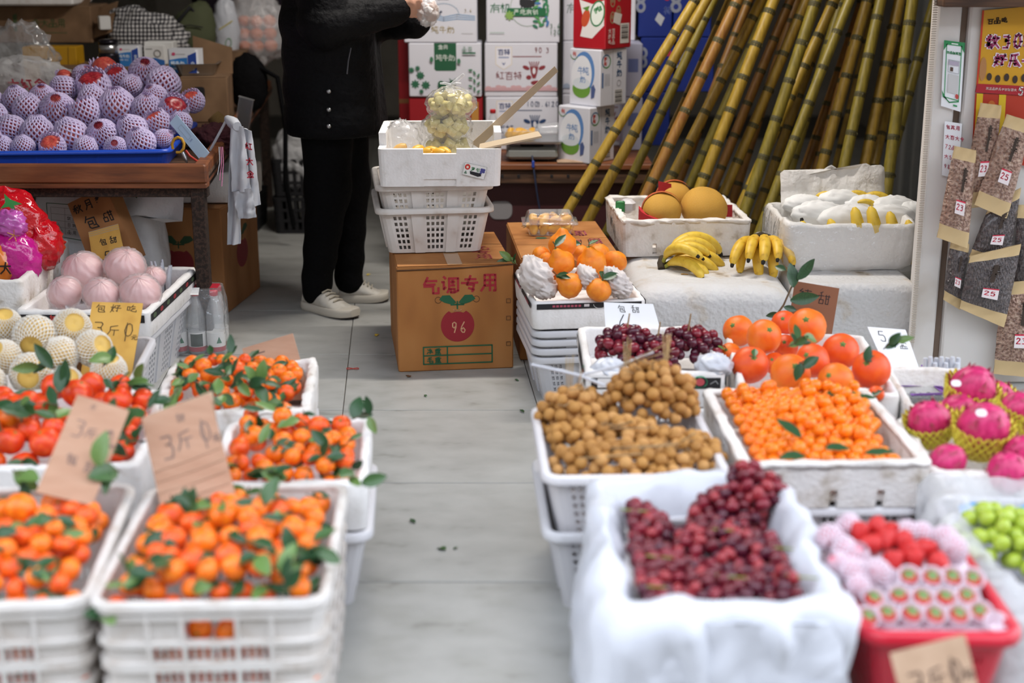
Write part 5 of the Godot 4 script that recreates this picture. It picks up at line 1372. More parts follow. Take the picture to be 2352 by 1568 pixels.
func under_table() -> void:
	# white woven sack with a printed form
	var nz := FastNoiseLite.new(); nz.seed = 8; nz.frequency = 3.5
	var s := at_z(215, 600, 5.05)
	var o := thing("woven_sack", "plump white woven sack with a printed green form under the table", "sack", T(P(s.x, 0, -5.14)))
	var rings := []
	for i in 13:
		var t := i / 12.0
		var k := pow(sin(PI * clampf(0.12 + 0.76 * t, 0, 1)), 0.35)
		rings.append(rrect_fine(0.24 * k, 0.11 * k, 0.06 * k, 0.56 * t, 10, func(p): return p * (1.0 + 0.08 * nz.get_noise_3dv(p * 1.2)) if t > 0.02 else p))
	part(o, "body", G.new().loft(rings), mat("sack_white", "d2d2d4", 0.6, {"bump": [0.02, 6.0], "scale": 4.0, "nscale": 0.5}))
	part(o, "mouth", G.new().slab(10, 6, 0.004, func(u, v): return P(0.02 + 0.32 * u, 0.555 - 0.09 * v - 0.1 * u * v * 0.6 + 0.01 * sin(u * 14), 0.1 + 0.05 * v + 0.015 * sin(u * 9 + v * 4) - 0.03 * u)), mat("sack_white"))
	var q := [at_z(105, 464, 5.01), at_z(195, 470, 5.01), at_z(195, 555, 5.01), at_z(110, 540, 5.01)].map(func(p): return p - o.position)
	var ink := Ink.new(q, 100, 90)
	ink.frame("2f5a40", 2, 2, 96, 86, 2)
	for i in 4: ink.line("6a6a68", [[12, 12 + 17 * i], [96, 12 + 17 * i]], 0.8)
	ink.line("6a6a68", [[48, 12], [48, 80]], 0.8); ink.line("6a6a68", [[12, 12], [12, 80]], 0.8)
	ink.text("3a3a3c", "数量", 54, 33, 9, 1, CH, 1.3); ink.text("3a3a3c", "日期", 54, 50, 9, 1, CH, 1.3); ink.text("3a3a3c", "品用", 54, 68, 9, 1, CH, 1.3); ink.line("5a5a58", [[20, 72], [30, 54], [40, 72], [20, 72]], 1)
	ink.done(self, o)
	var ik := Ink.new([at_z(295, 436, 4.98), at_z(330, 446, 4.98), at_z(330, 462, 4.98), at_z(295, 452, 4.98)].map(func(p): return p - o.position), 60, 26)
	ik.text("2f6a48", "mg", 12, 4, 16, 3, CH); ik.done(self, o, "lettering")
	# apple cartons behind
	var size := P(0.36, 0.41, 0.44)
	var f := at_h(520, 723, 0.0); var b := at_h(597, 662, 0.0)
	var dir := (b - f).normalized()
	var yaw := atan2(-dir.x, -dir.z)
	var bs := Basis(Vector3.UP, yaw)
	for k in 2:
		var bx := carton("apple_carton", ["brown carton printed with a red apple standing under the table beside the aisle", "brown apple carton half hidden behind the white sack under the table"][k], Transform3D(bs, f + bs * P(-size.x / 2 - 0.4 * k, 0, -size.z / 2 - 0.06 * k)), size, mat("kraft_dark"))
		for sd in ["front", "right"]:
			var i2 := Ink.new(face(size, sd), 100, 112)
			apple_print(i2, 52, 50, 1.0, "7c2026", "2c4a30")
			i2.done(self, bx)
	var fb := at_z(515, 470, 5.4)
	foam_box(boxframe(fb.x - 0.06, 5.5, 0.34, 0.3, 0.535, 0.0), 0.417, "white foam box lying on the apple carton under the table", 0.004)
	# six bottle pack by the table leg
	var w0 := at_h(408, 816, 0.0)
	var n := 0
	for r in 2:
		for i in 3:
			bottle(P(w0.x + 0.064 * i * 1.02, 0.001, w0.z - 0.03 - 0.064 * r), "clear water bottle with red cap in the shrink-wrapped pack by the table leg", "shrink wrapped water bottles", "c8283c", 0.225, n % 2); n += 1
	var wp := thing("shrink_wrap", "clear red printed shrink wrap around the water bottles", "plastic wrap", T(P(w0.x + 0.065, 0, w0.z - 0.062)))
	var wr := []
	for q2 in [[0.002, 0.1, 0.068], [0.1, 0.1, 0.068], [0.18, 0.098, 0.066], [0.232, 0.088, 0.056]]: wr.append(rrect(q2[1], q2[2], 0.033, q2[0]))
	part(wp, "film", G.new().loft(wr, true, false, true), mat("film"))
	part(wp, "printed_strip", G.new().slab(6, 2, 0.001, func(u, v): return P(-0.07 + 0.15 * u, 0.236 - 0.004 * v, -0.02 + 0.05 * v)), mat("label_red"))
	part(wp, "printed_strip", G.new().slab(6, 2, 0.001, func(u, v): return P(-0.06 + 0.08 * u, 0.236 - 0.02 * v, 0.04 + 0.022 * v)), mat("bottle_label"))
	# clear bags and black crates in the dark behind the table
	var cb := at_z(670, 430, 6.9)
	var o2 := thing("bag_of_bottles", "clear plastic bag of empty bottles on a black crate in the dark behind the table", "plastic bag", T(cb))
	crinkle(o2, "film", P(0.04, 0.15, 0), P(0.11, 0.14, 0.1), mat("film_milky"), 61, 0.3)
	for k in 3:
		var z: float = [6.95, 6.95, 7.0][k]
		var g := thing("black_crate", "black plastic crate stacked in the dark behind the person", "crate", T(P(cb.x + [0.1, 0.1, -0.34][k], [0.0, 0.185, 0.0][k], -z)), "black crates")
		part(g, "wall", shell({"w": 0.36, "d": 0.3, "h": 0.18, "taper": 0.01, "r": 0.02, "th": 0.004, "rib": 0.003, "sx": [[0.05, "r"]] + slots(8, 0.9) + [[0.05, "r"]], "sz": [[0.05, "r"]] + slots(7, 0.9) + [[0.05, "r"]], "rows": [[0.02, "b"], [0.04, "o"], [0.015, "b"], [0.04, "o"], [0.015, "b"], [0.04, "o"], [0.02, "b"]]}), mat("dark"))
		part(g, "base", plate(0.33, 0.27, 0.02, 0.0, 0.005), mat("dark"))
	# dark clothes hung at the back left
	var dc := thing("hanging_coat", "dark purple coat hanging at the back of the shop", "coat", T(P(at_z(560, 40, 7.6).x, 0.95, -7.7)))
	crinkle(dc, "cloth", P(0, 0.35, 0), P(0.3, 0.42, 0.12), mat("purple_dark", "1c1220", 0.9), 66, 0.15)
	# wire basket on the table's upper pile
	var wbk := thing("wire_basket", "chrome wire basket standing on the bags at the back of the table", "basket", T(P(at_z(432, 20, 6.95).x, 1.12, -7.0)))
	for i in 14:
		var a := TAU * i / 14
		part(wbk, "wire", G.new().tube([P(cos(a) * 0.07, 0, sin(a) * 0.07), P(cos(a) * 0.09, 0.14, sin(a) * 0.09)], 0.003, 5), mat("steel"))
	for y in [0.0, 0.07, 0.14]:
		var pts := []
		for i in 21: pts.append(P(cos(TAU * i / 20.0), 0, sin(TAU * i / 20.0)) * (0.07 + y / 7.0) + P(0, y, 0))
		part(wbk, "hoop", G.new().tube(pts, 0.003, 5), mat("steel"))

func apple_print(ink: Ink, x: float, y: float, s: float, red: String, green: String) -> void:
	var pts := []
	for i in 32:
		var a := TAU * i / 32
		var r := 15.0 * s * (1.0 + 0.05 * cos(2 * a))
		var p := Vector2(cos(a) * r * 1.0, sin(a) * r * 1.12)
		if sin(a) < -0.85: p.y += 3.0 * s
		pts.append([x + p.x, y + 8 * s + p.y])
	ink.poly(red, pts)
	for sd in [-1, 1]:
		ink.poly(green, [[x + 1 * sd * s, y - 14 * s], [x + 7 * sd * s, y - 21 * s], [x + 14 * sd * s, y - 21 * s], [x + 17 * sd * s, y - 17 * s], [x + 12 * sd * s, y - 14 * s], [x + 5 * sd * s, y - 12 * s]])
	ink.line(green, [[x - 6 * s, y - 12 * s], [x + 6 * s, y - 12 * s]], 1.6 * s); ink.line(green, [[x, y - 15 * s], [x, y - 8 * s]], 1.4 * s)

# ================================================================ middle: apple carton, baskets, foam box of cut cane
func centre() -> void:
	var fr := frame4(0.362, [909, 612], [1171, 603], [1143, 531], [894, 539])
	var size := P(fr.w, 0.359, fr.d)
	var o := carton("apple_carton", "brown apple carton printed 96 standing alone in the aisle", fr.t, size, mat("kraft"))
	var ink := Ink.new(face(size, "front"), 262, 243)
	for i in 4: ink.text("a3232e", "气调专用"[i], 57 + 44 * i, 26 - i * 0.8, 36, 5.2, CH)
	for x in [92, 178]: ink.arc("6a4424", x, 78, 7, 7, 0, TAU, 1.4)
	apple_print(ink, 135, 118, 2.4, "951c28", "1f5a3a")
	ink.text("d8a27c", "96", 118, 130, 24, 2.6, CH)
	ink.arc("d8a27c", 135, 100, 9, 4, 0.3, PI - 0.3, 2.2)
	ink.frame("1f5a3a", 57, 186, 156, 40, 3); ink.line("1f5a3a", [[57, 206], [213, 206]], 3); ink.line("1f5a3a", [[111, 186], [111, 226]], 3)
	ink.text("1f5a3a", "净重", 65, 190, 13, 2, CH, 1.2); ink.text("1f5a3a", "毛重", 65, 210, 13, 2, CH, 1.2)
	for y in [120, 180, 80]: ink.frame("6a4424", 246, y, 9, 9, 1.4)
	ink.done(self, o)
	var ti := Ink.new(face(size, "top"), 200, 260)
	ti.text("a8483e", "气专用", 140, 120, 30, 4, CH, 1.0, Vector2(0, 1)); ti.done(self, o)
	part(o, "tape", G.new().box(P(0.05, 0.0008, fr.d + 0.004), P(0.0, size.y + 0.0035, 0.0), 0.0002), mat("tape", "c99a66", 0.15, {"alpha": 0.5}))
	var ev := G.new()
	ev.tube([P(-size.x / 2, size.y - 0.012, size.z / 2 + 0.002), P(0, size.y - 0.009, size.z / 2 + 0.003), P(size.x / 2, size.y - 0.002, size.z / 2 + 0.001)], 0.0022, 5)
	part(o, "worn_edge", ev, mat("edge_dark", "4a2f1a", 0.95))
	# nested baskets
	var fb := frame4(0.522, [861, 489], [1129, 481], [1108, 420], [858, 427])
	fb.d = 0.44
	fb.t.origin.z -= 0.0
	white_crate(fb, 0.366, 0.157, "basket", "lower of two nested white baskets on the apple carton printed 96", "basket", mat("plastic"))
	white_crate({"t": fb.t, "w": fb.w - 0.004, "d": fb.d - 0.004, "h": 0.6, "ang": fb.ang}, 0.444, 0.157, "basket", "upper of two nested white baskets under the foam box of cane pieces", "basket", mat("plastic"))
	# foam box with a cut down front
	var x0 := at_z(1005, 347, 4.63).x
	var ff := boxframe(x0, 4.85, 0.408, 0.42, 0.768, 0.03)
	var b := thing("foam_box", "white foam box with cut down front holding bags of cane pieces", "foam box", ff.t.translated(P(0, 0.603, 0)))
	var h := 0.165
	part(b, "wall", shell({"w": ff.w, "d": ff.d, "h": h, "taper": 0.006, "r": 0.02, "th": 0.024, "rib": 0.0, "sx": [[0.32, "p"], [0.03, "p"], [0.3, "d"], [0.03, "p"], [0.32, "p"]], "sz": [[0.2, "f"], [0.6, "p"], [0.2, "f"]], "rows": [[0.15, "p"], [0.5, "p"], [0.1, "p"], [0.25, "p"]],
		"level": func(side, i, ty, j, rt):
			if j == 3 and (side == 0 or side == -1 or side == -4 or (side == 1 and i == 0) or (side == 3 and i == 2)): return -9.0
			if j == 2 and side == 0 and ty == "d": return -9.0
			if j == 0 and side == 0 and ty == "d": return -0.006
			return -999.0}), mat("foam"))
	part(b, "base", plate(ff.w - 0.03, ff.d - 0.03, 0.02, 0.001, 0.02), mat("foam"))
	var q := [at_z(1068, 377, 4.6), at_z(1120, 389, 4.6), at_z(1112, 418, 4.6), at_z(1061, 405, 4.6)].map(func(p): return ff.t.affine_inverse() * p - P(0, 0.603, 0))
	for i in 4: q[i].z = ff.d / 2 + 0.001
	var si := Ink.new(q, 100, 52)
	si.rect("e8e6e2", 0, 0, 100, 52); si.frame("3c4a40", 1, 1, 98, 50, 1.2); si.ell("c83a30", 16, 16, 12, 12); si.ell("e8d8c8", 16, 17, 5, 5); si.text("2c7a4a", "罗引", 34, 12, 15, 2.4, CH, 1.2)
	for i in 7: si.ell("4a4a8a", 84 + 6 * (i % 3) - 6, 14 + 8 * (i / 3), 5, 5)
	si.poly("1c1a20", [[30, 30], [78, 30], [84, 40], [70, 46], [34, 42]]); si.text("3a7a5a", "品", 8, 34, 10, 1.6, CH); si.done(self, b, "sticker")
	# stacked bags of peeled cane pieces
	for k in 3:
		var p := at_z([1030, 1027, 1036][k], [338, 290, 238][k], 4.86)
		var bag := thing("cane_bag", ["lowest clear bag of peeled sugarcane pieces inside the foam box", "middle clear bag of peeled sugarcane pieces in the stack", "knotted topmost clear bag of peeled sugarcane pieces"][k], "bag", T(p))
		var n := 0
		var cm: Mesh = keep("cane_piece", func(): return G.new().lathe([V2(0.001, -0.017), V2(0.014, -0.017), V2(0.0155, -0.015), V2(0.0155, 0.015), V2(0.014, 0.017), V2(0.001, 0.017)], 14))
		for i in 26:
			var d := Vector3(sin(i * 2.4) * sqrt(1 - pow(i / 13.0 - 1, 2)), i / 13.0 - 1, cos(i * 2.4) * sqrt(1 - pow(i / 13.0 - 1, 2)))
			part(bag, "cane_piece", cm, mat("cane_flesh", null, 0.45, {"ramp": [[0.0, "b9a85a"], [0.5, "d4c67e"], [1.0, "e2d89a"]], "freq": 0.03, "scale": 6.0}), Transform3D(any_basis(rdir()), d * P(0.058, 0.03, 0.05)))
		crinkle(bag, "film", Vector3.ZERO, P(0.082, 0.054, 0.074), mat("film"), 70 + k, 0.16, Vector3.ZERO, 1.8, 40)
		if k == 2:
			part(bag, "knot", G.new().tube([P(0.0, 0.045, 0), P(0.005, 0.065, 0.01), P(0.02, 0.078, 0.01), P(0.045, 0.1, 0.015)], [0.02, 0.008, 0.007, 0.005], 8), mat("film_milky"))
			for s in [-1, 1]: part(bag, "knot_ear", G.new().tube([P(0.002, 0.064, 0.01), P(0.02 * s, 0.07, 0.02), P(0.036 * s, 0.07, 0.022)], [0.005, 0.005, 0.003], 6), mat("film_milky"))
	# jackfruit pods by the cut in the front
	for i in 6:
		var p := at_z([958, 976, 992, 1008, 1022, 918][i], [344, 350, 346, 350, 348, 341][i], [4.74, 4.72, 4.76, 4.73, 4.75, 4.8][i])
		solo("jackfruit_pod", keep("pod", func(): return G.new().lathe([V2(0.001, -0.028), V2(0.009, -0.024), V2(0.0165, -0.006), V2(0.015, 0.012), V2(0.008, 0.024), V2(0.006, 0.026), V2(0.001, 0.016)], 14, Transform3D.IDENTITY, lumpy(0.1, 40, 3))), mat("jackfruit", "e8b03a", 0.4, {"sss": 0.1}), "yellow jackfruit pod in the foam box with cut down front", "fruit", Transform3D(any_basis(Vector3(1, 0.3, 0.3) + rdir(0.4)), p), "jackfruit pods in the foam box")
	card("cardboard_strip", "long pale cardboard strip standing out of the foam box", [1082, 329], [1274, 152], [1282, 164], [1100, 340], 4.92, 4.92, 0.006, mat("strip_pale", "bba78c", 0.85), null, "cardboard")
	card("cardboard_strip", "short pale cardboard strip lying over the foam box corner", [1102, 330], [1236, 301], [1244, 312], [1100, 342], 4.72, 4.66, 0.006, mat("strip_pale"), null, "cardboard")
	var cb := thing("plastic_bag", "clear plastic bag crumpled in the left of the cut foam box", "plastic bag", T(at_z(925, 335, 4.85)))
	crinkle(cb, "film", P(0, 0.02, 0), P(0.06, 0.06, 0.07), mat("film"), 81, 0.3)

# ================================================================ right side, near the street
func right_front() -> void:
	# longans
	var fl := frame4(0.323, [1262, 1098], [1662, 1088], [1610, 925], [1210, 930])
	white_crate(fl, 0.13, 0.193, "basket", "white plastic basket overflowing with brown longans, upper of the nested pair", "basket", mat("plastic_clean"))
	white_crate({"t": fl.t, "w": fl.w - 0.006, "d": fl.d - 0.006, "h": 0.19, "ang": fl.ang}, 0.0, 0.193, "basket", "milky lower basket under the basket of longans", "basket", mat("plastic_milky"))
	var lm: Mesh = keep("longan_ball", func(): return G.new().lathe(ball_profile(0.97, 0, 0, 9), 14))
	var ls := [mat("longan"), mat("longan_b"), mat("longan_c")]
	var av := []
	var bs := [[1498, 875, 3.16, P(0.105, 0.085, 0.085), 95, "bundle of brown longans with cut stems standing highest in the basket"], [1320, 925, 3.13, P(0.088, 0.07, 0.08), 62, "bundle of brown longans tied with white tape at the aisle side of the basket"], [1400, 985, 3.0, P(0.14, 0.045, 0.07), 60, "flat bundle of longans with bare twigs in the middle of the basket"], [1430, 1040, 2.87, P(0.155, 0.04, 0.075), 75, "bundle of longans along the front rim of the basket"], [1560, 1020, 2.93, P(0.1, 0.045, 0.09), 48, "bundle of longans in the front corner beside the kumquat box"]]
	for b in bs:
		var c := at_z(b[0], b[1], b[2])
		c.y -= b[3].y * 0.55
		var o := bunch("longan_bundle", b[5], "longans", "", c, [[c, b[3]]], 0.0145, lm, ls, "longan", b[4], 1.0, null, av)
		for i in 4:
			twig(o, "twig", [P(0, b[3].y * 0.6, 0), rdir(0.3) * b[3] + P(0, b[3].y * 1.0, b[3].z * 0.4), rdir(0.4).limit_length(0.8) * b[3] + P(0, b[3].y * 1.12, b[3].z * 0.5)], 0.0025, mat("twig_tan"))
	var st := thing("cut_stems", "tied bundle of cut longan stems sticking up above the highest bundle", "stems", T(at_z(1530, 805, 3.2)), "longan stems")
	for i in 9: twig(st, "twig", [P(0.003 * (i % 3 - 1), -0.03, 0.003 * (i / 3 - 1)), P(0.006 * (i % 3 - 1) + rng.randf_range(-0.004, 0.004), 0.035 + 0.01 * rng.randf(), 0.006 * (i / 3 - 1))], 0.0016, mat("twig_pale", "c2a878", 0.85))
	for w in [["tied bundle of cut longan stems sticking up behind the longans by the card reading 6", 1440, 830], ["tied bundle of cut longan stems over the taped longan bundle", 1308, 872]]:
		var s2 := thing("cut_stems", w[0], "stems", T(at_z(w[1], w[2] + 6, 3.2)), "longan stems")
		for i in 8: twig(s2, "twig", [P(0.004 * (i % 3 - 1), -0.04, 0.004 * (i / 3 - 1)), P(0.007 * (i % 3 - 1), 0.03 + 0.012 * rng.randf(), 0.007 * (i / 3 - 1)), P(0.008 * (i % 3 - 1), 0.05 + 0.02 * rng.randf(), 0.008 * (i / 3 - 1))], 0.0015, mat("twig_pale", "c2a878", 0.85))
	var tp := thing("white_tape", "white plastic tape tied around the longan stems", "tape", T(at_z(1310, 865, 3.2)))
	part(tp, "tape", G.new().tube([at_z(1220, 837, 3.2) - tp.position, at_z(1290, 852, 3.18) - tp.position, at_z(1330, 862, 3.16) - tp.position, at_z(1390, 885, 3.14) - tp.position], 0.004, 6), mat("bag_white"))
	part(tp, "tape", G.new().tube([at_z(1330, 862, 3.16) - tp.position, at_z(1420, 840, 3.2) - tp.position, at_z(1500, 808, 3.24) - tp.position], 0.003, 6), mat("bag_white"))
	# kumquats
	var fk := frame4(0.32, [1698, 1066], [2138, 1060], [1992, 886], [1618, 893])
	foam_notched(fk, 0.215, "white foam box of kumquats with two notches in its foot", [[0.47, "p"], [0.05, "n"], [0.23, "p"], [0.05, "n"], [0.2, "p"]], [[0.42, "p"], [0.58, "p"]], func(side, i, ty, j, rt): return -9.0 if ty == "n" and j == 0 else -999.0, mat("foam_dirty"))
	white_crate({"t": fk.t.translated_local(P(0.01, 0, 0.0)), "w": fk.w - 0.03, "d": fk.d - 0.02, "h": 0.213, "ang": fk.ang}, 0.0, 0.213, "basket", "white slotted basket under the kumquat box", "basket", mat("plastic_clean"))
	var km: Mesh = keep("kumquat_ball", func(): return G.new().lathe(ball_profile(1.14, 0.06, 0.06, 10), 16))
	var kr := 0.0152
	var nx := 11; var nz := 15
	for lay in 2:
		for k in nz:
			for i in nx:
				if lay == 1 and rng.randf() > 0.22: continue
				var u := (i + 0.5 * (k % 2) + 0.25 + lay * 0.5) / nx * 2 - 1; var v := (k + 0.5 + lay * 0.45) / nz * 2 - 1
				if absf(u) > 0.97 or absf(v) > 0.97: continue
				if u + v * 0.2 > 0.93 and rng.randf() < 0.6: continue
				var p: Vector3 = fk.t * P(u * (fk.w / 2 - 0.045), fk.h - 0.02 + 0.03 * (1 - u * u) * (1 - v * v) + 0.012 * (1 - v) + lay * kr * 1.45 + rng.randf_range(-0.003, 0.003), v * (fk.d / 2 - 0.045))
				var up := rdir()
				var o := thing("kumquat", "small bright orange kumquat in the notched foam box", "kumquat", T(p), "kumquats")
				part(o, "fruit", km, mat("kumquat") if rng.randf() < 0.7 else mat("tangerine"), Transform3D(any_basis(up).scaled_local(Vector3.ONE * kr * rng.randf_range(0.9, 1.04)), Vector3.ZERO))
				if rng.randf() < 0.6: part(o, "calyx", calyx_mesh(), mat("calyx"), Transform3D(any_basis(up).scaled_local(Vector3.ONE * kr * 0.6), up.normalized() * kr * 1.02))
	for q in [[1840, 1005, P(-0.5, 0.3, -0.6), 0.075], [1895, 1030, P(1, 0.1, 0), 0.055], [1850, 1048, P(-1, 0.1, 0.2), 0.06], [1985, 1040, P(1, 0.0, 0.1), 0.06], [1955, 915, P(1, 0.1, 0.1), 0.06], [1900, 905, P(1, 0.05, -0.2), 0.08]]:
		var o := thing("citrus_leaf", "dark green citrus leaf lying on the kumquats", "leaf", T(at_h(q[0], q[1], 0.348)), "leaves on the kumquats")
		add_leaf(o, Vector3.ZERO, q[2], P(0, 1, 0.3), q[3], mat("leaf_dark"))
	grape_bag()
	strawberries()
	green_grapes()
	dragons()

func cloth_rings(fr: Dictionary, prof: Array, amp: float, sd: int, n := 22) -> Array:
	var nz := FastNoiseLite.new(); nz.seed = sd; nz.frequency = 3.0; nz.fractal_type = FastNoiseLite.FRACTAL_RIDGED; nz.fractal_octaves = 2
	var rings := []
	for q in prof:
		var yy: float = q[1]
		rings.append(rrect_fine(fr.w / 2 + q[0], fr.d / 2 + q[0], maxf(0.05 + q[0] * 0.4, 0.03), yy, n, func(p):
			var f: float = nz.get_noise_3d(p.x * 1.5, yy * 0.35, p.z * 1.5) * amp * q[2]
			var g: float = nz.get_noise_3d(p.x * 1.2 + 9, yy, p.z * 1.2) * amp * q[2] * 1.0
			var d := Vector3(p.x, 0, p.z).normalized()
			return p + d * f + P(0, g * q[3], 0)))
	return rings
func grape_bag() -> void:
	var fg := frame4(0.33, [1412, 1405], [1945, 1415], [1812, 1112], [1350, 1108])
	var cr := white_crate({"t": fg.t, "w": fg.w - 0.1, "d": fg.d - 0.1, "h": 0.28, "ang": fg.ang}, 0.0, 0.28, "crate", "white crate hidden inside the white bag of red grapes", "crate", mat("plastic_clean"))
	var o := thing("white_bag", "big white plastic bag opened over a crate, full of red grapes", "bag", fg.t)
	part(o, "film", G.new().loft(cloth_rings(fg, [[0.0, 0.012, 1, 0.2], [0.004, 0.06, 1.2, 0.3], [-0.004, 0.12, 1.3, 0.3], [0.006, 0.18, 1.2, 0.3], [0.0, 0.23, 1.2, 0.4], [0.008, 0.28, 1.1, 0.5], [0.012, 0.305, 0.9, 0.6], [0.006, 0.33, 0.7, 0.7], [-0.01, 0.343, 0.5, 0.7], [-0.03, 0.342, 0.5, 0.7], [-0.048, 0.325, 0.6, 0.6], [-0.06, 0.295, 0.6, 0.4], [-0.066, 0.26, 0.4, 0.2]], 0.05, 12, 26), true, false, false), mat("bag_white"))
	# a fold hanging over the front
	var nz := FastNoiseLite.new(); nz.seed = 3; nz.frequency = 6.0
	part(o, "fold", G.new().slab(20, 8, 0.003, func(u, v): return P((u - 0.5) * fg.w * 0.95, 0.325 - 0.1 * v - 0.05 * sin(PI * u) * v, fg.d / 2 + 0.018 + 0.02 * v + 0.02 * nz.get_noise_2d(u * 0.6, v * 0.25))), mat("bag_white"))
	var gm: Mesh = keep("grape_ball", func(): return G.new().lathe(ball_profile(1.0, 0, 0, 9), 14))
	var gs := [mat("grape"), mat("grape_b"), mat("grape_c"), mat("grape"), mat("grape_d")]
	var av := []
	var inv := fg.t.affine_inverse() as Transform3D
	var keepin := func(p: Vector3) -> bool:
		var l := inv * p
		return absf(l.x) < fg.w / 2 - 0.065 and absf(l.z) < fg.d / 2 - 0.07
	var spots := [[-0.13, -0.14, P(0.075, 0.05, 0.1), "bunch of red grapes in the far left corner of the white bag"], [-0.1, 0.06, P(0.085, 0.045, 0.11), "bunch of red grapes along the aisle side of the white bag"], [0.03, -0.05, P(0.09, 0.05, 0.12), "bunch of red grapes in the middle of the white bag"], [0.13, 0.02, P(0.08, 0.045, 0.12), "bunch of red grapes along the strawberry side of the white bag"], [0.02, 0.14, P(0.11, 0.045, 0.085), "bunch of red grapes along the front lip of the white bag"], [0.14, 0.15, P(0.07, 0.05, 0.07), "bunch of red grapes in the front corner by the strawberries"], [-0.12, 0.17, P(0.07, 0.04, 0.06), "bunch of red grapes in the front corner by the aisle"]]
	var tb := at_z(1695, 1140, 2.62)
	var bt := bunch("grape_bunch", "large bunch of red grapes standing up highest out of the white bag", "grapes", "", tb, [[tb + P(0.03, 0.0, 0), P(0.06, 0.05, 0.05)], [tb + P(-0.02, -0.04, 0.02), P(0.075, 0.06, 0.06)], [tb + P(0.02, 0.035, -0.01), P(0.035, 0.03, 0.035)]], 0.0118, gm, gs, "grape", 90, 1.2, null, av)
	twig(bt, "stem", [P(0, -0.02, 0), P(0.01, 0.03, 0), P(0.0, 0.075, -0.01)], 0.0025, mat("grape_stem"))
	for s in spots:
		var c: Vector3 = fg.t * P(s[0], 0.285, s[1])
		var b := bunch("grape_bunch", s[3], "grapes", "", c, [[c, s[2]]], 0.0118, gm, gs, "grape", 62, 1.22, keepin, av)
		twig(b, "stem", [P(-0.02, s[2].y, 0), P(0.0, s[2].y + 0.006, 0.02), P(0.03, s[2].y + 0.004, 0.02)], 0.002, mat("grape_stem"))

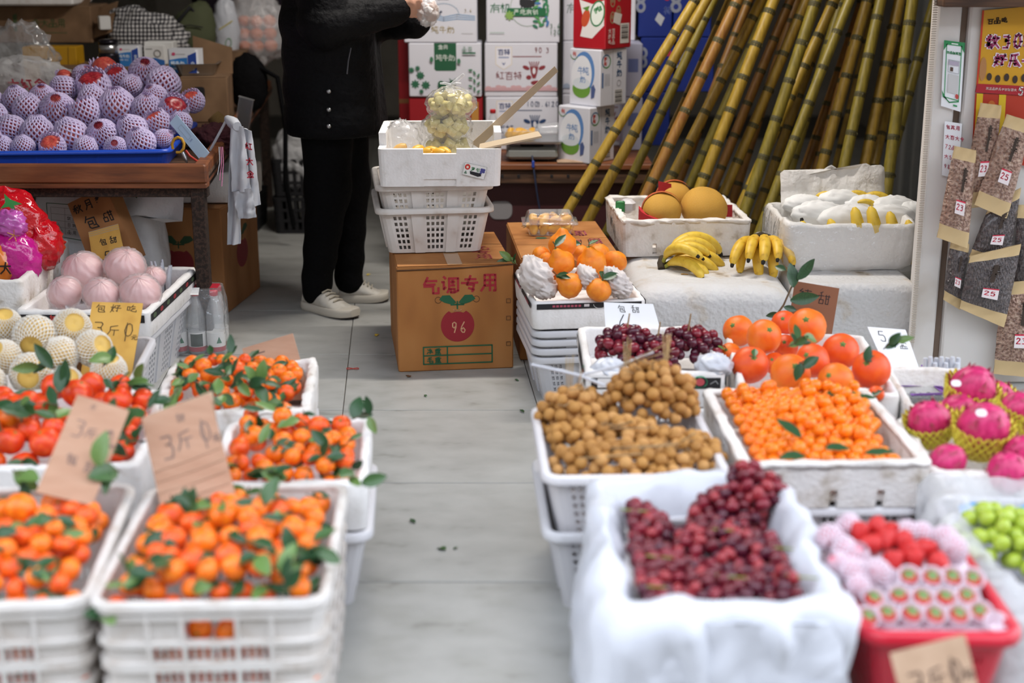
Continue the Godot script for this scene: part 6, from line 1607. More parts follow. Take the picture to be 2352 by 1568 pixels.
func berry_mesh() -> Mesh:
	return keep("strawberry", func(): return G.new().lathe([V2(0.001, 1.0), V2(0.5, 0.96), V2(0.86, 0.74), V2(0.95, 0.4), V2(0.82, -0.1), V2(0.58, -0.6), V2(0.3, -1.0), V2(0.001, -1.18)], 16, Transform3D.IDENTITY, lumpy(0.06, 1.2, 6)))
func berry_cap() -> Mesh:
	return keep("berry_cap", func():
		var rings := []
		for q in [[0.05, 1.08], [0.35, 1.06], [0.75, 0.98], [1.0, 0.8]]:
			var r := PackedVector3Array()
			for i in 16: r.append(P(cos(TAU * i / 16), 0, sin(TAU * i / 16)) * q[0] * (1.0 if i % 2 == 0 or q[0] < 0.3 else 0.62) + P(0, q[1], 0))
			rings.append(r)
		return G.new().loft(rings, true, true, false, false, false, false))
func strawberries() -> void:
	var fs := frame4(0.3, [1964, 1470], [2312, 1442], [2208, 1215], [1902, 1218])
	var o := thing("red_basket", "red plastic basket of strawberries in white foam cups", "basket", fs.t)
	var pan := [[0.06, "p"]] + slots(14, 0.88, 0.45) + [[0.06, "p"]]
	var rows := [[0.03, "p"]]
	for i in 9: rows += [[0.012, "o"], [0.01, "p"]]
	rows.append([0.03, "p"])
	part(o, "wall", shell({"w": fs.w - 0.02, "d": fs.d - 0.02, "h": 0.296, "taper": 0.05, "r": 0.03, "th": 0.003, "rib": 0.003, "sx": pan, "sz": pan, "rows": rows}), mat("red_plastic"))
	part(o, "rim", ring(fs.w - 0.02, fs.d - 0.02, 0.03, [V2(-0.004, 0.276), V2(0.012, 0.276), V2(0.016, 0.284), V2(0.014, 0.298), V2(0.0, 0.302), V2(-0.006, 0.296)]), mat("red_plastic"))
	part(o, "base", plate(fs.w - 0.12, fs.d - 0.12, 0.03, 0.0, 0.004), mat("red_plastic"))
	var tm := mat("cup_foam", "dccdd6", 0.5)
	var tray := thing("foam_tray", "white foam tray with round cups tilted in the red basket", "tray", fs.t.translated(P(0, 0.262, 0)))
	var tilt := 0.3
	var berry_at := func(x: float, y: float, up: float) -> Vector3:
		var p := at_h(x, y, 0.27)
		for i in 10: p = at_h(x, y, 0.262 + up + tilt * clampf(fs.d / 2 - 0.03 - (fs.t.affine_inverse() * p).z, 0.0, 0.4))
		return p
	part(tray, "sheet", G.new().slab(2, 8, 0.006, func(u, v): return P((u - 0.5) * (fs.w - 0.06), tilt * (fs.d - 0.06) * v * 0.66, fs.d / 2 - 0.03 - (fs.d - 0.06) * v * 0.66)), tm)
	var lean := Basis(Vector3.RIGHT, 0.5)
	var cup: Mesh = keep("berry_cup", func(): return G.new().lathe([V2(0.014, 0.0), V2(0.0195, 0.004), V2(0.0215, 0.024), V2(0.0205, 0.026), V2(0.0185, 0.022), V2(0.013, 0.006), V2(0.001, 0.004)], 18))
	var zs := [1800, 1050, 3.027]
	var inv: Transform3D = tray.transform.affine_inverse()
	for q in [[870, 845], [1025, 850], [1170, 850], [620, 1000], [800, 980], [960, 990], [1120, 995], [1270, 980], [580, 1130], [715, 1105], [885, 1105], [1045, 1110], [1210, 1110], [1360, 1090], [1470, 1170], [1310, 860], [720, 860]]:
		var p: Vector3 = berry_at.call(zs[0] + q[0] / zs[2], zs[1] + q[1] / zs[2], 0.016)
		var l := inv * p
		part(tray, "cup", cup, tm, Transform3D(lean, l - lean.y * 0.012))
		if q[0] == 1470 or q[0] == 720: continue
		var b := thing("strawberry", "strawberry set leaf upwards in its own white foam cup", "strawberry", T(p), "strawberries in cups")
		var bs := any_basis(P(0, 1, 0.55) + rdir(0.15), rng.randf() * 6).scaled_local(P(0.0165, 0.012, 0.0165))
		part(b, "fruit", berry_mesh(), mat("strawberry"), Transform3D(bs, Vector3.ZERO)); part(b, "leaf_cap", berry_cap(), mat("leaf_light"), Transform3D(bs.scaled_local(Vector3.ONE * 0.8), P(0, 0.004, 0)))
	for q in [[525, 525], [600, 600], [660, 490], [750, 510], [715, 575], [840, 590], [870, 645], [995, 630], [765, 725], [905, 715], [1085, 735]]:
		var p: Vector3 = berry_at.call(zs[0] + q[0] / zs[2], zs[1] + q[1] / zs[2], 0.026)
		var b := thing("strawberry", "loose ripe strawberry lying on the foam tray", "strawberry", T(p), "loose strawberries")
		part(b, "fruit", berry_mesh(), mat("strawberry"), Transform3D(any_basis(rdir() + P(0, 0, -1), rng.randf() * 6).scaled_local(P(0.021, 0.019, 0.021)), Vector3.ZERO))
	for q in [[320, 560, 0.03], [420, 640, 0.028], [500, 690, 0.03], [640, 810, 0.032], [450, 470, 0.026], [480, 800, 0.03], [520, 900, 0.026], [380, 740, 0.026], [860, 520, 0.026], [960, 530, 0.026], [1180, 640, 0.03], [1120, 560, 0.028]]:
		var p: Vector3 = berry_at.call(zs[0] + q[0] / zs[2], zs[1] + q[1] / zs[2], 0.026)
		var b := thing("wrapped_berry", "pale strawberry wrapped in white foam on the tray", "strawberry", T(p), "wrapped strawberries")
		part(b, "foam_wrap", net_mesh("net_berry", 14, 8, -1.4, 1.2, 0.95, 0.09, 0.55, 0.2), mat("net_pinkish", "d8c2ce", 0.6), Transform3D(any_basis(rdir()).scaled_local(Vector3.ONE * q[2] * 0.8), Vector3.ZERO))
		part(b, "fruit", berry_mesh(), mat("berry_pale", "e08a9a", 0.5), Transform3D(any_basis(rdir()).scaled_local(Vector3.ONE * q[2] * 0.7), Vector3.ZERO))
	var c := card("price_card", "brown kraft price card hung on the red strawberry basket, handwritten 3 and 10", [2044, 1500], [2216, 1456], [2252, 1600], [2080, 1640], 2.06, 2.02, 0.004, mat("kraft_grey"))
	c[1].text("5a4438", "3", 10, 28, 40, 3, CH); c[1].text("5a4438", "斤", 36, 32, 25, 2.6, CH); c[1].text("5a4438", "1", 56, 24, 46, 2.6, CH); c[1].text("5a4438", "0", 66, 28, 28, 2.6, CH); c[1].text("5a4438", "元", 86, 42, 12, 2, CH)
	c[1].done(self, c[0], "lettering")

func green_grapes() -> void:
	var f := frame4(0.27, [2270, 1400], [2640, 1400], [2470, 1120], [2165, 1120])
	white_crate(f, 0.0, 0.25, "basket", "milky basket of green grapes at the edge of the stall", "basket", mat("plastic_milky"))
	var bag := thing("clear_bag", "crumpled milky plastic bag around the green grapes", "plastic bag", f.t)
	part(bag, "film", G.new().loft(cloth_rings(f, [[0.015, 0.02, 1, 0.2], [0.02, 0.1, 1.3, 0.3], [0.015, 0.2, 1.3, 0.4], [0.02, 0.25, 1.2, 0.6], [0.005, 0.285, 1.0, 0.8], [-0.03, 0.29, 1.0, 0.8], [-0.055, 0.27, 1.0, 0.6], [-0.075, 0.23, 0.8, 0.4]], 0.035, 21, 22), true, false, false), mat("film_milky"))
	solo("blue_liner", G.new().slab(10, 6, 0.003, func(u, v): return f.t * P((u - 0.45) * 0.26, 0.285 - 0.03 * v + 0.008 * sin(u * 14), -0.14 + 0.06 * v)), mat("liner_blue", "3f8fd0", 0.4), "bright blue plastic liner behind the green grapes", "liner")
	var gm: Mesh = keep("grape_ball", func(): return G.new().lathe(ball_profile(1.0, 0, 0, 9), 14))
	var c := at_z(2292, 1230, 2.6)
	var b := bunch("grape_bunch", "bunch of pale green grapes in the milky bag", "grapes", "", c, [[c, P(0.075, 0.05, 0.075)], [c + P(0.06, -0.02, 0.06), P(0.06, 0.04, 0.06)]], 0.0165, gm, [mat("grape_green")], "grape", 60, 1.08)

func dragons() -> void:
	var f := frame4(0.29, [2120, 1092], [2520, 1085], [2425, 955], [2085, 962])
	foam_box(f, 0.0, "grey white foam box of dragon fruit beside the kumquats", 0.006, 0.022, 0.16, mat("foam_dirty"))
	var shp: Mesh = keep("dragon_ball", func(): return G.new().lathe(ball_profile(1.15, 0.05, 0.05, 14), 22, Transform3D.IDENTITY, lumpy(0.08, 0.9, 12)))
	var sc: Mesh = keep("dragon_flap", func(): return G.new().sheet(4, 6, func(u, v): return P((u - 0.5) * 0.5 * (1 - v * 0.95), v * 0.55, 0.04 + 0.16 * v * v - 0.25 * pow(u - 0.5, 2))))
	var net := net_mesh("net_dragon", 22, 10, -1.5, 0.2, 1.2, 0.08, 0.55, 0.12)
	for q in [[2232, 895, 54, 3.33, 1, 0.2], [2135, 970, 50, 3.12, 1, -0.4], [2258, 985, 60, 3.02, 1, 0.0], [2335, 940, 40, 3.2, 1, 0.5], [2176, 1062, 42, 2.92, 0, 0.4], [2345, 1040, 40, 2.95, 0, 0.2], [2315, 1085, 48, 2.86, 0, -0.3], [2400, 1000, 50, 3.05, 1, 0.2], [2290, 915, 40, 3.42, 1, -0.3], [2200, 950, 46, 3.28, 0, 0.3]]:
		var p := at_z(q[0], q[1], q[3])
		var r: float = q[2] / F * dep(p) * 0.98
		var o := thing("dragon_fruit", "magenta dragon fruit sitting in a yellow foam net" if q[4] else "bare magenta dragon fruit at the bottom of the heap", "dragon fruit", T(p), "netted dragon fruit" if q[4] else "bare dragon fruit")
		var b := any_basis(P(q[5], 0.7, 0.35), rng.randf() * 6).scaled_local(Vector3.ONE * r)
		part(o, "fruit", shp, mat("dragonfruit"), Transform3D(b, Vector3.ZERO))
		for i in 16:
			var la := -0.9 + 1.9 * (i / 16.0); var az := i * 2.4
			var n := P(cos(la) * cos(az), sin(la) * 1.1, cos(la) * sin(az))
			var y := (P(0, 1, 0) - n.normalized() * n.normalized().y).normalized()
			var fb := Basis(y.cross(n.normalized()), y, n.normalized()).scaled_local(Vector3.ONE * 0.85)
			part(o, "scale", sc, mat("dragon_scale"), Transform3D(b, Vector3.ZERO) * Transform3D(fb, n * 1.0))
		if q[4]: part(o, "foam_net", net, mat("net_yellow"), Transform3D(any_basis(P(q[5] * 0.6, 1, 0.25)).scaled_local(Vector3.ONE * r * 1.05), P(0, 0, 0)))
	for q in [[2196, 880, 3.2], [2254, 948, 2.88]]:
		var st := thing("fruit_sticker", "small white oval sticker on a dragon fruit", "sticker", T(at_z(q[0], q[1], q[2] + 0.02)), "dragon fruit stickers")
		part(st, "paper", G.new().loft([rrect(0.012, 0.008, 0.0079, 0.0), rrect(0.012, 0.008, 0.0079, 0.0008)]), mat("white_card"), Transform3D(Basis(Vector3.RIGHT, 0.9), P(0, 0, 0.0)))

# ================================================================ right side, middle
func right_mid() -> void:
	# red grapes in a foam box with a black printed band
	var fg := frame4(0.3, [1352, 852], [1682, 858], [1606, 750], [1320, 748])
	var o := foam_box(fg, 0.2, "white foam box with black printed band holding dark red grapes", 0.005, 0.022, 0.02, mat("foam"))
	rim_band(o, fg, 0.2, 0.014, 0.03, func(ink, k):
		ink.arc("4aa878", 168, ink.ch * 0.4, 11, 9, 0, TAU, 2); ink.ell("b84a50", 168, ink.ch * 0.4, 7, 6); ink.line("a8a8a8", [[184, 10], [192, 5], [196, 10]], 1); ink.rect("e6e2e0", 10, 1, 40, ink.ch - 3))
	foam_box({"t": fg.t, "w": fg.w - 0.01, "d": fg.d - 0.01, "h": 0.198, "ang": fg.ang}, 0.0, "plain white foam box under the box of dark red grapes", 0.003, 0.02, 0.02, mat("foam"))
	var gm: Mesh = keep("grape_ball", func(): return G.new().lathe(ball_profile(1.0, 0, 0, 9), 14))
	var gs := [mat("grape"), mat("grape_b"), mat("grape_c"), mat("grape_c")]
	var av := []
	var k := 0
	for s in [[1440, 800, 3.78, P(0.085, 0.055, 0.09), "bunch of dark red grapes at the aisle end of the banded foam box"], [1580, 800, 3.8, P(0.09, 0.055, 0.08), "bunch of dark red grapes at the orange end of the banded foam box"], [1510, 820, 3.74, P(0.06, 0.05, 0.09), "bunch of dark red grapes in the middle of the banded foam box"]]:
		var c := at_z(s[0], s[1], s[2])
		var b := bunch("grape_bunch", s[4], "grapes", "", c, [[c, s[3]]], 0.0145, gm, gs, "grape", 40, 1.18, null, av)
		twig(b, "stem", [P(0, 0.02, 0), P(0.0, 0.06, 0.0), P(0.005, 0.1, 0.0)], 0.0035, mat("twig_tan"))
	for q in [[1640, 840, 0.05], [1400, 852, 0.05]]:
		var t := thing("tissue", "white paper tissue tucked into the corner of the grape box", "paper", T(at_z(q[0], q[1], 3.6)), "tissues in the grape box")
		crinkle(t, "paper", P(0, 0, 0), P(0.045, 0.03, 0.04), mat("bag_white"), int(q[0]), 0.3)
	var c := card("price_card", "white price card handwritten 6 standing behind the grapes", [1387, 694], [1500, 698], [1530, 800], [1394, 800], 4.06, 3.98, 0.0015, mat("white_card"), null, "price card")
	c[1].text("2a2a30", "包", 26, 5, 15, 1.2, CH); c[1].text("2a2a30", "甜", 54, 5, 15, 1.2, CH); c[1].text("2a2a30", "6", 20, 26, 34, 1.8, CH); c[1].text("2a2a30", "元", 48, 46, 12, 1.3, CH)
	c[1].done(self, c[0], "lettering")
	# knobbly oranges in a banded foam box on nested baskets
	var fd := frame4(0.33, [1234, 692], [1490, 688], [1417, 613], [1168, 617])
	o = foam_box(fd, 0.24, "white foam box with narrow black band holding knobbly necked oranges", 0.005, 0.02, 0.02, mat("foam"))
	rim_band(o, fd, 0.24, 0.006, 0.017, func(ink, kk):
		for i in 8: ink.rect("a84a5a", 30 + i * 7.0, 3, 5, 4)
		ink.arc("d8d8d8", 120, 3, 12, 8, 0, PI, 0.8); ink.rect("d0c8c8", 90, 2, 10, 5)
		for i in 6: ink.rect("a84a5a", 142 + i * 7.0, 3, 5, 4))
	for i in 4:
		white_crate({"t": fd.t, "w": fd.w - 0.012, "d": fd.d - 0.012, "h": 0.2, "ang": fd.ang}, 0.0 + 0.028 * i, 0.15, "basket", ["lowest of four nested baskets under the knobbly oranges", "second lowest of four nested baskets under the knobbly oranges", "third of four nested baskets under the knobbly oranges", "topmost of four nested baskets under the knobbly oranges"][i], "basket", mat("plastic_milky"))
	var zd := [1150, 380, 3.92]
	var neck: Mesh = keep("dekopon_neck", func(): return G.new().lathe(ball_profile(0.92, 0, 0.1, 18, 0.34, 0.42), 24, Transform3D.IDENTITY, lumpy(0.1, 1.6, 15)))
	var knob: Mesh = keep("dekopon_round", func(): return G.new().lathe(ball_profile(0.88, 0.06, 0.1, 14, 0.08, 0.3), 22, Transform3D.IDENTITY, lumpy(0.07, 1.3, 17)))
	for q in [[555, 715, 132, 4.42, P(0, 1, 0.05), 1, 0], [365, 800, 84, 4.44, P(0.1, 1, 0.1), 0, 0], [415, 840, 70, 4.4, P(-0.2, 1, 0.3), 0, 0], [545, 875, 125, 4.32, P(-0.35, 0.9, 0.2), 1, 1], [820, 880, 140, 4.34, P(-0.2, 1, 0.25), 1, 1], [1030, 865, 112, 4.42, P(-0.3, -0.6, 0.7), 0, 0], [890, 790, 100, 4.55, P(0.2, 1, 0), 0, 0], [625, 1080, 122, 4.22, P(-0.8, 0.6, 0.2), 1, 2], [885, 1120, 120, 4.2, P(0.3, 1, 0.3), 0, 2], [720, 790, 90, 4.52, P(0, 1, 0), 0, 1], [480, 1000, 110, 4.36, P(0, 1, 0.4), 0, 0], [760, 1000, 100, 4.38, P(0, 1, 0.4), 0, 0], [980, 1000, 100, 4.4, P(0, 1, 0.4), 0, 0]]:
		var p := at_z(zd[0] + q[0] / zd[2], zd[1] + q[1] / zd[2], q[3])
		citrus("knobbly_orange", "knobbly orange with a swollen neck in the narrow banded foam box" if q[5] else "round orange among the necked ones in the narrow banded foam box", "orange", "necked oranges" if q[5] else "round oranges beside the necked ones", p, q[2] / zd[2] / F * dep(p) * 0.97, mat("dekopon"), neck if q[5] else knob, q[4], q[6], 0.055, P(0.3, 0.4, 0.4), 1.22 if q[5] else 0.86)
	for q in [[320, 1010, 0.045, 0.045], [1040, 1060, 0.035, 0.035], [785, 1010, 0.028, 0.028], [400, 1100, 0.035, 0.03], [1090, 1100, 0.03, 0.026]]:
		var t := thing("tissue_wrap", "crumpled white tissue paper wrapped around an orange in the banded box", "paper", T(at_z(zd[0] + q[0] / zd[2], zd[1] + q[1] / zd[2], 4.24)), "tissue among the oranges")
		crinkle(t, "paper", Vector3.ZERO, P(q[2], q[3], 0.045), mat("tissue", "e4dcd8", 0.6, {"back": "a09890"}), int(q[0]), 0.35, P(-0.01, q[3] * 0.5, 0), 2.4)
	sprig(at_z(1188, 608, 4.6), 4, 0.045, "small sprig of green leaves at the back corner of the banded orange box", "leaf sprigs by the oranges", P(-0.4, 0.2, 0))
	# carton behind with a clear box of jackfruit
	var fc := frame4(0.36, [1200, 591], [1428, 587], [1368, 508], [1158, 510])
	var size := P(fc.w, 0.357, fc.d)
	o = carton("carton", "brown carton with red print carrying the clear box of jackfruit", fc.t, size, mat("kraft"))
	var ti := Ink.new(face(size, "top"), 200, 240)
	ti.text("9a4650", "气调", 60, 70, 34, 4, CH, 1.6); ti.text("9a4650", "专用", 110, 130, 30, 4, CH, 1.2); ti.text("3c4a40", "大", 30, 24, 18, 2, CH); ti.ell("2c5a40", 60, 118, 12, 6); ti.done(self, o)
	var cj := at_z(1262, 520, 5.05)
	o = thing("clear_box", "clear plastic clamshell of yellow jackfruit on the brown carton", "food box", T(P(cj.x, 0.365, cj.z), 0.03))
	var rings := []
	for q in [[0.075, 0.05, 0.0], [0.088, 0.062, 0.038], [0.1, 0.074, 0.04], [0.1, 0.074, 0.046], [0.086, 0.06, 0.05], [0.08, 0.054, 0.074], [0.074, 0.048, 0.078]]: rings.append(rrect(q[0], q[1], 0.016, q[2]))
	part(o, "shell", G.new().loft(rings), mat("clear_shell", "eef4f6", 0.06, {"alpha": 0.16, "spec": 0.8}))
	var pod: Mesh = meshes["pod"]
	for i in 16: part(o, "jackfruit_pod", pod, mat("jackfruit"), Transform3D(any_basis(P(1, 0.4, 0) + rdir(0.7)), P(-0.058 + 0.038 * (i % 4), 0.02 + 0.03 * (i / 8), -0.025 + 0.045 * ((i / 4) % 2))))
	# navel oranges
	var fn := frame4(0.29, [1692, 902], [2042, 902], [2002, 765], [1674, 765])
	foam_box(fn, 0.0, "white foam box of large navel oranges behind the kumquats", 0.004, 0.02, 0.16)
	var nv: Mesh = keep("navel_ball", func(): return G.new().lathe(ball_profile(0.98, 0.03, 0.06, 14), 26, Transform3D.IDENTITY, lumpy(0.05, 0.9, 33)))
	var zn := [1600, 700, 3.128]
	var places := []
	for q in [[300, 185, 112, 3.95, 0, 0], [485, 228, 126, 3.8, 0, 0], [630, 135, 95, 4.0, 1, 0], [795, 158, 136, 3.85, 0, 0], [1035, 332, 132, 3.72, 1, 0], [1255, 462, 140, 3.5, 1, 2], [830, 400, 125, 3.64, 1, 0], [385, 430, 135, 3.62, 1, 1], [240, 350, 80, 3.8, 0, 1], [675, 495, 146, 3.52, 0, 1], [1000, 545, 130, 3.45, 0, 0], [1290, 640, 60, 3.4, 1, 1], [560, 420, 80, 3.75, 1, 0], [1120, 560, 90, 3.6, 1, 0], [640, 300, 90, 3.9, 1, 0]]:
		var p := at_z(zn[0] + q[0] / zn[2], zn[1] + q[1] / zn[2], q[3])
		var r: float = q[2] / zn[2] / F * dep(p)
		places.append([p, r, q])
	for it in 10:
		for i in places.size():
			for j in range(i + 1, places.size()):
				var d: Vector3 = places[j][0] - places[i][0]
				var need: float = (places[i][1] + places[j][1]) * 0.98
				if d.length() < need:
					var dd := ray(pix(places[j][0]).x, pix(places[j][0]).y).normalized() * (need - d.length()) * (0.5 if dep(places[j][0]) > dep(places[i][0]) else -0.5)
					places[j][0] += dd; places[i][0] -= dd
	for q in places:
		citrus("navel_orange", ("leafy " if q[2][5] else "") + ("deep orange red" if q[2][4] else "bright orange") + " navel orange heaped in the foam box behind the kumquats", "orange", ("deep" if q[2][4] else "bright") + (" leafy" if q[2][5] else "") + " navel oranges", q[0], q[1], mat("navel_red") if q[2][4] else mat("navel"), nv, P(rng.randf_range(-0.6, 0.6), 0.5, 0.6), q[2][5], 0.042, Vector3.ZERO, 0.95)
	for q in [[650, 300, P(0.1, 0, 0)], [740, 410, P(0.6, -0.3, 0)], [1340, 320, P(0.4, 0.7, 0)], [700, 280, P(0.5, 0.5, 0)]]:
		sprig(at_z(zn[0] + q[0] / zn[2], zn[1] + q[1] / zn[2], 3.42 if q[0] < 1200 else 3.46), 3, 0.042, "sprig of narrow green leaves on the navel oranges", "leaf sprigs on the navel oranges", q[2])
	# tall sprig and the cards behind the oranges
	o = thing("leafy_branch", "upright leafy citrus branch standing behind the navel oranges", "branch", T(at_z(1768, 745, 4.02)))
	var b0 := o.position
	part(o, "stem", G.new().tube([Vector3.ZERO, at_z(1800, 700, 4.03) - b0, at_z(1822, 650, 4.05) - b0, at_z(1835, 635, 4.05) - b0], [0.003, 0.003, 0.0025, 0.002], 6), mat("twig"))
	for q in [[1822, 660, 1818, 605, 0.075], [1832, 642, 1872, 588, 0.075], [1815, 690, 1880, 680, 0.085], [1800, 705, 1830, 712, 0.05], [1790, 720, 1760, 725, 0.04], [1805, 620, 1785, 612, 0.04]]:
		var a := at_z(q[0], q[1], 4.04); var e := at_z(q[2], q[3], 4.06)
		add_leaf(o, a - b0, e - a, P(0.3, 0.3, 1), q[4], mat("leaf_dark"))
	c = card("price_card", "dark brown card handwritten behind the leafy branch and navel oranges", [1826, 645], [1928, 662], [1884, 930], [1786, 920], 4.13, 4.03, 0.004, mat("card_umber", "8a5a40", 0.85), null, "price card")
	c[1].text("2c1c18", "纯甜", 14, 14, 26, 1.9, CH, 1.4); c[1].done(self, c[0], "lettering")
	c = card("price_card", "white price card handwritten 5 behind the end navel orange", [1992, 750], [2080, 757], [2116, 860], [2042, 860], 3.95, 3.85, 0.0015, mat("white_card"), null, "price card")
	c[1].text("2a2a30", "5", 16, 8, 34, 2.2, CH); c[1].text("2a2a30", "/", 50, 28, 32, 1.8, CH); c[1].text("2a2a30", "盒", 66, 40, 22, 1.4, CH); c[1].done(self, c[0], "lettering")
	# blueberry packs
	var fp := frame4(0.28, [2072, 950], [2262, 945], [2232, 840], [2056, 845])
	foam_box(fp, 0.0, "grey white foam box of blueberry packs beside the navel oranges", 0.006, 0.02, 0.2, mat("foam_dirty"))
	for q in [[2095, 880, 3.78, 0.2], [2160, 862, 3.9, -0.3], [2125, 905, 3.62, 0.1]]:
		var p := at_z(q[0], q[1], q[2])
		o = thing("berry_pack", "clear punnet of dark blueberries with a purple printed lid", "berry pack", T(P(p.x, p.y - 0.03, p.z), q[3]), "blueberry packs")
		part(o, "punnet", G.new().loft([rrect(0.058, 0.05, 0.01, 0.0), rrect(0.066, 0.058, 0.012, 0.036), rrect(0.066, 0.058, 0.012, 0.042)]), mat("clear_shell"))
		for i in 20: part(o, "blueberry", keep("longan_ball", func(): return G.new()), mat("blueberry", "1e1a2a", 0.6), Transform3D(Basis().scaled(Vector3.ONE * 0.0095), P(-0.042 + 0.021 * (i % 5), 0.016 + 0.004 * (i % 2), -0.033 + 0.022 * (i / 5))))
		var li := Ink.new([P(-0.06, 0.043, -0.05), P(0.06, 0.043, -0.05), P(0.06, 0.043, 0.05), P(-0.06, 0.043, 0.05)], 120, 100)
		for s in [0, 78]: li.rect("7a4a9c", 4, s + 4, 112, 16); li.line("d0b8e0", [[14, s + 12], [100, s + 12]], 5)
		li.rect("7a4a9c", 92, 24, 22, 54); li.line("5f8a3c", [[98, 30], [108, 66]], 5); li.done(self, o)
	o = thing("net_sleeve", "bundle of white foam net sleeves standing behind the blueberry packs", "packing", T(at_z(2160, 862, 3.72)))
	for i in 10: part(o, "sleeve", G.new().tube([P(-0.04 + 0.009 * i, -0.03, 0.01 * (i % 3)), P(-0.042 + 0.0095 * i, 0.02, 0.01 * (i % 3)), P(-0.045 + 0.01 * i, 0.05 + 0.008 * sin(i * 2.1), 0.012 * (i % 3))], [0.007, 0.009, 0.006], 6), mat("bag_white"))

func banana_between(o: Node3D, s: Vector3, e: Vector3, arch: Vector3, k: int, skin := "banana", ends := true) -> void:
	var b := banana_mesh(k)
	var ch: Vector3 = b[4] - b[3]
	var d := e - s
	var sc := d.length() / ch.length()
	var zb := ch.normalized(); var yb := (Vector3.UP - zb * zb.y).normalized(); var xb := yb.cross(zb)
	var z := d.normalized(); var y := (arch - z * arch.dot(z)).normalized(); var x := y.cross(z)
	var rot := Basis(x, y, z) * Basis(xb, yb, zb).inverse()
	var bs := rot.scaled_local(Vector3.ONE * sc)
	banana(o, Transform3D(bs, s - bs * b[3]), k, skin, ends)

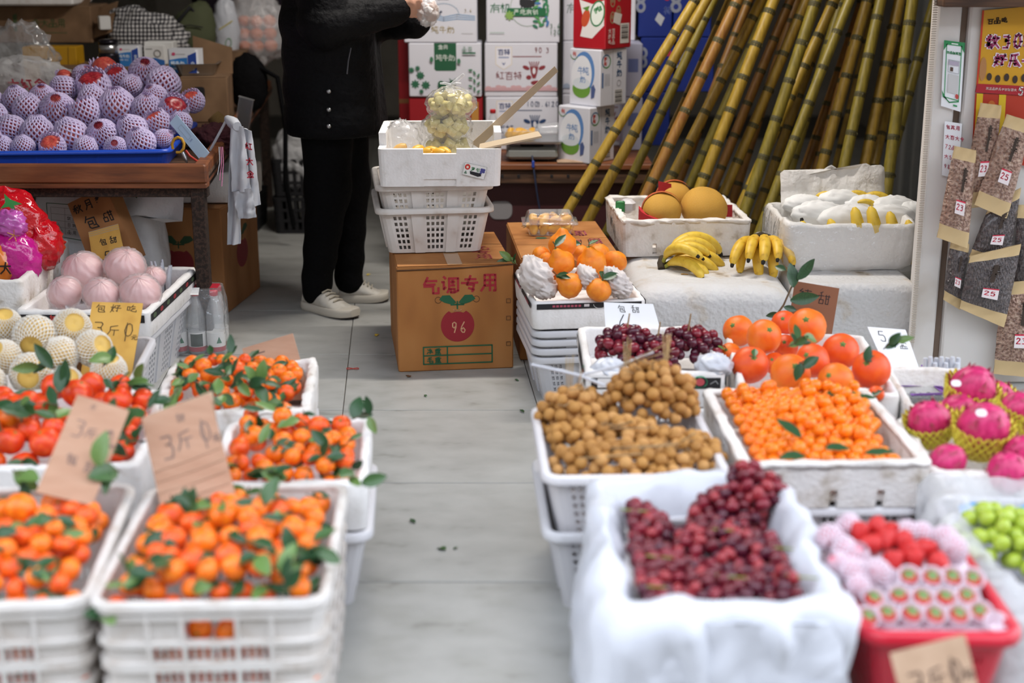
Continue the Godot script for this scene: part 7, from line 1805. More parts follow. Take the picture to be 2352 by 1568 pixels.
# ================================================================ right side, back: foam chest, melons, bananas, wall
func right_back() -> void:
	var ty := 0.31
	# long foam chest
	var x0 := at_h(1442, 640, ty).x; var x1 := at_z(2098, 640, 4.6).x
	var ch := thing("foam_chest", "big white foam chest with rounded worn edges under the bananas", "foam chest", T(P((x0 + x1) / 2, 0, -4.9)))
	var w := x1 - x0
	var nz := FastNoiseLite.new(); nz.seed = 5; nz.frequency = 4.0
	var seg := (x0 + w * 0.56)
	var rings := []
	for q in [[0.0, 0.0], [0.0, 0.2], [0.004, 0.255], [0.018, 0.285], [0.04, 0.302], [0.075, 0.31]]:
		rings.append(rrect_fine(0.56 * w / 2 - q[0], 0.48 - q[0], maxf(0.07 - q[0] * 0.3, 0.02), q[1], 12, func(p): return p + P(0, nz.get_noise_3dv(p) * 0.006, nz.get_noise_3dv(p + P(3, 0, 0)) * 0.005)))
	part(ch, "body", G.new().loft(rings), mat("chest_foam", null, 0.7, {"ramp": [[0.0, "8c7c66"], [0.2, "c4bcb2"], [0.34, "c9c7c5"], [1.0, "d0cfcf"]], "freq": 0.016, "scale": 1.4, "oct": 6, "seed": 15, "bump": [0.15, 3.0], "nscale": 0.4}), T(P(-0.22 * w, 0, 0)))
	rings = []
	for q in [[0.0, 0.0], [0.0, 0.26], [0.006, 0.29], [0.02, 0.305], [0.03, 0.308]]:
		rings.append(rrect_fine(0.44 * w / 2 - q[0], 0.45 - q[0], 0.02, q[1], 8))
	part(ch, "body", G.new().loft(rings), mat("chest_foam"), T(P(0.28 * w, 0, -0.03)))
	# melons in a notched foam box
	var fm := frame4(0.445, [1440, 506], [1722, 504], [1668, 447], [1380, 450])
	var mb := foam_notched(fm, ty + 0.005, "worn white foam box of three yellow melons with red paper sleeves", [[0.2, "p"], [0.035, "n"], [0.5, "p"], [0.035, "n"], [0.2, "p"]], [[0.08, "p"], [0.3, "o"], [0.62, "p"]], func(side, i, t, j, rt): return -9.0 if t == "n" and j == 1 and side == 0 else -999.0, mat("foam_dirty"), 0.01)
	var lf := fm.t.affine_inverse() as Transform3D
	var li := Ink.new([P(-fm.w / 2 - 0.001, 0.1, -0.1), P(-fm.w / 2 - 0.001, 0.1, 0.1), P(-fm.w / 2 - 0.001, 0.03, 0.1), P(-fm.w / 2 - 0.001, 0.03, -0.1)], 100, 36)
	li.poly("20242c", [[20, 4], [34, 8], [32, 24], [20, 20]]); li.poly("3a3a3c", [[58, 10], [66, 14], [74, 32], [60, 26]]); li.done(self, mb)
	var mm: Mesh = keep("melon_ball", func(): return G.new().lathe(ball_profile(0.86, 0.03, 0.03, 18), 30, Transform3D.IDENTITY, lumpy(0.03, 0.8, 3)))
	for q in [[1520, 482, 46, 5.02, "yellow netted melon half wrapped in a red paper sleeve"], [1548, 452, 42, 5.2, "yellow netted melon with an orange printed ribbon at the back of the box"], [1617, 478, 55, 5.06, "largest yellow netted melon in the worn foam box"]]:
		var p := at_z(q[0], q[1], q[3]); var r: float = q[2] / F * dep(p)
		var o := thing("melon", q[4], "melon", T(p))
		part(o, "fruit", mm, mat("melon"), Transform3D(any_basis(P(0.2, 1, 0.3)).scaled_local(P(r, r, r)), Vector3.ZERO))
		if q[0] != 1617:
			var ribbon := []
			for i in 13:
				var a := lerpf(0.1, PI - 0.1, i / 12.0)
				ribbon.append([cos(a) * r * 1.02, sin(a) * r * 0.93])
			part(o, "ribbon", G.new().loft([0, 1].map(func(s): return PackedVector3Array(ribbon.map(func(t): return P(t[0], t[1], 0.012 - 0.026 * s)))), false, false, false, false, false, false), mat("ribbon_orange", "b8592e", 0.6))
	var rs := thing("red_sleeve", "folded red paper sleeve around the front melon", "paper sleeve", T(at_z(1490, 500, 4.98)))
	part(rs, "paper", G.new().slab(10, 3, 0.002, func(u, v):
		var a := lerpf(PI * 1.05, PI * 0.45, u)
		return at_z(1520, 484, 5.02) - rs.position + P(cos(a) * 0.082, -0.035 + 0.05 * v * (1 - u * 0.8) + 0.0, sin(a) * 0.082)), mat("paper_red", "b8202a", 0.6))
	part(rs, "paper", G.new().slab(4, 4, 0.002, func(u, v): return at_z(1512 + 30 * u, 440 - 24 * v + 6 * u, 5.16) - rs.position), mat("paper_red"))
	part(rs, "paper", G.new().slab(4, 4, 0.002, func(u, v): return at_z(1662 + 20 * u, 470 + 28 * v, 5.1) - rs.position), mat("paper_red"))
	var gb := thing("bottle_lid", "green lidded white plastic tub in the melon box corner", "tub", T(at_z(1430, 475, 5.12)))
	part(gb, "tub", G.new().box(P(0.055, 0.05, 0.06), P(0.02, 0, -0.02), 0.012), mat("plastic_clean"))
	part(gb, "lid", G.new().box(P(0.034, 0.046, 0.01), P(-0.01, 0.002, 0.015), 0.004), mat("lid_green", "2f8a4a", 0.4))
	# a hand of bananas lying on the chest
	var s := at_z(1524, 608, 4.72)
	var h1 := thing("banana_hand", "hand of plump yellow bananas lying on its side on the foam chest", "bananas", T(s))
	var up := [[1602, 588, 4.6], [1614, 594, 4.66], [1629, 587, 4.73], [1642, 585, 4.8], [1654, 582, 4.86]]
	for i in up.size(): banana_between(h1, P(0.003 * i, 0.012 + 0.003 * i, -0.012 * i), at_z(up[i][0], up[i][1], up[i][2]) - s, P(-0.35, 1, 0.05), 2)
	var lo := [[1614, 640, 4.58], [1626, 634, 4.64], [1648, 628, 4.7], [1662, 616, 4.77]]
	for i in lo.size(): banana_between(h1, P(0.004 + 0.003 * i, -0.006, 0.006 - 0.012 * i), at_z(lo[i][0], lo[i][1], lo[i][2]) - s, P(0.1, 1, 0.1), 0)
	part(h1, "crown", G.new().tube([P(-0.008, -0.012, 0.014), P(-0.006, 0.004, -0.01), P(0, 0.012, -0.05)], [0.012, 0.015, 0.012], 8), mat("crown_brown", "3a3020", 0.9))
	s = at_z(1748, 550, 4.78)
	var h2 := thing("banana_hand", "hand of ripe spotted bananas standing crown up on the foam chest", "bananas", T(s))
	var tips := [[1682, 608, 4.62], [1719, 597, 4.6], [1753, 601, 4.58], [1786, 596, 4.6], [1822, 611, 4.64]]
	for i in tips.size(): banana_between(h2, P(-0.024 + 0.012 * i, -0.004, 0.004), at_z(tips[i][0], tips[i][1], tips[i][2]) - s, P(-0.7 + 0.35 * i, 0.5, 1), 1, "banana_ripe")
	tips = [[1700, 628, 4.66], [1744, 640, 4.63], [1776, 640, 4.63], [1812, 625, 4.7]]
	for i in tips.size(): banana_between(h2, P(-0.02 + 0.012 * i, -0.008, -0.01), at_z(tips[i][0], tips[i][1], tips[i][2]) - s, P(-0.7 + 0.45 * i, 0.3, 1), 0, "banana_ripe")
	part(h2, "crown", G.new().tube([P(-0.03, 0.008, 0), P(0, 0.016, 0), P(0.03, 0.008, 0)], [0.009, 0.012, 0.009], 8), mat("crown_brown"))
	solo("torn_label", G.new().slab(3, 2, 0.0006, func(u, v): return P(-0.012 + 0.024 * u, 0.001 * sin(u * 5), -0.004 + 0.008 * v)), mat("label_scrap", "b8842c", 0.6), "torn scrap of a red yellow label on the foam chest", "label scrap", T(P(at_h(1572, 632, ty).x, ty + 0.004, at_h(1572, 632, ty).z)))
	banana_box(ty)
	wall_things()

func banana_box(ty: float) -> void:
	var bx := at_z(1950, 600, 4.75)
	var x0 := at_z(1800, 600, 4.66).x; var x1 := at_z(2104, 600, 4.66).x
	var c := P((x0 + x1) / 2, ty + 0.002, -4.86)
	var w := x1 - x0
	var o := thing("banana_box", "foam lined box of bananas wrapped in clear film beside the white wall", "banana box", T(c))
	var nz := FastNoiseLite.new(); nz.seed = 25; nz.frequency = 7.0
	var rings := []
	for q in [[-0.03, 0.0], [-0.008, 0.02], [0.0, 0.08], [0.0, 0.15], [-0.006, 0.165], [-0.02, 0.162], [-0.03, 0.12], [-0.035, 0.06]]:
		rings.append(rrect_fine(w / 2 + q[0], 0.2 + q[0], 0.035, q[1], 16, func(p): return p + P(nz.get_noise_3dv(p), nz.get_noise_3dv(p + P(5, 0, 0)) * 1.2, nz.get_noise_3dv(p + P(0, 5, 0))) * 0.012))
	part(o, "foam_liner", G.new().loft(rings), mat("liner_foam", "e2dfda", 0.55, {"bump": [0.04, 5.0], "scale": 3.0, "nscale": 0.5}))
	var fr := []
	for q in [[0.006, 0.001], [0.012, 0.04], [0.012, 0.12], [0.004, 0.16]]:
		fr.append(rrect_fine(w / 2 + q[0], 0.2 + q[0], 0.045, q[1], 26, func(p): return p + P(nz.get_noise_3dv(p * 3), 0, nz.get_noise_3dv(p * 3 + P(5, 0, 0))) * 0.014))
	part(o, "film", G.new().loft(fr, true, false, false), mat("film"))
	# back sheet of foam standing up
	var q4 := [at_z(1792, 398, 5.05), at_z(2030, 378, 5.05), at_z(2032, 500, 5.0), at_z(1796, 520, 5.0)]
	part(o, "foam_sheet", G.new().slab(28, 10, 0.006, func(u, v):
		var p: Vector3 = q4[0].lerp(q4[1], u).lerp(q4[3].lerp(q4[2], u), v)
		return p - c + P(0, (1 - v) * (0.008 * sin(u * 17) + 0.006 * sin(u * 41)), 0.012 * nz.get_noise_2d(u * 0.5, v * 0.3) + 0.01 * sin(u * 9) * (1 - v))), mat("liner_foam"))
	# padded quilts between the bananas
	var quilt := mat("quilt", "ecebe8", 0.6)
	for q in [[1845, 470, 4.98, 0.07, 0.035], [1930, 462, 4.98, 0.08, 0.04], [1880, 492, 4.88, 0.09, 0.045], [1990, 478, 4.95, 0.08, 0.045], [2050, 480, 4.9, 0.08, 0.045], [2090, 490, 4.88, 0.06, 0.04], [1850, 535, 4.74, 0.06, 0.03], [1950, 505, 4.82, 0.1, 0.05], [2040, 505, 4.82, 0.1, 0.05]]:
		crinkle(o, "foam_pad", at_z(q[0], q[1], q[2]) - c, P(q[3], q[4], 0.035), quilt, int(q[0]), 0.16)
	var ex := thing("banana_hand", "yellow bananas half wrapped in foam inside the film wrapped box", "bananas", T(c + P(0, 0.1, 0)))
	var e0 := ex.position
	for q in [[1962, 476, 1978, 545, 4.7], [1999, 474, 2016, 545, 4.7], [2042, 486, 2060, 545, 4.7], [2085, 505, 2092, 550, 4.7], [1905, 503, 1938, 548, 4.72], [1842, 506, 1850, 548, 4.7], [1825, 515, 1832, 550, 4.72], [1838, 535, 1842, 560, 4.68]]:
		banana_between(ex, at_z(q[2] + 4, q[3] + 62, q[4] + 0.06) - e0, at_z(q[0], q[1], q[4]) - e0, P(-0.1, 0.1, 1), 1, "banana", q[0] < 1850)
	for q in [[1880, 445, 1900, 450, 5.0], [1945, 446, 1975, 452, 4.98], [1985, 450, 2022, 458, 4.97], [1975, 458, 1990, 472, 4.9], [2030, 465, 2052, 472, 4.9]]:
		banana_between(ex, at_z(q[0] - 12, q[1] + 10, q[4]) - e0, at_z(q[2] + 26, q[3] + 12, q[4]) - e0, P(0, 1, 0.2), 2, "banana", false)

func wall_things() -> void:
	var Z := 4.395
	var q := [at_z(2168, 92, Z), at_z(2216, 98, Z), at_z(2206, 257, Z), at_z(2161, 243, Z)]
	var o := thing("pay_sign", "white and green payment sign stuck on the white wall panel", "sign", T(q[3]))
	var l := sub(q, q[3])
	part(o, "board", G.new().slab(1, 1, 0.002, func(u, v): return l[0].lerp(l[1], u).lerp(l[3].lerp(l[2], u), v)), mat("white_card"))
	var ink := Ink.new(l, 100, 330); ink.lift = 0.0022
	ink.poly("2f8a52", [[0, 0], [100, 0], [100, 50], [80, 16], [20, 16], [0, 50]]); ink.frame("3f9a62", 14, 18, 72, 262, 4); ink.poly("2f8a52", [[0, 250], [14, 270], [30, 290], [6, 282]])
	ink.line("2f8a52", [[14, 280], [40, 300], [86, 284]], 6); ink.line("dfe8e2", [[38, 12], [66, 12]], 6)
	for i in 5: ink.text("3a9a60", "甘品甜真百"[i], 16 + 14.0 * i, 50, 12, 2.4, CH)
	ink.frame("9aa0a4", 26, 92, 52, 60, 2); ink.rect("b4aabc", 28, 96, 48, 20); ink.rect("5a4438", 36, 126, 14, 20); ink.rect("c9c9c9", 28, 160, 50, 92); ink.ell("c04a44", 76, 262, 9, 12, 16); ink.rect("3f9a62", 60, 304, 20, 8)
	ink.done(self, o)
	q = [at_z(2170, 278, Z), at_z(2210, 284, Z), at_z(2200, 412, Z), at_z(2163, 402, Z)]
	o = thing("wall_note", "white paper note with red handwriting on the wall panel", "note", T(q[3]))
	l = sub(q, q[3])
	part(o, "paper", G.new().slab(1, 1, 0.0012, func(u, v): return l[0].lerp(l[1], u).lerp(l[3].lerp(l[2], u), v)), mat("white_card"))
	ink = Ink.new(l, 100, 310); ink.lift = 0.0016
	for r in 5: ink.text("c0405a", ["包真用", "大百大专", "72品斤", "大55", "9877"][r], 8, 18 + 56 * r, 22, 3, CH, 1.1)
	ink.done(self, o, "lettering")
	# posters
	q = [at_z(2256, 24, Z), at_z(2420, 10, Z), at_z(2400, 204, Z), at_z(2242, 196, Z)]
	o = thing("poster", "yellow snack poster with big red 30% lettering on the wall", "poster", T(q[3]))
	l = sub(q, q[3])
	part(o, "paper", G.new().slab(1, 1, 0.002, func(u, v): return l[0].lerp(l[1], u).lerp(l[3].lerp(l[2], u), v)), mat("poster_yellow", "d19a1c", 0.45))
	ink = Ink.new(l, 160, 180); ink.lift = 0.0022
	ink.rect("c23a22", 0, 0, 4, 180); ink.text("2a1a10", "甘品吃", 14, 20, 13, 2.2, CH); ink.text("e8d8e0", "数30%", 14, 60, 30, 8, CH); ink.text("9a2a5a", "数30%", 15, 61, 29, 4, CH); ink.text("e8d8e0", "好瓜子", 36, 104, 28, 8, CH); ink.text("9a2a5a", "好瓜子", 37, 105, 27, 4, CH)
	ink.ell("b07c4a", 12, 140, 8, 28); 
	for i in 6: ink.ell("3a2a20", 28 + i * 20, 158 + 4 * (i % 2), 6, 9)
	ink.done(self, o)
	q = [at_z(2244, 192, Z), at_z(2400, 200, Z), at_z(2398, 222, Z), at_z(2240, 212, Z)]
	o = thing("red_strip", "red price strip with white lettering under the yellow poster", "sign", T(q[3]))
	l = sub(q, q[3])
	part(o, "strip", G.new().slab(1, 1, 0.008, func(u, v): return l[0].lerp(l[1], u).lerp(l[3].lerp(l[2], u), v)), mat("strip_red", "a81c28", 0.5))
	ink = Ink.new(l, 160, 22); ink.lift = 0.0046
	for i in 10: ink.text("e0c8c0", "真正品好瓜子甘甜百大"[i], 22 + 7.2 * i, 7, 6, 1, CH)
	ink.text("f0e8e4", "5", 96, 1, 20, 3, CH); ink.done(self, o, "lettering")
	q = [at_z(2240, 214, Z), at_z(2400, 222, Z), at_z(2390, 390, Z), at_z(2232, 350, Z)]
	o = thing("poster", "orange red snack poster with a yellow border behind the hanging bags", "poster", T(q[3]))
	l = sub(q, q[3])
	part(o, "paper", G.new().slab(1, 1, 0.002, func(u, v): return l[0].lerp(l[1], u).lerp(l[3].lerp(l[2], u), v)), mat("poster_red", "b4351c", 0.45))
	ink = Ink.new(l, 100, 100); ink.lift = 0.0022
	ink.rect("d8b41c", 2, 0, 9, 100); ink.rect("d8b41c", 34, 0, 10, 70); ink.ell("c86a2a", 24, 30, 8, 20); ink.done(self, o)
	# hanging bags of snacks
	var nut := mat("snack_nut", null, 0.3, {"ramp": [[0.0, "5a3c30"], [0.3, "9a7664"], [0.6, "b99a86"], [1.0, "cdb49e"]], "freq": 0.09, "scale": 4.0, "kind": FastNoiseLite.TYPE_CELLULAR, "bump": [0.09, 14.0], "bkind": FastNoiseLite.TYPE_CELLULAR, "coat": 0.5})
	var seed := mat("snack_seed", null, 0.3, {"ramp": [[0.0, "2a2428"], [0.5, "5c5250"], [1.0, "8a7c76"]], "freq": 0.09, "scale": 5.0, "kind": FastNoiseLite.TYPE_CELLULAR, "bump": [0.09, 14.0], "bkind": FastNoiseLite.TYPE_CELLULAR, "coat": 0.5, "stretch": Vector3(2, 0.6, 1)})
	var tan := mat("bag_tan", "cbb082", 0.35)
	var bags := [[[2252, 236], [2300, 242], [2272, 472], [2204, 482], nut, 0.0, "bag of peanuts hanging topmost beside the red poster"], [[2312, 262], [2372, 280], [2312, 502], [2238, 470], nut, 0.012, "broad bag of peanuts overlapping the topmost bag"], [[2192, 335], [2242, 345], [2222, 570], [2152, 545], nut, 0.012, "narrow bag of peanuts hanging nearest the paper note"], [[2270, 478], [2345, 430], [2312, 622], [2226, 590], seed, 0.0, "bag of dark sunflower seeds under the broad peanut bag"], [[2184, 552], [2226, 560], [2206, 712], [2167, 688], seed, 0.0, "narrow bag of dark seeds under the narrow peanut bag"], [[2228, 588], [2345, 560], [2306, 752], [2204, 708], seed, 0.014, "broad bag of dark seeds at the foot of the cluster"], [[2302, 650], [2400, 640], [2382, 868], [2282, 858], nut, 0.002, "pale bag of nuts hanging lowest at the end of the wall"], [[2338, 470], [2420, 470], [2400, 720], [2322, 700], seed, -0.006, "bag of dark seeds hanging behind the broad bags"]]
	var bn := 0
	for b in bags:
		var z: float = Z - 0.03 - b[5] * 2.0
		q = [at_z(b[0][0], b[0][1], z), at_z(b[1][0], b[1][1], z), at_z(b[2][0], b[2][1], z), at_z(b[3][0], b[3][1], z)]
		o = thing("snack_bag", b[6], "snack bag", T(q[3]), "")
		l = sub(q, q[3])
		for pr in [[0.0, 0.13, tan, "header"], [0.13, 0.84, b[4], "pouch"], [0.84, 1.0, tan, "footer"]]:
			var v0: float = pr[0]; var v1: float = pr[1]
			part(o, pr[3], G.new().slab(8, 10 if pr[3] == "pouch" else 3, 0.004, func(u, v):
				var t := lerpf(v0, v1, v)
				var p: Vector3 = l[0].lerp(l[1], u).lerp(l[3].lerp(l[2], u), t)
				return p + P(0, 0, 0.022 * pow(sin(PI * u), 0.6) * sin(PI * clampf((t - 0.08) / 0.84, 0, 1)) + 0.002 * sin(u * 13 + t * 30))), pr[2])
		ink = Ink.new(l.map(func(p): return p + P(0, 0, 0.026)), 100, 300)
		ink.line("3a2c22", [[52, 60], [50, 130]], 10); ink.text("3a2c22", "甘子", 42, 60, 22, 3, CH, 1.0, Vector2(0, 1))
		ink.rect("e6dcdc", 34, 160, 34, 44); ink.rect("c83048", 34, 160, 34, 5); ink.text("c83048", "25" if bn % 2 else "23", 36, 172, 18, 3, CH, 0.9)
		ink.done(self, o)
		bn += 1
	# dark beam over the wall and the grey sheet hanging beside it
	struct("trim_1", G.new().box(P(1.3, 0.09, 0.1), P(at_z(2152, 8, 4.38).x + 0.65, at_z(2152, 18, 4.38).y + 0.05, -4.36), 0.004), mat("wood_dark"))
	q = [at_z(2096, -160, 6.75), at_z(2230, -160, 6.75), at_z(2180, 560, 6.7), at_z(2036, 560, 6.7)]
	o = thing("grey_sheet", "grey silver plastic sheet hanging between the sugarcane and the white wall", "sheet", T(q[3]))
	l = sub(q, q[3])
	part(o, "sheet", G.new().slab(16, 8, 0.003, func(u, v): return l[0].lerp(l[1], u).lerp(l[3].lerp(l[2], u), v) + P(0, 0, 0.03 * sin(u * 14))), mat("silver", "a8acb0", 0.35, {"metal": 0.5}))
	var zp := thing("zip_strip", "pale toothed zip strip along the edge of the white wall panel", "zip", T(at_z(2100, 640, 4.38)))
	for i in 150:
		var y := -20.0 + 5.4 * i
		part(zp, "tooth", keep("tooth", func(): return G.new().box(P(0.014, 0.005, 0.006), Vector3.ZERO, 0.001)), mat("zip_tan", "b5aa9c", 0.6), T(at_z(2151 - 55.0 * (y + 20) / 800, y, 4.385) - zp.position))

# ================================================================ sugarcane
func cane() -> void:
	var skins := []
	for q in [["cane_a", "86691a", "a98a2e", "bd9f42"], ["cane_b", "755a1a", "98792a", "ab8d38"], ["cane_c", "62561a", "857628", "9d8a34"], ["cane_d", "7c4c22", "966a2c", "a98038"]]:
		skins.append(mat(q[0], null, 0.45, {"ramp": [[0.0, q[1]], [0.5, q[2]], [1.0, q[3]]], "freq": 0.02, "scale": 4.0, "oct": 4, "stretch": Vector3(3, 0.5, 3)}))
	var nodem := mat("cane_node", null, 0.7, {"ramp": [[0.0, "2e2a18"], [0.5, "4c4626"], [1.0, "6a6436"]], "freq": 0.04, "scale": 8.0})
	# bottom pixel, top pixel, bottom distance, top distance, radius, skin
	var S := [[1308, 482, 1596, 10, 5.35, 5.95, 0.020, 0], [1354, 502, 1620, 10, 5.4, 6.0, 0.0215, 0], [1408, 500, 1632, 14, 5.5, 6.1, 0.019, 2], [1484, 448, 1695, 0, 5.45, 6.0, 0.022, 3], [1522, 442, 1745, 0, 5.5, 6.05, 0.021, 1], [1560, 420, 1700, 60, 5.65, 6.2, 0.02, 3], [1596, 462, 1778, 0, 5.5, 6.05, 0.023, 0], [1650, 470, 1850, 0, 5.5, 6.05, 0.0215, 1], [1702, 500, 1868, 0, 5.45, 6.0, 0.0235, 2], [1702, 478, 1914, 14, 5.35, 5.95, 0.0215, 0], [1800, 400, 1958, 0, 5.7, 6.2, 0.02, 2], [1832, 425, 1970, 20, 5.55, 6.1, 0.021, 3], [1872, 445, 1994, 0, 5.5, 6.05, 0.0225, 1], [1932, 400, 2020, 0, 5.4, 5.95, 0.0225, 2], [1985, 400, 2068, 10, 5.4, 5.9, 0.0235, 1], [2036, 470, 2102, 0, 5.3, 5.75, 0.0235, 2], [2060, 330, 2140, 40, 5.5, 5.8, 0.021, 2], [2020, 340, 2062, 150, 5.75, 6.1, 0.02, 1], [1450, 500, 1660, 30, 5.75, 6.3, 0.02, 1], [1620, 480, 1810, 20, 5.85, 6.4, 0.02, 3], [1740, 480, 1900, 20, 5.9, 6.4, 0.02, 1], [1790, 480, 1930, 20, 5.85, 6.4, 0.02, 2], [1850, 470, 1985, 20, 5.9, 6.4, 0.02, 3], [1900, 470, 2010, 20, 5.9, 6.4, 0.02, 1], [1550, 500, 1760, 20, 5.9, 6.4, 0.02, 2], [1680, 480, 1830, 20, 5.9, 6.45, 0.02, 3]]
	for i in S.size():
		var q: Array = S[i]
		var zl: float = (5.56 + 0.052 * ((i * 2) % 5)) if i < 18 else (5.84 + 0.05 * (i % 3))
		zl = {5: 6.0, 17: 6.06, 23: 6.12, 11: 5.95, 25: 6.1, 16: 5.9, 15: 5.56, 14: 5.66}.get(i, zl)
		var a := at_z(q[0], q[1], zl); var b := at_z(q[2], q[3], zl + 0.2)
		var d := (b - a).normalized()
		var foot := a - d * ((a.y - 0.004) / d.y)
		if foot.y < 0: foot.y = 0
		var len := (b - foot).length() + 0.75
		var o := thing("sugarcane", "yellow green sugarcane stalk leaning in the bundle against the back wall" if i < 18 else "shaded sugarcane stalk at the rear of the leaning bundle", "sugarcane", T(foot), ("%s sugarcane stalks" % ["yellow", "brown", "olive", "reddish"][q[7]]) if i < 18 else "rear sugarcane stalks")
		if i < 18: o.set_meta("label", "%s sugarcane stalk leaning in the bundle at the back of the shop" % ["clear yellow", "brownish yellow", "olive green", "reddish brown"][q[7]])
		var r: float = q[6]
		var pts := []; var rr := []
		var t := 0.0
		var step := 0.135 + 0.03 * rng.randf()
		var nextn := rng.randf_range(0.02, 0.12)
		var side := any_basis(d).x * rng.randf_range(-0.012, 0.012)
		var nodes := []
		while t < len:
			var bow := side * sin(PI * t / len)
			pts.append(d * t + bow); rr.append(r)
			if t >= nextn and nextn < len:
				nodes.append(d * nextn + bow)
				nextn += step
			t += 0.05
		part(o, "stalk", G.new().tube(pts, rr, 12), skins[q[7]])
		var bd := any_basis(d)
		for n in nodes:
			part(o, "node_ring", keep("cane_ring", func(): return G.new().lathe([V2(0.98, -0.55), V2(1.03, -0.4), V2(1.0, -0.12), V2(1.1, 0.0), V2(1.04, 0.15), V2(1.06, 0.3), V2(0.98, 0.5)], 14)), nodem, Transform3D(bd.scaled_local(Vector3.ONE * r), n))
			part(o, "bud", keep("cane_bud", func(): return G.new().lathe([V2(0.001, -0.3), V2(0.2, -0.2), V2(0.24, 0.05), V2(0.12, 0.3), V2(0.001, 0.4)], 8)), nodem, Transform3D((bd * Basis(Vector3.UP, rng.randf() * 6.0)).scaled_local(Vector3.ONE * r), n + (bd * Basis(Vector3.UP, rng.randf() * 6.0)).x * r))

# ================================================================ the back: bench, milk cartons, scale
func cow(ink: Ink, col: String, x: float, y: float, s: float) -> void:
	ink.ell(col, x, y, 11 * s, 6 * s); ink.ell(col, x + 12 * s, y - 5 * s, 5 * s, 4 * s, 16, 0.0, 0.5); ink.ell(col, x - 6 * s, y - 3 * s, 5 * s, 5 * s)
	for d in [-8, -4, 5, 9]: ink.line(col, [[x + d * s, y + 3 * s], [x + d * s, y + 11 * s]], 2 * s)
	ink.line(col, [[x + 9 * s, y - 8 * s], [x + 7 * s, y - 11 * s]], 1.6 * s); ink.line(col, [[x + 14 * s, y - 8 * s], [x + 16 * s, y - 11 * s]], 1.6 * s)
func cow_head(ink: Ink, col: String, x: float, y: float, s: float) -> void:
	ink.poly(col, [[x - 8 * s, y - 8 * s], [x + 8 * s, y - 8 * s], [x + 6 * s, y + 4 * s], [x + 3 * s, y + 14 * s], [x - 3 * s, y + 14 * s], [x - 6 * s, y + 4 * s]])
	ink.ell("e4e4ea", x, y, 3 * s, 6 * s)
	for d in [-1, 1]: ink.ell(col, x + 15 * d * s, y - 6 * s, 7 * s, 3.5 * s, 14, 0.0, -0.4 * d)
	for i in 5: ink.line(col, [[x + (i - 2) * 3 * s, y - 9 * s], [x + (i - 2) * 4.5 * s, y - 17 * s]], 1.8 * s)
	ink.ell(col, x - 10 * s, y + 12 * s, 5 * s, 4 * s); ink.ell(col, x + 4 * s, y + 22 * s, 10 * s, 4 * s)
func flower(ink: Ink, col: String, x: float, y: float, s: float) -> void:
	for i in 8: ink.ell(col, x + cos(TAU * i / 8) * 4 * s, y + sin(TAU * i / 8) * 4 * s, 3 * s, 1.5 * s, 8, 0.0, TAU * i / 8)
	ink.ell(col, x, y, 2.4 * s, 2.4 * s, 10)
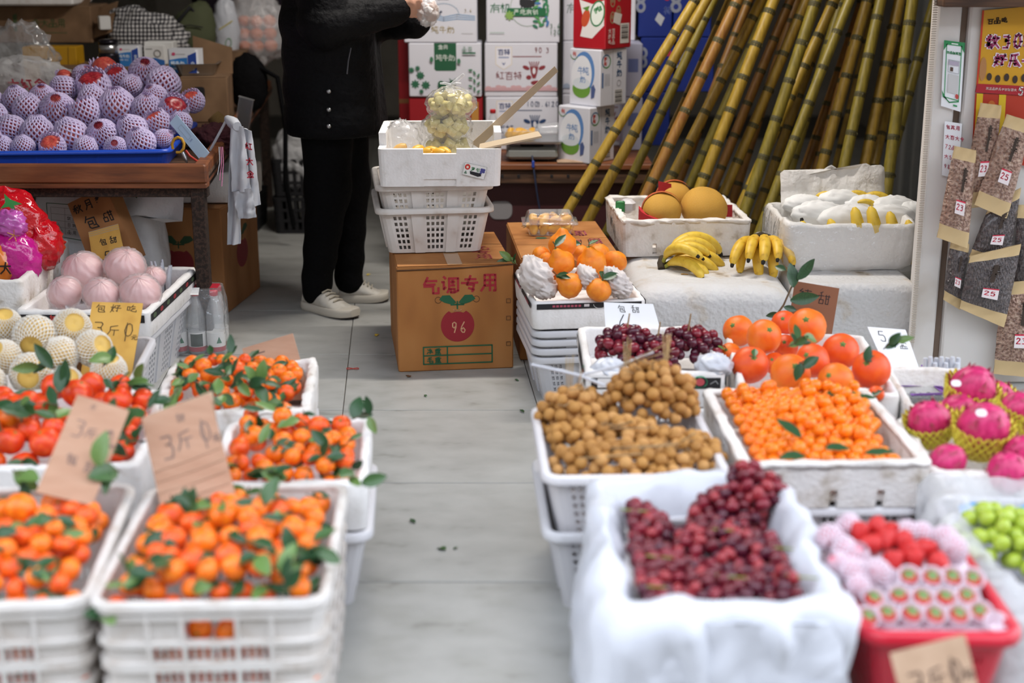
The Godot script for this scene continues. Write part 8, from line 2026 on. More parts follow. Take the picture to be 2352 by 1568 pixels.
func milk_case(style: String, label: String, x: float, y0: float, z: float, size: Vector3, yaw := 0.0) -> Node3D:
	var o := thing("milk_case", label, "milk case", T(P(x, y0, -z - size.z / 2), yaw))
	part(o, "body", G.new().box(size, P(0, size.y / 2, 0), 0.004), mat("case_white", "dadbe4", 0.42))
	var k := Ink.new(face(size, "front"), 165, 165 * size.y / size.x)
	var H := k.ch
	match style:
		"mountain":
			k.rect("1f2440", 76, 0, 26, 26); k.text("c8c8d8", "特百", 80, 6, 8, 1, CH)
			for i in 3: k.line("8aa8c8", [[30, 62 + i * 5], [60, 56 + i * 5], [90, 64 + i * 4], [120, 58 + i * 5], [160, 62 + i * 4]], 2.4)
			k.arc("b8c8da", 90, 58, 34, 24, PI, TAU, 2); cow(k, "2a3450", 78, 55, 0.5); k.text("b8a880", "纯牛奶", 62, 84, 15, 1.6, CH); k.line("c8c8cc", [[130, 100], [155, 100]], 2); k.text("b8a888", "3.6", 136, 46, 7, 1, CH)
		"daisy":
			k.poly("1f5a3c", [[58, 0], [108, 0], [108, 58], [104, 62], [62, 62], [58, 58]]); k.text("e0e8e2", "金典", 68, 4, 9, 1.4, CH, 1.1); k.text("dfe8e0", "纯牛奶", 62, 26, 13, 1.6, CH, 0.95)
			for f in [[14, 92, 1.5], [38, 94, 1.5], [26, 72, 1.4], [6, 60, 1.0], [20, 56, 0.9], [28, 108, 0.8]]: flower(k, "2c6a4c", f[0], f[1], f[2])
			for i in 10: k.ell("3f7a58", 140 + (i % 3) * 9, 60 + i * 6.0, 5, 2.4, 10, 0.0, i * 1.1)
			cow(k, "1f5a3c", 82, 96, 1.5); k.text("5a8a70", "品百", 122, 8, 9, 1, CH, 1.2); k.rect("2c6a4c", 122, 20, 30, 4); k.ell("3f7a58", 52, 36, 4, 6); k.ell("3f7a58", 114, 40, 4, 6)
		"organic":
			k.rect("1f4a30", 14, 2, 28, 20); k.text("e8e6dc", "金典", 17, 5, 10, 1.4, CH); k.text("3a7a5a", "有机", 10, 34, 20, 2, CH, 0.95)
			k.arc("a8b8ac", 92, 44, 38, 40, 0, TAU, 1.6, 32); cow(k, "24262a", 92, 34, 1.6)
			for i in 26: k.ell(["3f8a5a", "2f7a5a", "5aa05a", "4a7ab0"][i % 4], 124 + 14 * sin(i * 1.7), 14 + i * 2.8, 7, 3, 10, 0.0, i * 0.9)
			k.rect("1f6a40", 46, 44, 88, 18); k.text("e6efe6", "产地有机", 62, 47, 11, 1.4, CH, 1.1); flower(k, "8ab05a", 52, 60, 1.6); k.text("4a7a60", "3.6", 142, 78, 10, 1.2, CH); k.text("4a7a60", "120", 142, 92, 10, 1.2, CH); k.line("9ab0a4", [[8, 98], [40, 98]], 1.6)
		"pink", "blue":
			var col := "8a3038" if style == "pink" else "24406a"
			k.poly("e0d8cc", [[24, 8], [62, 8], [62, 48], [43, 60], [24, 48]]); k.poly("e6e6ee", [[26, 10], [60, 10], [60, 47], [43, 58], [26, 47]]); k.text("3a4a80", "百特", 30, 14, 12, 1.8, CH); k.line("8a98b8", [[32, 32], [54, 32]], 3); k.poly("2a4a8a", [[38, 42], [43, 50], [48, 42], [43, 46]])
			k.line(col, [[64, 30], [128, 30]], 1.8); k.text(col, "红百特" if style == "pink" else "百特", 26, 64, 17, 1.4, CH); cow_head(k, col, 112, 62, 1.2)
			k.text(col, "90" if style == "pink" else "100", 112 if style == "pink" else 92, 10, 11, 1.2, CH); k.text(col, "3" if style == "pink" else "3.6", 138 if style == "pink" else 116, 10, 11, 1.2, CH)
			if style == "blue": k.text(col, "120", 140, 10, 11, 1.2, CH)
			for i in 14: k.ell("d0a8ac" if style == "pink" else "a8b4c8", 8 + i * 11.5, 100 + 3 * sin(i * 2.0), 7, 4)
			k.rect("c8a0a6" if style == "pink" else "a0aec4", 0, 101, 165, 6)
		"label":
			k.rect("1f3a2a", 10, 2, 30, 22); k.text("e4e2d8", "金典", 13, 6, 10, 1.4, CH); k.text("4a6a60", "有机", 8, 36, 22, 1.6, CH, 0.7)
	k.done(self, o)
	return o
func gable_case(style: String, label: String, px: float, y0: float, z: float, size: Vector3, yaw: float) -> void:
	var p := at_z(px, 200, z)
	# the edge between the two seen sides stands at px
	var b := Basis(Vector3.UP, yaw)
	var o := thing("milk_case", label, "milk case", Transform3D(b, P(p.x, y0, -z) - b * P(size.x / 2, 0, size.z / 2)))
	part(o, "body", G.new().box(size, P(0, size.y / 2, 0), 0.004), mat("case_red", "b01c28", 0.4) if style == "red" else mat("case_white"))
	var f := Ink.new(face(size, "front"), 100, 100 * size.y / size.x); var r := Ink.new(face(size, "right"), 100, 100 * size.y / size.z)
	var H := f.ch
	if style == "red":
		f.poly("e6e2e0", [[20, 30], [60, 40], [96, 30], [96, 90], [60, 122], [24, 118], [34, 80]]); f.ell("c8502c", 40, 74, 12, 22, 20, 0.0, 0.3); f.poly("5a8a3a", [[30, 50], [52, 44], [46, 58]]); f.ell("2c7a4a", 76, 62, 22, 32, 24, 0.0, 0.25); f.ell("e8efe6", 76, 62, 18, 28, 24, 0.0, 0.25); f.text("2c8a4a", "伊甜", 64, 52, 12, 2.4, CH, 0.8, Vector2.ZERO, -0.5)
		for i in 14: f.ell("d8a070" if i % 2 else "c87078", 10 + 6.2 * i, 8 + 7 * sin(i * 2.2), 4, 3, 8)
		for q in [[16, 30], [40, 18], [16, 66], [38, 54]]: r.arc("b0906a", q[0] + 10, q[1], 8, 12, 0, TAU, 3); r.text("a88a6a", "利", q[0] + 5, q[1] - 6, 10, 2, CH)
		r.poly("d8d2cc", [[34, 54], [62, 60], [54, 84], [28, 76]]); r.rect("dcd8d4", 56, 80, 34, 44)
		for i in 9: r.rect("2a2426", 60, 84 + i * 3.6, 26, [1.6, 2.4, 1.2][i % 3])
		r.text("e0c8c4", "大好吃", 10, 90, 10, 1.6, CH, 1.0, Vector2(0, 1)); r.text("e0c8c4", "百真品", 24, 90, 10, 1.6, CH, 1.0, Vector2(0, 1))
	else:
		f.ell("5a86c0", 46, 58, 36, 52, 28, 0.0, 0.1); f.ell("e6e8ee", 40, 64, 33, 48, 28, 0.0, 0.1); f.ell("6a9a3a", 40, 98, 29, 22, 24); f.ell("d6dde4", 40, 84, 28, 14, 24); f.text("7a9ac8", "牛纯", 28, 44, 18, 2, CH, 0.8); f.text("7a9ac8", "奶", 36, 66, 16, 2, CH)
		f.poly("4a5a8a", [[72, 92], [80, 84], [86, 96], [82, 116], [72, 120]]); f.text("c85a50", "利", 12, 8, 10, 1.6, CH); f.arc("6a9a6a", 16, 14, 12, 12, 0.5, 3.0, 2)
		r.arc("4a7aa0", 22, 28, 15, 15, 2.2, 5.4, 3); r.arc("5aa05a", 22, 28, 15, 15, -0.8, 2.2, 3); r.text("c04a44", "伊利", 14, 18, 9, 2, CH, 1.0, Vector2(0, 1)); r.line("7a7a80", [[46, 0], [46, H]], 0.8)
		r.text("3a5a80", "纯牛奶", 62, 8, 17, 2.6, CH, 1.0, Vector2(0, 1)); r.rect("4a6a9a", 6, 54, 6, 36)
		for i in 5: r.line("6a6a72", [[18 + i * 4, 58], [18 + i * 4, 86]], 1)
		r.arc("6a6a70", 70, 82, 7, 7, 0, TAU, 1); r.rect("e4e2e0", 54, 96, 30, 32)
		for i in 8: r.rect("2a2a2c", 56, 98 + i * 3.6, 26, [1.6, 2.4, 1.2][i % 3])
	f.done(self, o); r.done(self, o)

func backdrop() -> void:
	var bx0 := at_z(915, 380, 6.0).x; var bx1 := at_z(1500, 380, 6.0).x
	var bw := bx1 - bx0; var bc := (bx0 + bx1) / 2
	var o := thing("wooden_bench", "low dark wooden bench carrying the milk cases and the scale", "bench", T(P(bc, 0, -6.32)))
	part(o, "plank", G.new().box(P(bw, 0.025, 0.66), P(0, 0.4545, 0), 0.004), mat("wood"))
	part(o, "rail", G.new().box(P(bw, 0.055, 0.04), P(0, 0.41, 0.3), 0.004), mat("wood_dark"))
	for i in 8: part(o, "slot", G.new().box(P(0.012, 0.014, 0.004), P(-bw / 2 + 0.3 + 0.07 * i, 0.415, 0.32), 0.001), mat("dark"))
	part(o, "panel", G.new().box(P(bw, 0.375, 0.03), P(0, 0.19, 0.26), 0.003), mat("dark_red"))
	for s in [-1, 1]: part(o, "end_board", G.new().box(P(0.03, 0.44, 0.6), P(s * (bw / 2 - 0.02), 0.22, 0), 0.003), mat("wood_dark"))
	var pt := G.new().loft([rrect(0.05, 0.04, 0.03, 0.0), rrect(0.048, 0.038, 0.03, 0.003)])
	part(o, "paint_stain", pt, mat("stain", "8a8688", 0.8), Transform3D(Basis(Vector3.RIGHT, PI / 2), P(at_z(1150, 465, 6.04).x - bc, 0.26, 0.276)))
	var y0 := 0.469
	var sz := P(0.322, 0.235, 0.22)
	var c1 := at_z(1022, 160, 6.38).x; var c2 := at_z(1199, 160, 6.38).x; var c3 := at_z(1376, 160, 6.5).x
	for q in [["red", "red gift case at the foot of the milk cases behind the cane bags", c1, 0], ["daisy", "white milk case with green banner and daisies behind the cane bags", c1, 1], ["mountain", "white milk case with navy label and blue mountains above the daisy case", c1 - 0.018, 2], ["blue", "white milk case with a blue cow head at the foot of its stack", c2, 0], ["pink", "white milk case with a dark red cow head", c2 - 0.004, 1], ["organic", "white milk case with a black cow in a green wreath", c2 + 0.004, 2], ["blue", "white milk case half hidden behind the gift stack, second from the bench", c3, 1], ["label", "white milk case with dark green label behind the strawberry drink case", c3, 2], ["pink", "white milk case hidden at the bench behind the plain milk cases", c3, 0]]:
		if q[0] == "red":
			var r := thing("gift_case", q[1], "gift case", T(P(q[2], y0, -6.51)))
			part(r, "body", G.new().box(P(0.33, 0.233, 0.2), P(0, 0.1165, 0), 0.004), mat("gift_case_red", "9a1a22", 0.45))
			var k := Ink.new(face(P(0.33, 0.233, 0.2), "front"), 165, 116); k.rect("c08a3c", 140, 10, 16, 60); k.arc("d8a060", 80, 50, 30, 26, 0, TAU, 3); k.done(self, r)
		else: milk_case(q[0], q[1], q[2], y0 + 0.2365 * q[3], 6.4 if q[2] < 0.3 else 6.52, sz)
	for q in [[c1 - 0.01, "green and yellow patterned case on top of the mountain milk case"], [c2, "green and yellow patterned case on top of the organic milk case"]]:
		var g := thing("patterned_case", q[1], "case", T(P(q[0], y0 + 0.71, -6.5)))
		part(g, "body", G.new().box(P(0.32, 0.2, 0.2), P(0, 0.1, 0), 0.004), mat("case_lime", "b9b87a", 0.5))
		var k := Ink.new(face(P(0.32, 0.2, 0.2), "front"), 165, 103)
		for i in 40: k.ell(["5a9a4a", "8ab85a", "d8c85a", "3a7a4a"][i % 4], 6 + fmod(i * 37.0, 155.0), 6 + fmod(i * 23.0, 90.0), 7, 3, 10, 0.0, i * 1.3)
		k.done(self, g)
	var rs := at_z(930, 200, 6.6)
	var rc := thing("red_board", "narrow tall red board standing beside the milk cases", "board", T(P(rs.x, 0.468, -6.66)))
	part(rc, "board", G.new().box(P(0.05, 0.5, 0.2), P(0, 0.25, 0), 0.003), mat("gift_case_red"))
	part(rc, "gold_band", G.new().box(P(0.051, 0.02, 0.201), P(0, 0.2, 0), 0.001), mat("gold_brown", "8a5a34", 0.5))
	gable_case("plain", "lowest plain milk case of the corner stack with a blue oval", 1355, y0, 5.98, P(0.17, 0.235, 0.175), -0.72)
	gable_case("plain", "second plain milk case of the corner stack under the red case", 1378, y0 + 0.2365, 6.0, P(0.17, 0.235, 0.175), -0.76)
	gable_case("red", "red strawberry drink case topping the corner stack", 1388, y0 + 0.473, 6.0, P(0.17, 0.25, 0.185), -0.7)
	# blue cases behind the cane
	for q in [[1505, 0.944, 0.15, 0], [1590, 0.944, 0.17, 1], [1512, 0.7, 0.15, 2], [1600, 0.7, 0.17, 3], [1506, 0.456, 0.15, 4]]:
		var p := at_z(q[0], 100, 6.5)
		var b := thing("blue_case", ["dark blue milk case with a pale price tag behind the first canes", "dark blue milk case with a red badge behind the canes", "plain dark blue milk case under the tagged one", "plain dark blue milk case under the badged one", "lowest dark blue milk case of the stack"][q[3]], "milk case", T(P(p.x, q[1] + 0.014, -6.62)))
		var bs := P(q[2], 0.242, 0.2)
		part(b, "body", G.new().box(bs, P(0, 0.121, 0), 0.004), mat("case_blue", "1b3080", 0.4))
		var k := Ink.new(face(bs, "front"), 75, 120)
		for i in 2: k.ell("8a90a0", 4, 34 + 20 * i, 11, 13)
		k.ell("1b3080", 4, 34, 5, 6); k.ell("1b3080", 4, 54, 5, 6)
		if q[3] == 0: k.poly("b8bcc4", [[44, 66], [58, 78], [50, 96], [36, 82]]); k.text("5a6aa8", "特", 56, 54, 16, 2, CH)
		k.ell("b02a4a", 62, 34, 7, 7); k.done(self, b)
	for q in [[1455, y0], [1452, y0 + 0.237]]:
		var p := at_z(q[0], 200, 6.35)
		var b := thing("pale_case", "pale lilac milk case between the corner stack and the blue cases", "milk case", T(P(p.x, q[1], -6.48)), "pale lilac cases")
		part(b, "body", G.new().box(P(0.09, 0.235, 0.2), P(0, 0.1175, 0), 0.004), mat("case_lilac", "b4b6cc", 0.45))
		var k := Ink.new(face(P(0.09, 0.235, 0.2), "front"), 40, 105); k.rect("6a76a8", 12, 30, 20, 26); k.done(self, b)
	# scale with a box of jackfruit, bottles, loose card, bag
	var sc := at_z(1222, 345, 6.05)
	o = thing("weighing_scale", "flat steel shop scale on the wooden bench", "scale", T(P(sc.x, y0, -6.14)))
	part(o, "base", G.new().box(P(0.22, 0.05, 0.2), P(0, 0.035, 0), 0.012), mat("scale_grey", "8c8f8c", 0.5))
	part(o, "foot", G.new().box(P(0.14, 0.012, 0.14), P(0, 0.006, 0), 0.004), mat("dark"))
	part(o, "neck", G.new().box(P(0.1, 0.02, 0.1), P(0, 0.068, 0), 0.004), mat("dark"))
	part(o, "platter", G.new().loft([rrect(0.125, 0.11, 0.02, 0.078), rrect(0.13, 0.115, 0.022, 0.084), rrect(0.13, 0.115, 0.022, 0.088)]), mat("steel"))
	o = thing("clear_box", "clear box of jackfruit on the weighing scale", "food box", T(P(sc.x - 0.05, y0 + 0.09, -6.12)))
	part(o, "shell", G.new().loft([rrect(0.065, 0.05, 0.012, 0), rrect(0.078, 0.06, 0.014, 0.03), rrect(0.078, 0.06, 0.014, 0.036)]), mat("clear_shell"))
	for i in 8: part(o, "jackfruit_pod", meshes["pod"], mat("jackfruit"), Transform3D(any_basis(P(1, 0.4, 0) + rdir(0.7)), P(-0.045 + 0.03 * (i % 4), 0.022, -0.02 + 0.035 * (i / 4))))
	var bp := at_z(1132, 290, 6.22)
	bottle(P(bp.x, y0, -6.24), "clear bottle with red cap standing by the blue cow milk case", "", "c02028", 0.2, -1)
	o = thing("water_bottle", "clear bottle lying on its side behind the scale", "bottle", Transform3D(Basis(Vector3.BACK, -1.5), P(at_z(1230, 290, 6.3).x, y0 + 0.1, -6.3)))
	part(o, "body", G.new().lathe([V2(0.001, 0), V2(0.028, 0.003), V2(0.029, 0.1), V2(0.026, 0.12), V2(0.012, 0.145), V2(0.012, 0.15)], 18), mat("bottle_clear"))
	part(o, "cap", G.new().lathe([V2(0.001, 0.15), V2(0.014, 0.15), V2(0.014, 0.165), V2(0.001, 0.166)], 14), mat("cap_c02028", "c02028", 0.4))
	part(o, "support", G.new().box(P(0.02, 0.03, 0.02), P(0.0, 0.0, 0.0), 0.002), mat("dark"))
	solo("loose_cardboard", G.new().slab(4, 3, 0.004, func(u, v): return P(-0.06 + 0.12 * u, 0.004 + 0.012 * u * v, 0.04 - 0.08 * v)), mat("kraft_grey"), "torn flat piece of cardboard by the corner stack", "cardboard", T(P(at_z(1312, 372, 6.03).x, y0, -6.04)))
	o = thing("plastic_bag", "pink tinted carrier bag lying before the red gift case", "plastic bag", T(P(at_z(950, 285, 6.2).x, y0, -6.22)))
	crinkle(o, "film", P(0, 0.05, 0), P(0.06, 0.055, 0.05), mat("bag_pink", "d8c0c4", 0.3, {"alpha": 0.8}), 92, 0.25)
	part(o, "handle", G.new().tube([P(-0.05, 0.02, 0.03), P(-0.02, 0.1, 0.03), P(0.02, 0.11, 0.03), P(0.035, 0.07, 0.03)], 0.008, 6), mat("bag_white"))
	o = thing("power_cord", "thin blue cord hanging down the front of the bench", "cord", T(P(sc.x, y0, -6.0)))
	part(o, "cord", G.new().tube([P(0.0, 0.03, -0.05), P(0.005, -0.01, 0.02), P(0.02, -0.12, 0.01), P(0.05, -0.3, 0.0), P(0.09, -0.45, 0.02)], 0.004, 6), mat("cord_blue", "26304a", 0.5))
	part(o, "plug", G.new().box(P(0.012, 0.03, 0.012), P(0.004, 0.0, 0.02), 0.003), mat("plug_blue", "2a4aa8", 0.4))

# ================================================================ person
func sdf_mesh(bones: Array, cell: float, blend: float, disp = null, cut := -9.0) -> G:
	var lo := Vector3.ONE * 1e9; var hi := -lo
	for b in bones:
		for e in 2:
			var r := Vector3.ONE * (maxf(b[2], b[3]) + cell * 3)
			lo = lo.min(b[e] - r); hi = hi.max(b[e] + r)
	var n := Vector3i(((hi - lo) / cell).ceil()) + Vector3i.ONE
	var val := PackedFloat32Array(); val.resize(n.x * n.y * n.z); val.fill(9.0)
	# each bone only writes near itself; blended with what is there
	for b in bones:
		var pa: Vector3 = b[0]; var ba: Vector3 = b[1] - b[0]
		var bb := maxf(ba.length_squared(), 1e-9)
		var rm := maxf(b[2], b[3]) + blend + cell * 2.5
		var i0 := Vector3i(((Vector3(b[0]).min(b[1]) - Vector3.ONE * rm - lo) / cell).floor()).clamp(Vector3i.ZERO, n - Vector3i.ONE)
		var i1 := Vector3i(((Vector3(b[0]).max(b[1]) + Vector3.ONE * rm - lo) / cell).ceil()).clamp(Vector3i.ZERO, n - Vector3i.ONE)
		var fl: Vector3 = b[4] if b.size() > 4 else Vector3.ONE
		for z in range(i0.z, i1.z + 1):
			for y in range(i0.y, i1.y + 1):
				for x in range(i0.x, i1.x + 1):
					var p := lo + Vector3(x, y, z) * cell
					var t := clampf((p - pa).dot(ba) / bb, 0, 1)
					var d := ((p - pa - ba * t) * fl).length() - lerpf(b[2], b[3], t)
					var k := (z * n.y + y) * n.x + x
					var o := val[k]
					var h := maxf(blend - absf(o - d), 0.0) / blend
					val[k] = minf(o, d) - h * h * blend * 0.25
	if disp != null:
		for z in n.z:
			for y in n.y:
				for x in n.x:
					var k := (z * n.y + y) * n.x + x
					if absf(val[k]) < cell * 4: val[k] += disp.call(lo + Vector3(x, y, z) * cell)
	if cut > -8.0:
		for y in n.y:
			var cy := cut - lo.y - y * cell
			if cy < -cell * 3: continue
			for z in n.z:
				for x in n.x:
					var k := (z * n.y + y) * n.x + x
					val[k] = maxf(val[k], cy)
	var g := G.new()
	var id := PackedInt32Array(); id.resize(val.size()); id.fill(-1)
	var off := [0, 1, n.x, n.x + 1, n.x * n.y, n.x * n.y + 1, n.x * n.y + n.x, n.x * n.y + n.x + 1]
	var cs := [Vector3(0, 0, 0), Vector3(1, 0, 0), Vector3(0, 1, 0), Vector3(1, 1, 0), Vector3(0, 0, 1), Vector3(1, 0, 1), Vector3(0, 1, 1), Vector3(1, 1, 1)]
	var ed := [[0, 1], [2, 3], [4, 5], [6, 7], [0, 2], [1, 3], [4, 6], [5, 7], [0, 4], [1, 5], [2, 6], [3, 7]]
	for z in n.z - 1:
		for y in n.y - 1:
			for x in n.x - 1:
				var k := (z * n.y + y) * n.x + x
				var neg := 0
				for q in 8:
					if val[k + off[q]] < 0: neg += 1
				if neg == 0 or neg == 8: continue
				var s := Vector3.ZERO; var c := 0
				for e in ed:
					var a: float = val[k + off[e[0]]]; var b2: float = val[k + off[e[1]]]
					if (a < 0) != (b2 < 0):
						s += cs[e[0]].lerp(cs[e[1]], a / (a - b2)); c += 1
				id[k] = g.v.size()
				g.v.append(lo + (Vector3(x, y, z) + s / c) * cell)
	for z in range(1, n.z - 1):
		for y in range(1, n.y - 1):
			for x in range(1, n.x - 1):
				var k := (z * n.y + y) * n.x + x
				var a := val[k] < 0
				for ax in 3:
					var st: int = [1, n.x, n.x * n.y][ax]
					if (val[k + st] < 0) == a: continue
					var u: int = [n.x, n.x * n.y, 1][ax]; var w: int = [n.x * n.y, 1, n.x][ax]
					var q := [id[k - u - w], id[k - w], id[k], id[k - u]]
					if q.min() < 0: continue
					if a: g.ix.append_array([q[0], q[1], q[2], q[0], q[2], q[3]])
					else: g.ix.append_array([q[0], q[2], q[1], q[0], q[3], q[2]])
	return g
func shoe(o: Node3D, heel: Vector3, toe: Vector3) -> void:
	var d := toe - heel; d.y = 0
	var len := d.length()
	var b := Basis(d.normalized(), Vector3.UP, d.normalized().cross(Vector3.UP))
	var xf := Transform3D(b, heel)
	var wid := func(t: float) -> float: return 0.036 + 0.014 * smoothstep(0.2, 0.7, t) - 0.03 * pow(clampf((t - 0.8) / 0.2, 0, 1), 2) - 0.018 * pow(clampf((0.12 - t) / 0.12, 0, 1), 2)
	var so := []
	for q in [[0.0, -0.003], [0.003, 0.0], [0.016, 0.004], [0.03, 0.001], [0.033, -0.004]]:
		var r := PackedVector3Array()
		for k in 28:
			var s := 1.0 if k < 14 else -1.0
			var t := (k / 13.0) if k < 14 else (27 - k) / 13.0
			var te := 0.5 - 0.5 * cos(PI * t)
			r.append(xf * P(te * len, q[0] + 0.012 * pow(te, 4) * (1.0 if q[0] < 0.02 else 0.6), s * (maxf(wid.call(te), 0.004) + q[1])))
		so.append(r)
	var sm := part(o, "shoe_sole", G.new().loft(so), mat("sole", "cfc8ba", 0.7))
	var up := []
	for i in 15:
		var t := 0.02 + 0.96 * i / 14.0
		var top := 0.088 - 0.02 * smoothstep(0.0, 0.3, 0.3 - t) if t < 0.3 else lerpf(0.092, 0.036, smoothstep(0.3, 0.92, t))
		if t > 0.9: top = lerpf(top, 0.026, (t - 0.9) / 0.1)
		var w: float = maxf(wid.call(t), 0.006) - 0.002
		var r := PackedVector3Array()
		for k in 16:
			var a := PI * k / 15.0
			r.append(xf * P(t * len, 0.026 + (top - 0.026) * pow(sin(a), 0.55), cos(a) * w * (1.0 - 0.25 * sin(a))))
		up.append(r)
	part(o, "shoe", G.new().loft(up), mat("shoe"))
	for i in 5:
		var t := 0.38 + 0.07 * i
		var y := lerpf(0.092, 0.036, smoothstep(0.3, 0.92, t)) + 0.003
		part(sm, "lace", G.new().tube([xf * P(t * len, y - 0.003, -0.024), xf * P((t + 0.015) * len, y + 0.005, 0), xf * P(t * len, y - 0.003, 0.024)], 0.0034, 6), mat("lace", "c6bfae", 0.8))
	part(sm, "tread", G.new().loft([0, 1].map(func(j): return PackedVector3Array(so[0]) if j == 0 else PackedVector3Array(Array(so[0]).map(func(p): return p - P(0, 0.003, 0))))), mat("tread", "3a302c", 0.8))

func person() -> void:
	var c := P(-0.665, 0, -5.37)
	var o := thing("person", "person in a long black puffer coat, black trousers and white sneakers holding a small bag", "person", T(c))
	# black trousers
	var h1 := at_h(700, 706, 0.0) - c; var t1 := at_h(818, 733, 0.0) - c
	var h2 := at_h(778, 692, 0.0) - c; var t2 := at_h(893, 690, 0.0) - c
	var a1 := h1.lerp(t1, 0.24) + P(0, 0.08, 0); var a2 := h2.lerp(t2, 0.22) + P(0, 0.08, 0)
	var tr := sdf_mesh([[P(-0.02, 0.88, 0.07), P(-0.03, 0.48, 0.05), 0.115, 0.082], [P(-0.03, 0.48, 0.05), a1 + P(0.0, 0.0, 0), 0.082, 0.057], [P(0.01, 0.88, -0.08), P(0.03, 0.48, -0.1), 0.115, 0.08], [P(0.03, 0.48, -0.1), a2, 0.08, 0.055], [P(0, 0.9, 0.06), P(0, 0.9, -0.06), 0.13, 0.13]], 0.013, 0.04, func(p): return 0.004 * sin(p.y * 55 + p.x * 20) * clampf(1.0 - p.y / 0.6, 0.1, 1.0))
	part(o, "trousers", tr, mat("black_cloth"))
	shoe(o, h1, t1); shoe(o, h2, t2)
	# coat
	var cb := [[P(0.0, 0.6, 0.04), P(-0.01, 1.1, 0.05), 0.178, 0.165], [P(0.02, 0.6, -0.07), P(-0.01, 1.1, -0.08), 0.178, 0.165], [P(-0.01, 1.1, 0.07), P(-0.02, 1.36, 0.1), 0.16, 0.12], [P(-0.01, 1.1, -0.08), P(-0.02, 1.36, -0.1), 0.16, 0.12], [P(-0.02, 1.4, 0.1), P(-0.02, 1.4, -0.1), 0.1, 0.1], [P(-0.02, 1.4, 0.0), P(-0.01, 1.48, 0.0), 0.085, 0.08]]
	var arms := [[P(-0.02, 1.37, 0.19), P(0.0, 1.1, 0.24), 0.088, 0.08], [P(0.0, 1.1, 0.24), P(0.245, 1.145, 0.14), 0.08, 0.058], [P(-0.02, 1.37, -0.19), P(0.04, 1.08, -0.22), 0.085, 0.076], [P(0.04, 1.08, -0.22), P(0.31, 1.09, 0.02), 0.076, 0.056]]
	var coat := sdf_mesh(cb + arms, 0.0125, 0.03, func(p: Vector3):
		var quilt := 0.007 * absf(sin(p.y * PI / 0.115)) if (p.x < 0.16) else 0.004 * absf(sin(p.x * PI / 0.07))
		return -quilt, 0.685)
	part(o, "coat", coat, mat("coat"))
	for i in 3: part(o, "snap_button", G.new().lathe([V2(0.001, -0.003), V2(0.007, -0.002), V2(0.008, 0.0), V2(0.004, 0.003), V2(0.001, 0.003)], 12), mat("steel"), Transform3D(Basis(Vector3.RIGHT, PI / 2), at_z(755, [210, 252, 290][i], 5.13) - c))
	part(o, "zip", G.new().tube([at_z(806, 110, 5.13) - c, at_z(800, 140, 5.13) - c, at_z(797, 170, 5.13) - c], 0.0025, 5), mat("zip_grey", "55565c", 0.4, {"metal": 0.5}))
	# head, neck and hands
	var hd := P(0.02, 1.6, 0.0)
	var body := [[P(-0.01, 1.42, 0), P(0.0, 1.54, 0), 0.055, 0.055], [hd + P(-0.02, 0.05, 0), hd + P(0.01, 0.03, 0), 0.092, 0.09], [hd + P(0.03, -0.04, 0), hd + P(0.05, -0.06, 0), 0.06, 0.045], [hd + P(0.1, 0.0, 0), hd + P(0.115, -0.025, 0), 0.012, 0.016], [hd + P(-0.0, -0.01, 0.088), hd + P(-0.01, 0.02, 0.09), 0.014, 0.018], [hd + P(-0.0, -0.01, -0.088), hd + P(-0.01, 0.02, -0.09), 0.014, 0.018]]
	part(o, "head", sdf_mesh(body, 0.008, 0.02), mat("skin"))
	part(o, "hair", sdf_mesh([[hd + P(-0.04, 0.06, 0), hd + P(0.0, 0.085, 0), 0.1, 0.085], [hd + P(-0.05, 0.0, 0), hd + P(-0.05, -0.03, 0), 0.08, 0.07], [hd + P(0.03, 0.1, 0.03), hd + P(0.05, 0.095, -0.03), 0.05, 0.05]], 0.01, 0.02), mat("hair", "15110f", 0.5))
	for s in [-1, 1]:
		part(o, "eye", G.new().lathe(ball_profile(0.7, 0, 0, 8), 10), mat("eye", "1a1210", 0.2), Transform3D(Basis().scaled(Vector3.ONE * 0.011), hd + P(0.093, 0.02, 0.032 * s)))
	part(o, "mouth", G.new().tube([hd + P(0.093, -0.058, -0.022), hd + P(0.1, -0.056, 0), hd + P(0.093, -0.058, 0.022)], 0.004, 6), mat("lips", "9a5a50", 0.5))
	# near hand: knuckles up, fingers closed on the bag; far hand from behind
	var w1 := P(0.235, 1.148, 0.14); var w2 := P(0.3, 1.093, 0.025)
	var hb := [[w1, w1 + P(0.045, 0.012, -0.008), 0.026, 0.028], [w1 + P(0.04, 0.022, 0.012), w1 + P(0.075, 0.016, 0.014), 0.02, 0.016], [w1 + P(0.04, 0.0, -0.02), w1 + P(0.072, -0.006, -0.024), 0.02, 0.015]]
	for i in 4:
		var k: Vector3 = w1 + P(0.068, 0.028 - 0.017 * i, 0.016 - 0.006 * i)
		var m2 := k + P(0.03 - 0.003 * i, -0.002, -0.004); var e := m2 + P(0.01, -0.016, -0.016)
		hb.append([w1 + P(0.035, 0.018 - 0.011 * i, 0.004), k, 0.012, 0.0105]); hb.append([k, m2, 0.0105, 0.0092]); hb.append([m2, e, 0.0092, 0.0075])
	hb.append([w1 + P(0.02, 0.016, -0.014), w1 + P(0.058, 0.036, -0.03), 0.014, 0.011]); hb.append([w1 + P(0.058, 0.036, -0.03), w1 + P(0.088, 0.03, -0.036), 0.011, 0.0085])
	part(o, "hand", sdf_mesh(hb, 0.0036, 0.008), mat("skin"))
	hb = [[w2, w2 + P(0.045, 0.016, 0.0), 0.025, 0.027]]
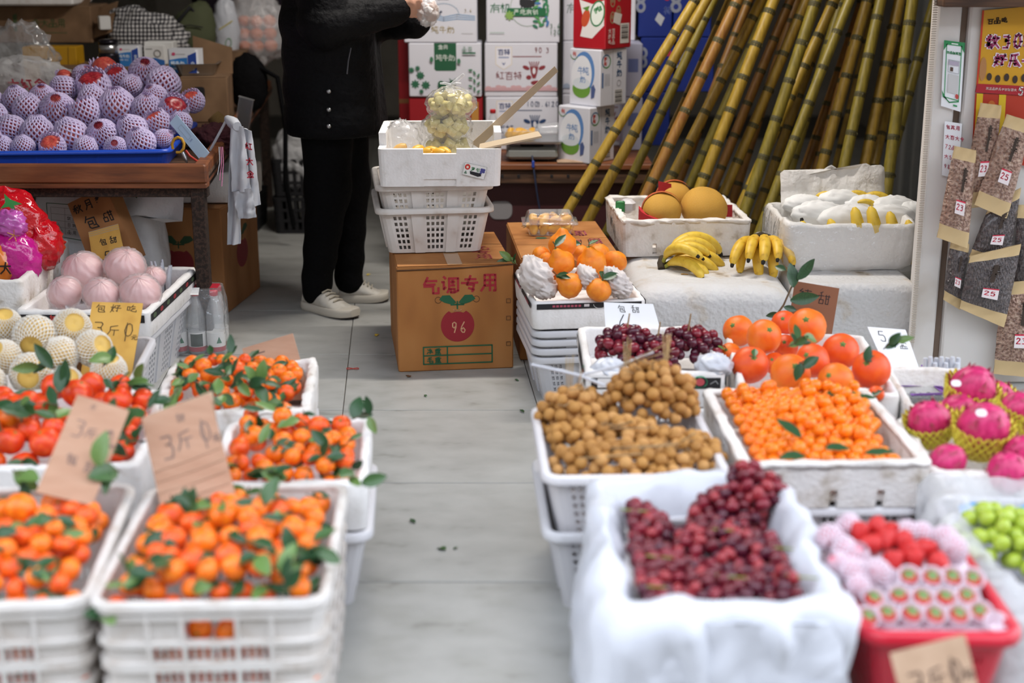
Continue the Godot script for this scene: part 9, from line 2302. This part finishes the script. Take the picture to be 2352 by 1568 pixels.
	for i in 4:
		var k: Vector3 = w2 + P(0.066, 0.02 - 0.0, 0.028 - 0.018 * i)
		var m2 := k + P(0.016, 0.026, 0.002); var e := m2 + P(-0.006, 0.02, 0.004)
		hb.append([w2 + P(0.035, 0.014, 0.014 - 0.01 * i), k, 0.012, 0.0105]); hb.append([k, m2, 0.0105, 0.0092]); hb.append([m2, e, 0.0092, 0.0075])
	hb.append([w2 + P(0.02, 0.012, 0.02), w2 + P(0.045, 0.036, 0.034), 0.014, 0.011]); hb.append([w2 + P(0.045, 0.036, 0.034), w2 + P(0.062, 0.052, 0.034), 0.011, 0.0085])
	part(o, "hand", sdf_mesh(hb, 0.0036, 0.008), mat("skin"))
	var bg := thing("small_bag", "small clear bag of food held in the hands of the person", "bag", T(at_z(985, 28, 5.24)))
	crinkle(bg, "film", P(-0.004, 0.0, 0), P(0.038, 0.045, 0.036), mat("film_milky"), 101, 0.3)
	crinkle(bg, "food", P(0.008, 0.0, 0), P(0.026, 0.032, 0.022), mat("food_brown", "a07860", 0.6), 102, 0.15)
	part(bg, "bag_neck", G.new().tube([P(-0.01, 0.01, 0.03), P(0.0, 0.018, 0.04), P(0.014, 0.006, 0.042)], [0.01, 0.007, 0.01], 8), mat("film_milky"))

# ================================================================ scraps on the floor
func litter() -> void:
	for q in [[953, 1200, 0.03, "leaf_dark"], [1022, 1262, 0.035, "leaf_mid"], [1052, 1256, 0.014, "leaf_dark"], [1182, 870, 0.02, "leaf_dark"], [975, 906, 0.018, "leaf_dark"], [1195, 940, 0.03, "leaf_dark"], [830, 920, 0.02, "leaf_dark"]]:
		var o := thing("fallen_leaf", "small green leaf scrap lying on the tiled floor", "leaf", T(at_h(q[0], q[1], 0.004)), "leaf scraps on the floor")
		add_leaf(o, Vector3.ZERO, P(cos(q[0]), 0.02, sin(q[0])), Vector3.UP, q[2], mat(q[3]))
	var rp := at_h(810, 846, 0.004)
	var pts := []
	for i in 17:
		var t := TAU * i / 16.0
		pts.append(rp + P(0.02 * sin(t), 0.0, 0.008 * sin(2 * t)))
	solo("rubber_band", G.new().tube(pts, 0.0015, 5), mat("band_red", "b04038", 0.6), "twisted red rubber band lying on the floor tiles", "rubber band")
	for q in [[865, 770, "d8b840"], [846, 631, "d8c050"], [718, 838, "d8d4b8"], [938, 864, "6a4a30"]]:
		solo("floor_scrap", G.new().slab(3, 2, 0.0008, func(u, v): return P(-0.011 + 0.022 * u, 0.002 + 0.002 * sin(u * 6), -0.005 + 0.01 * v + 0.004 * sin(u * 4))), mat("scrap_" + q[2], q[2], 0.8), "tiny peel scrap lying on the floor tiles", "scrap", T(at_h(q[0], q[1], 0.002), q[0]), "scraps on the floor")
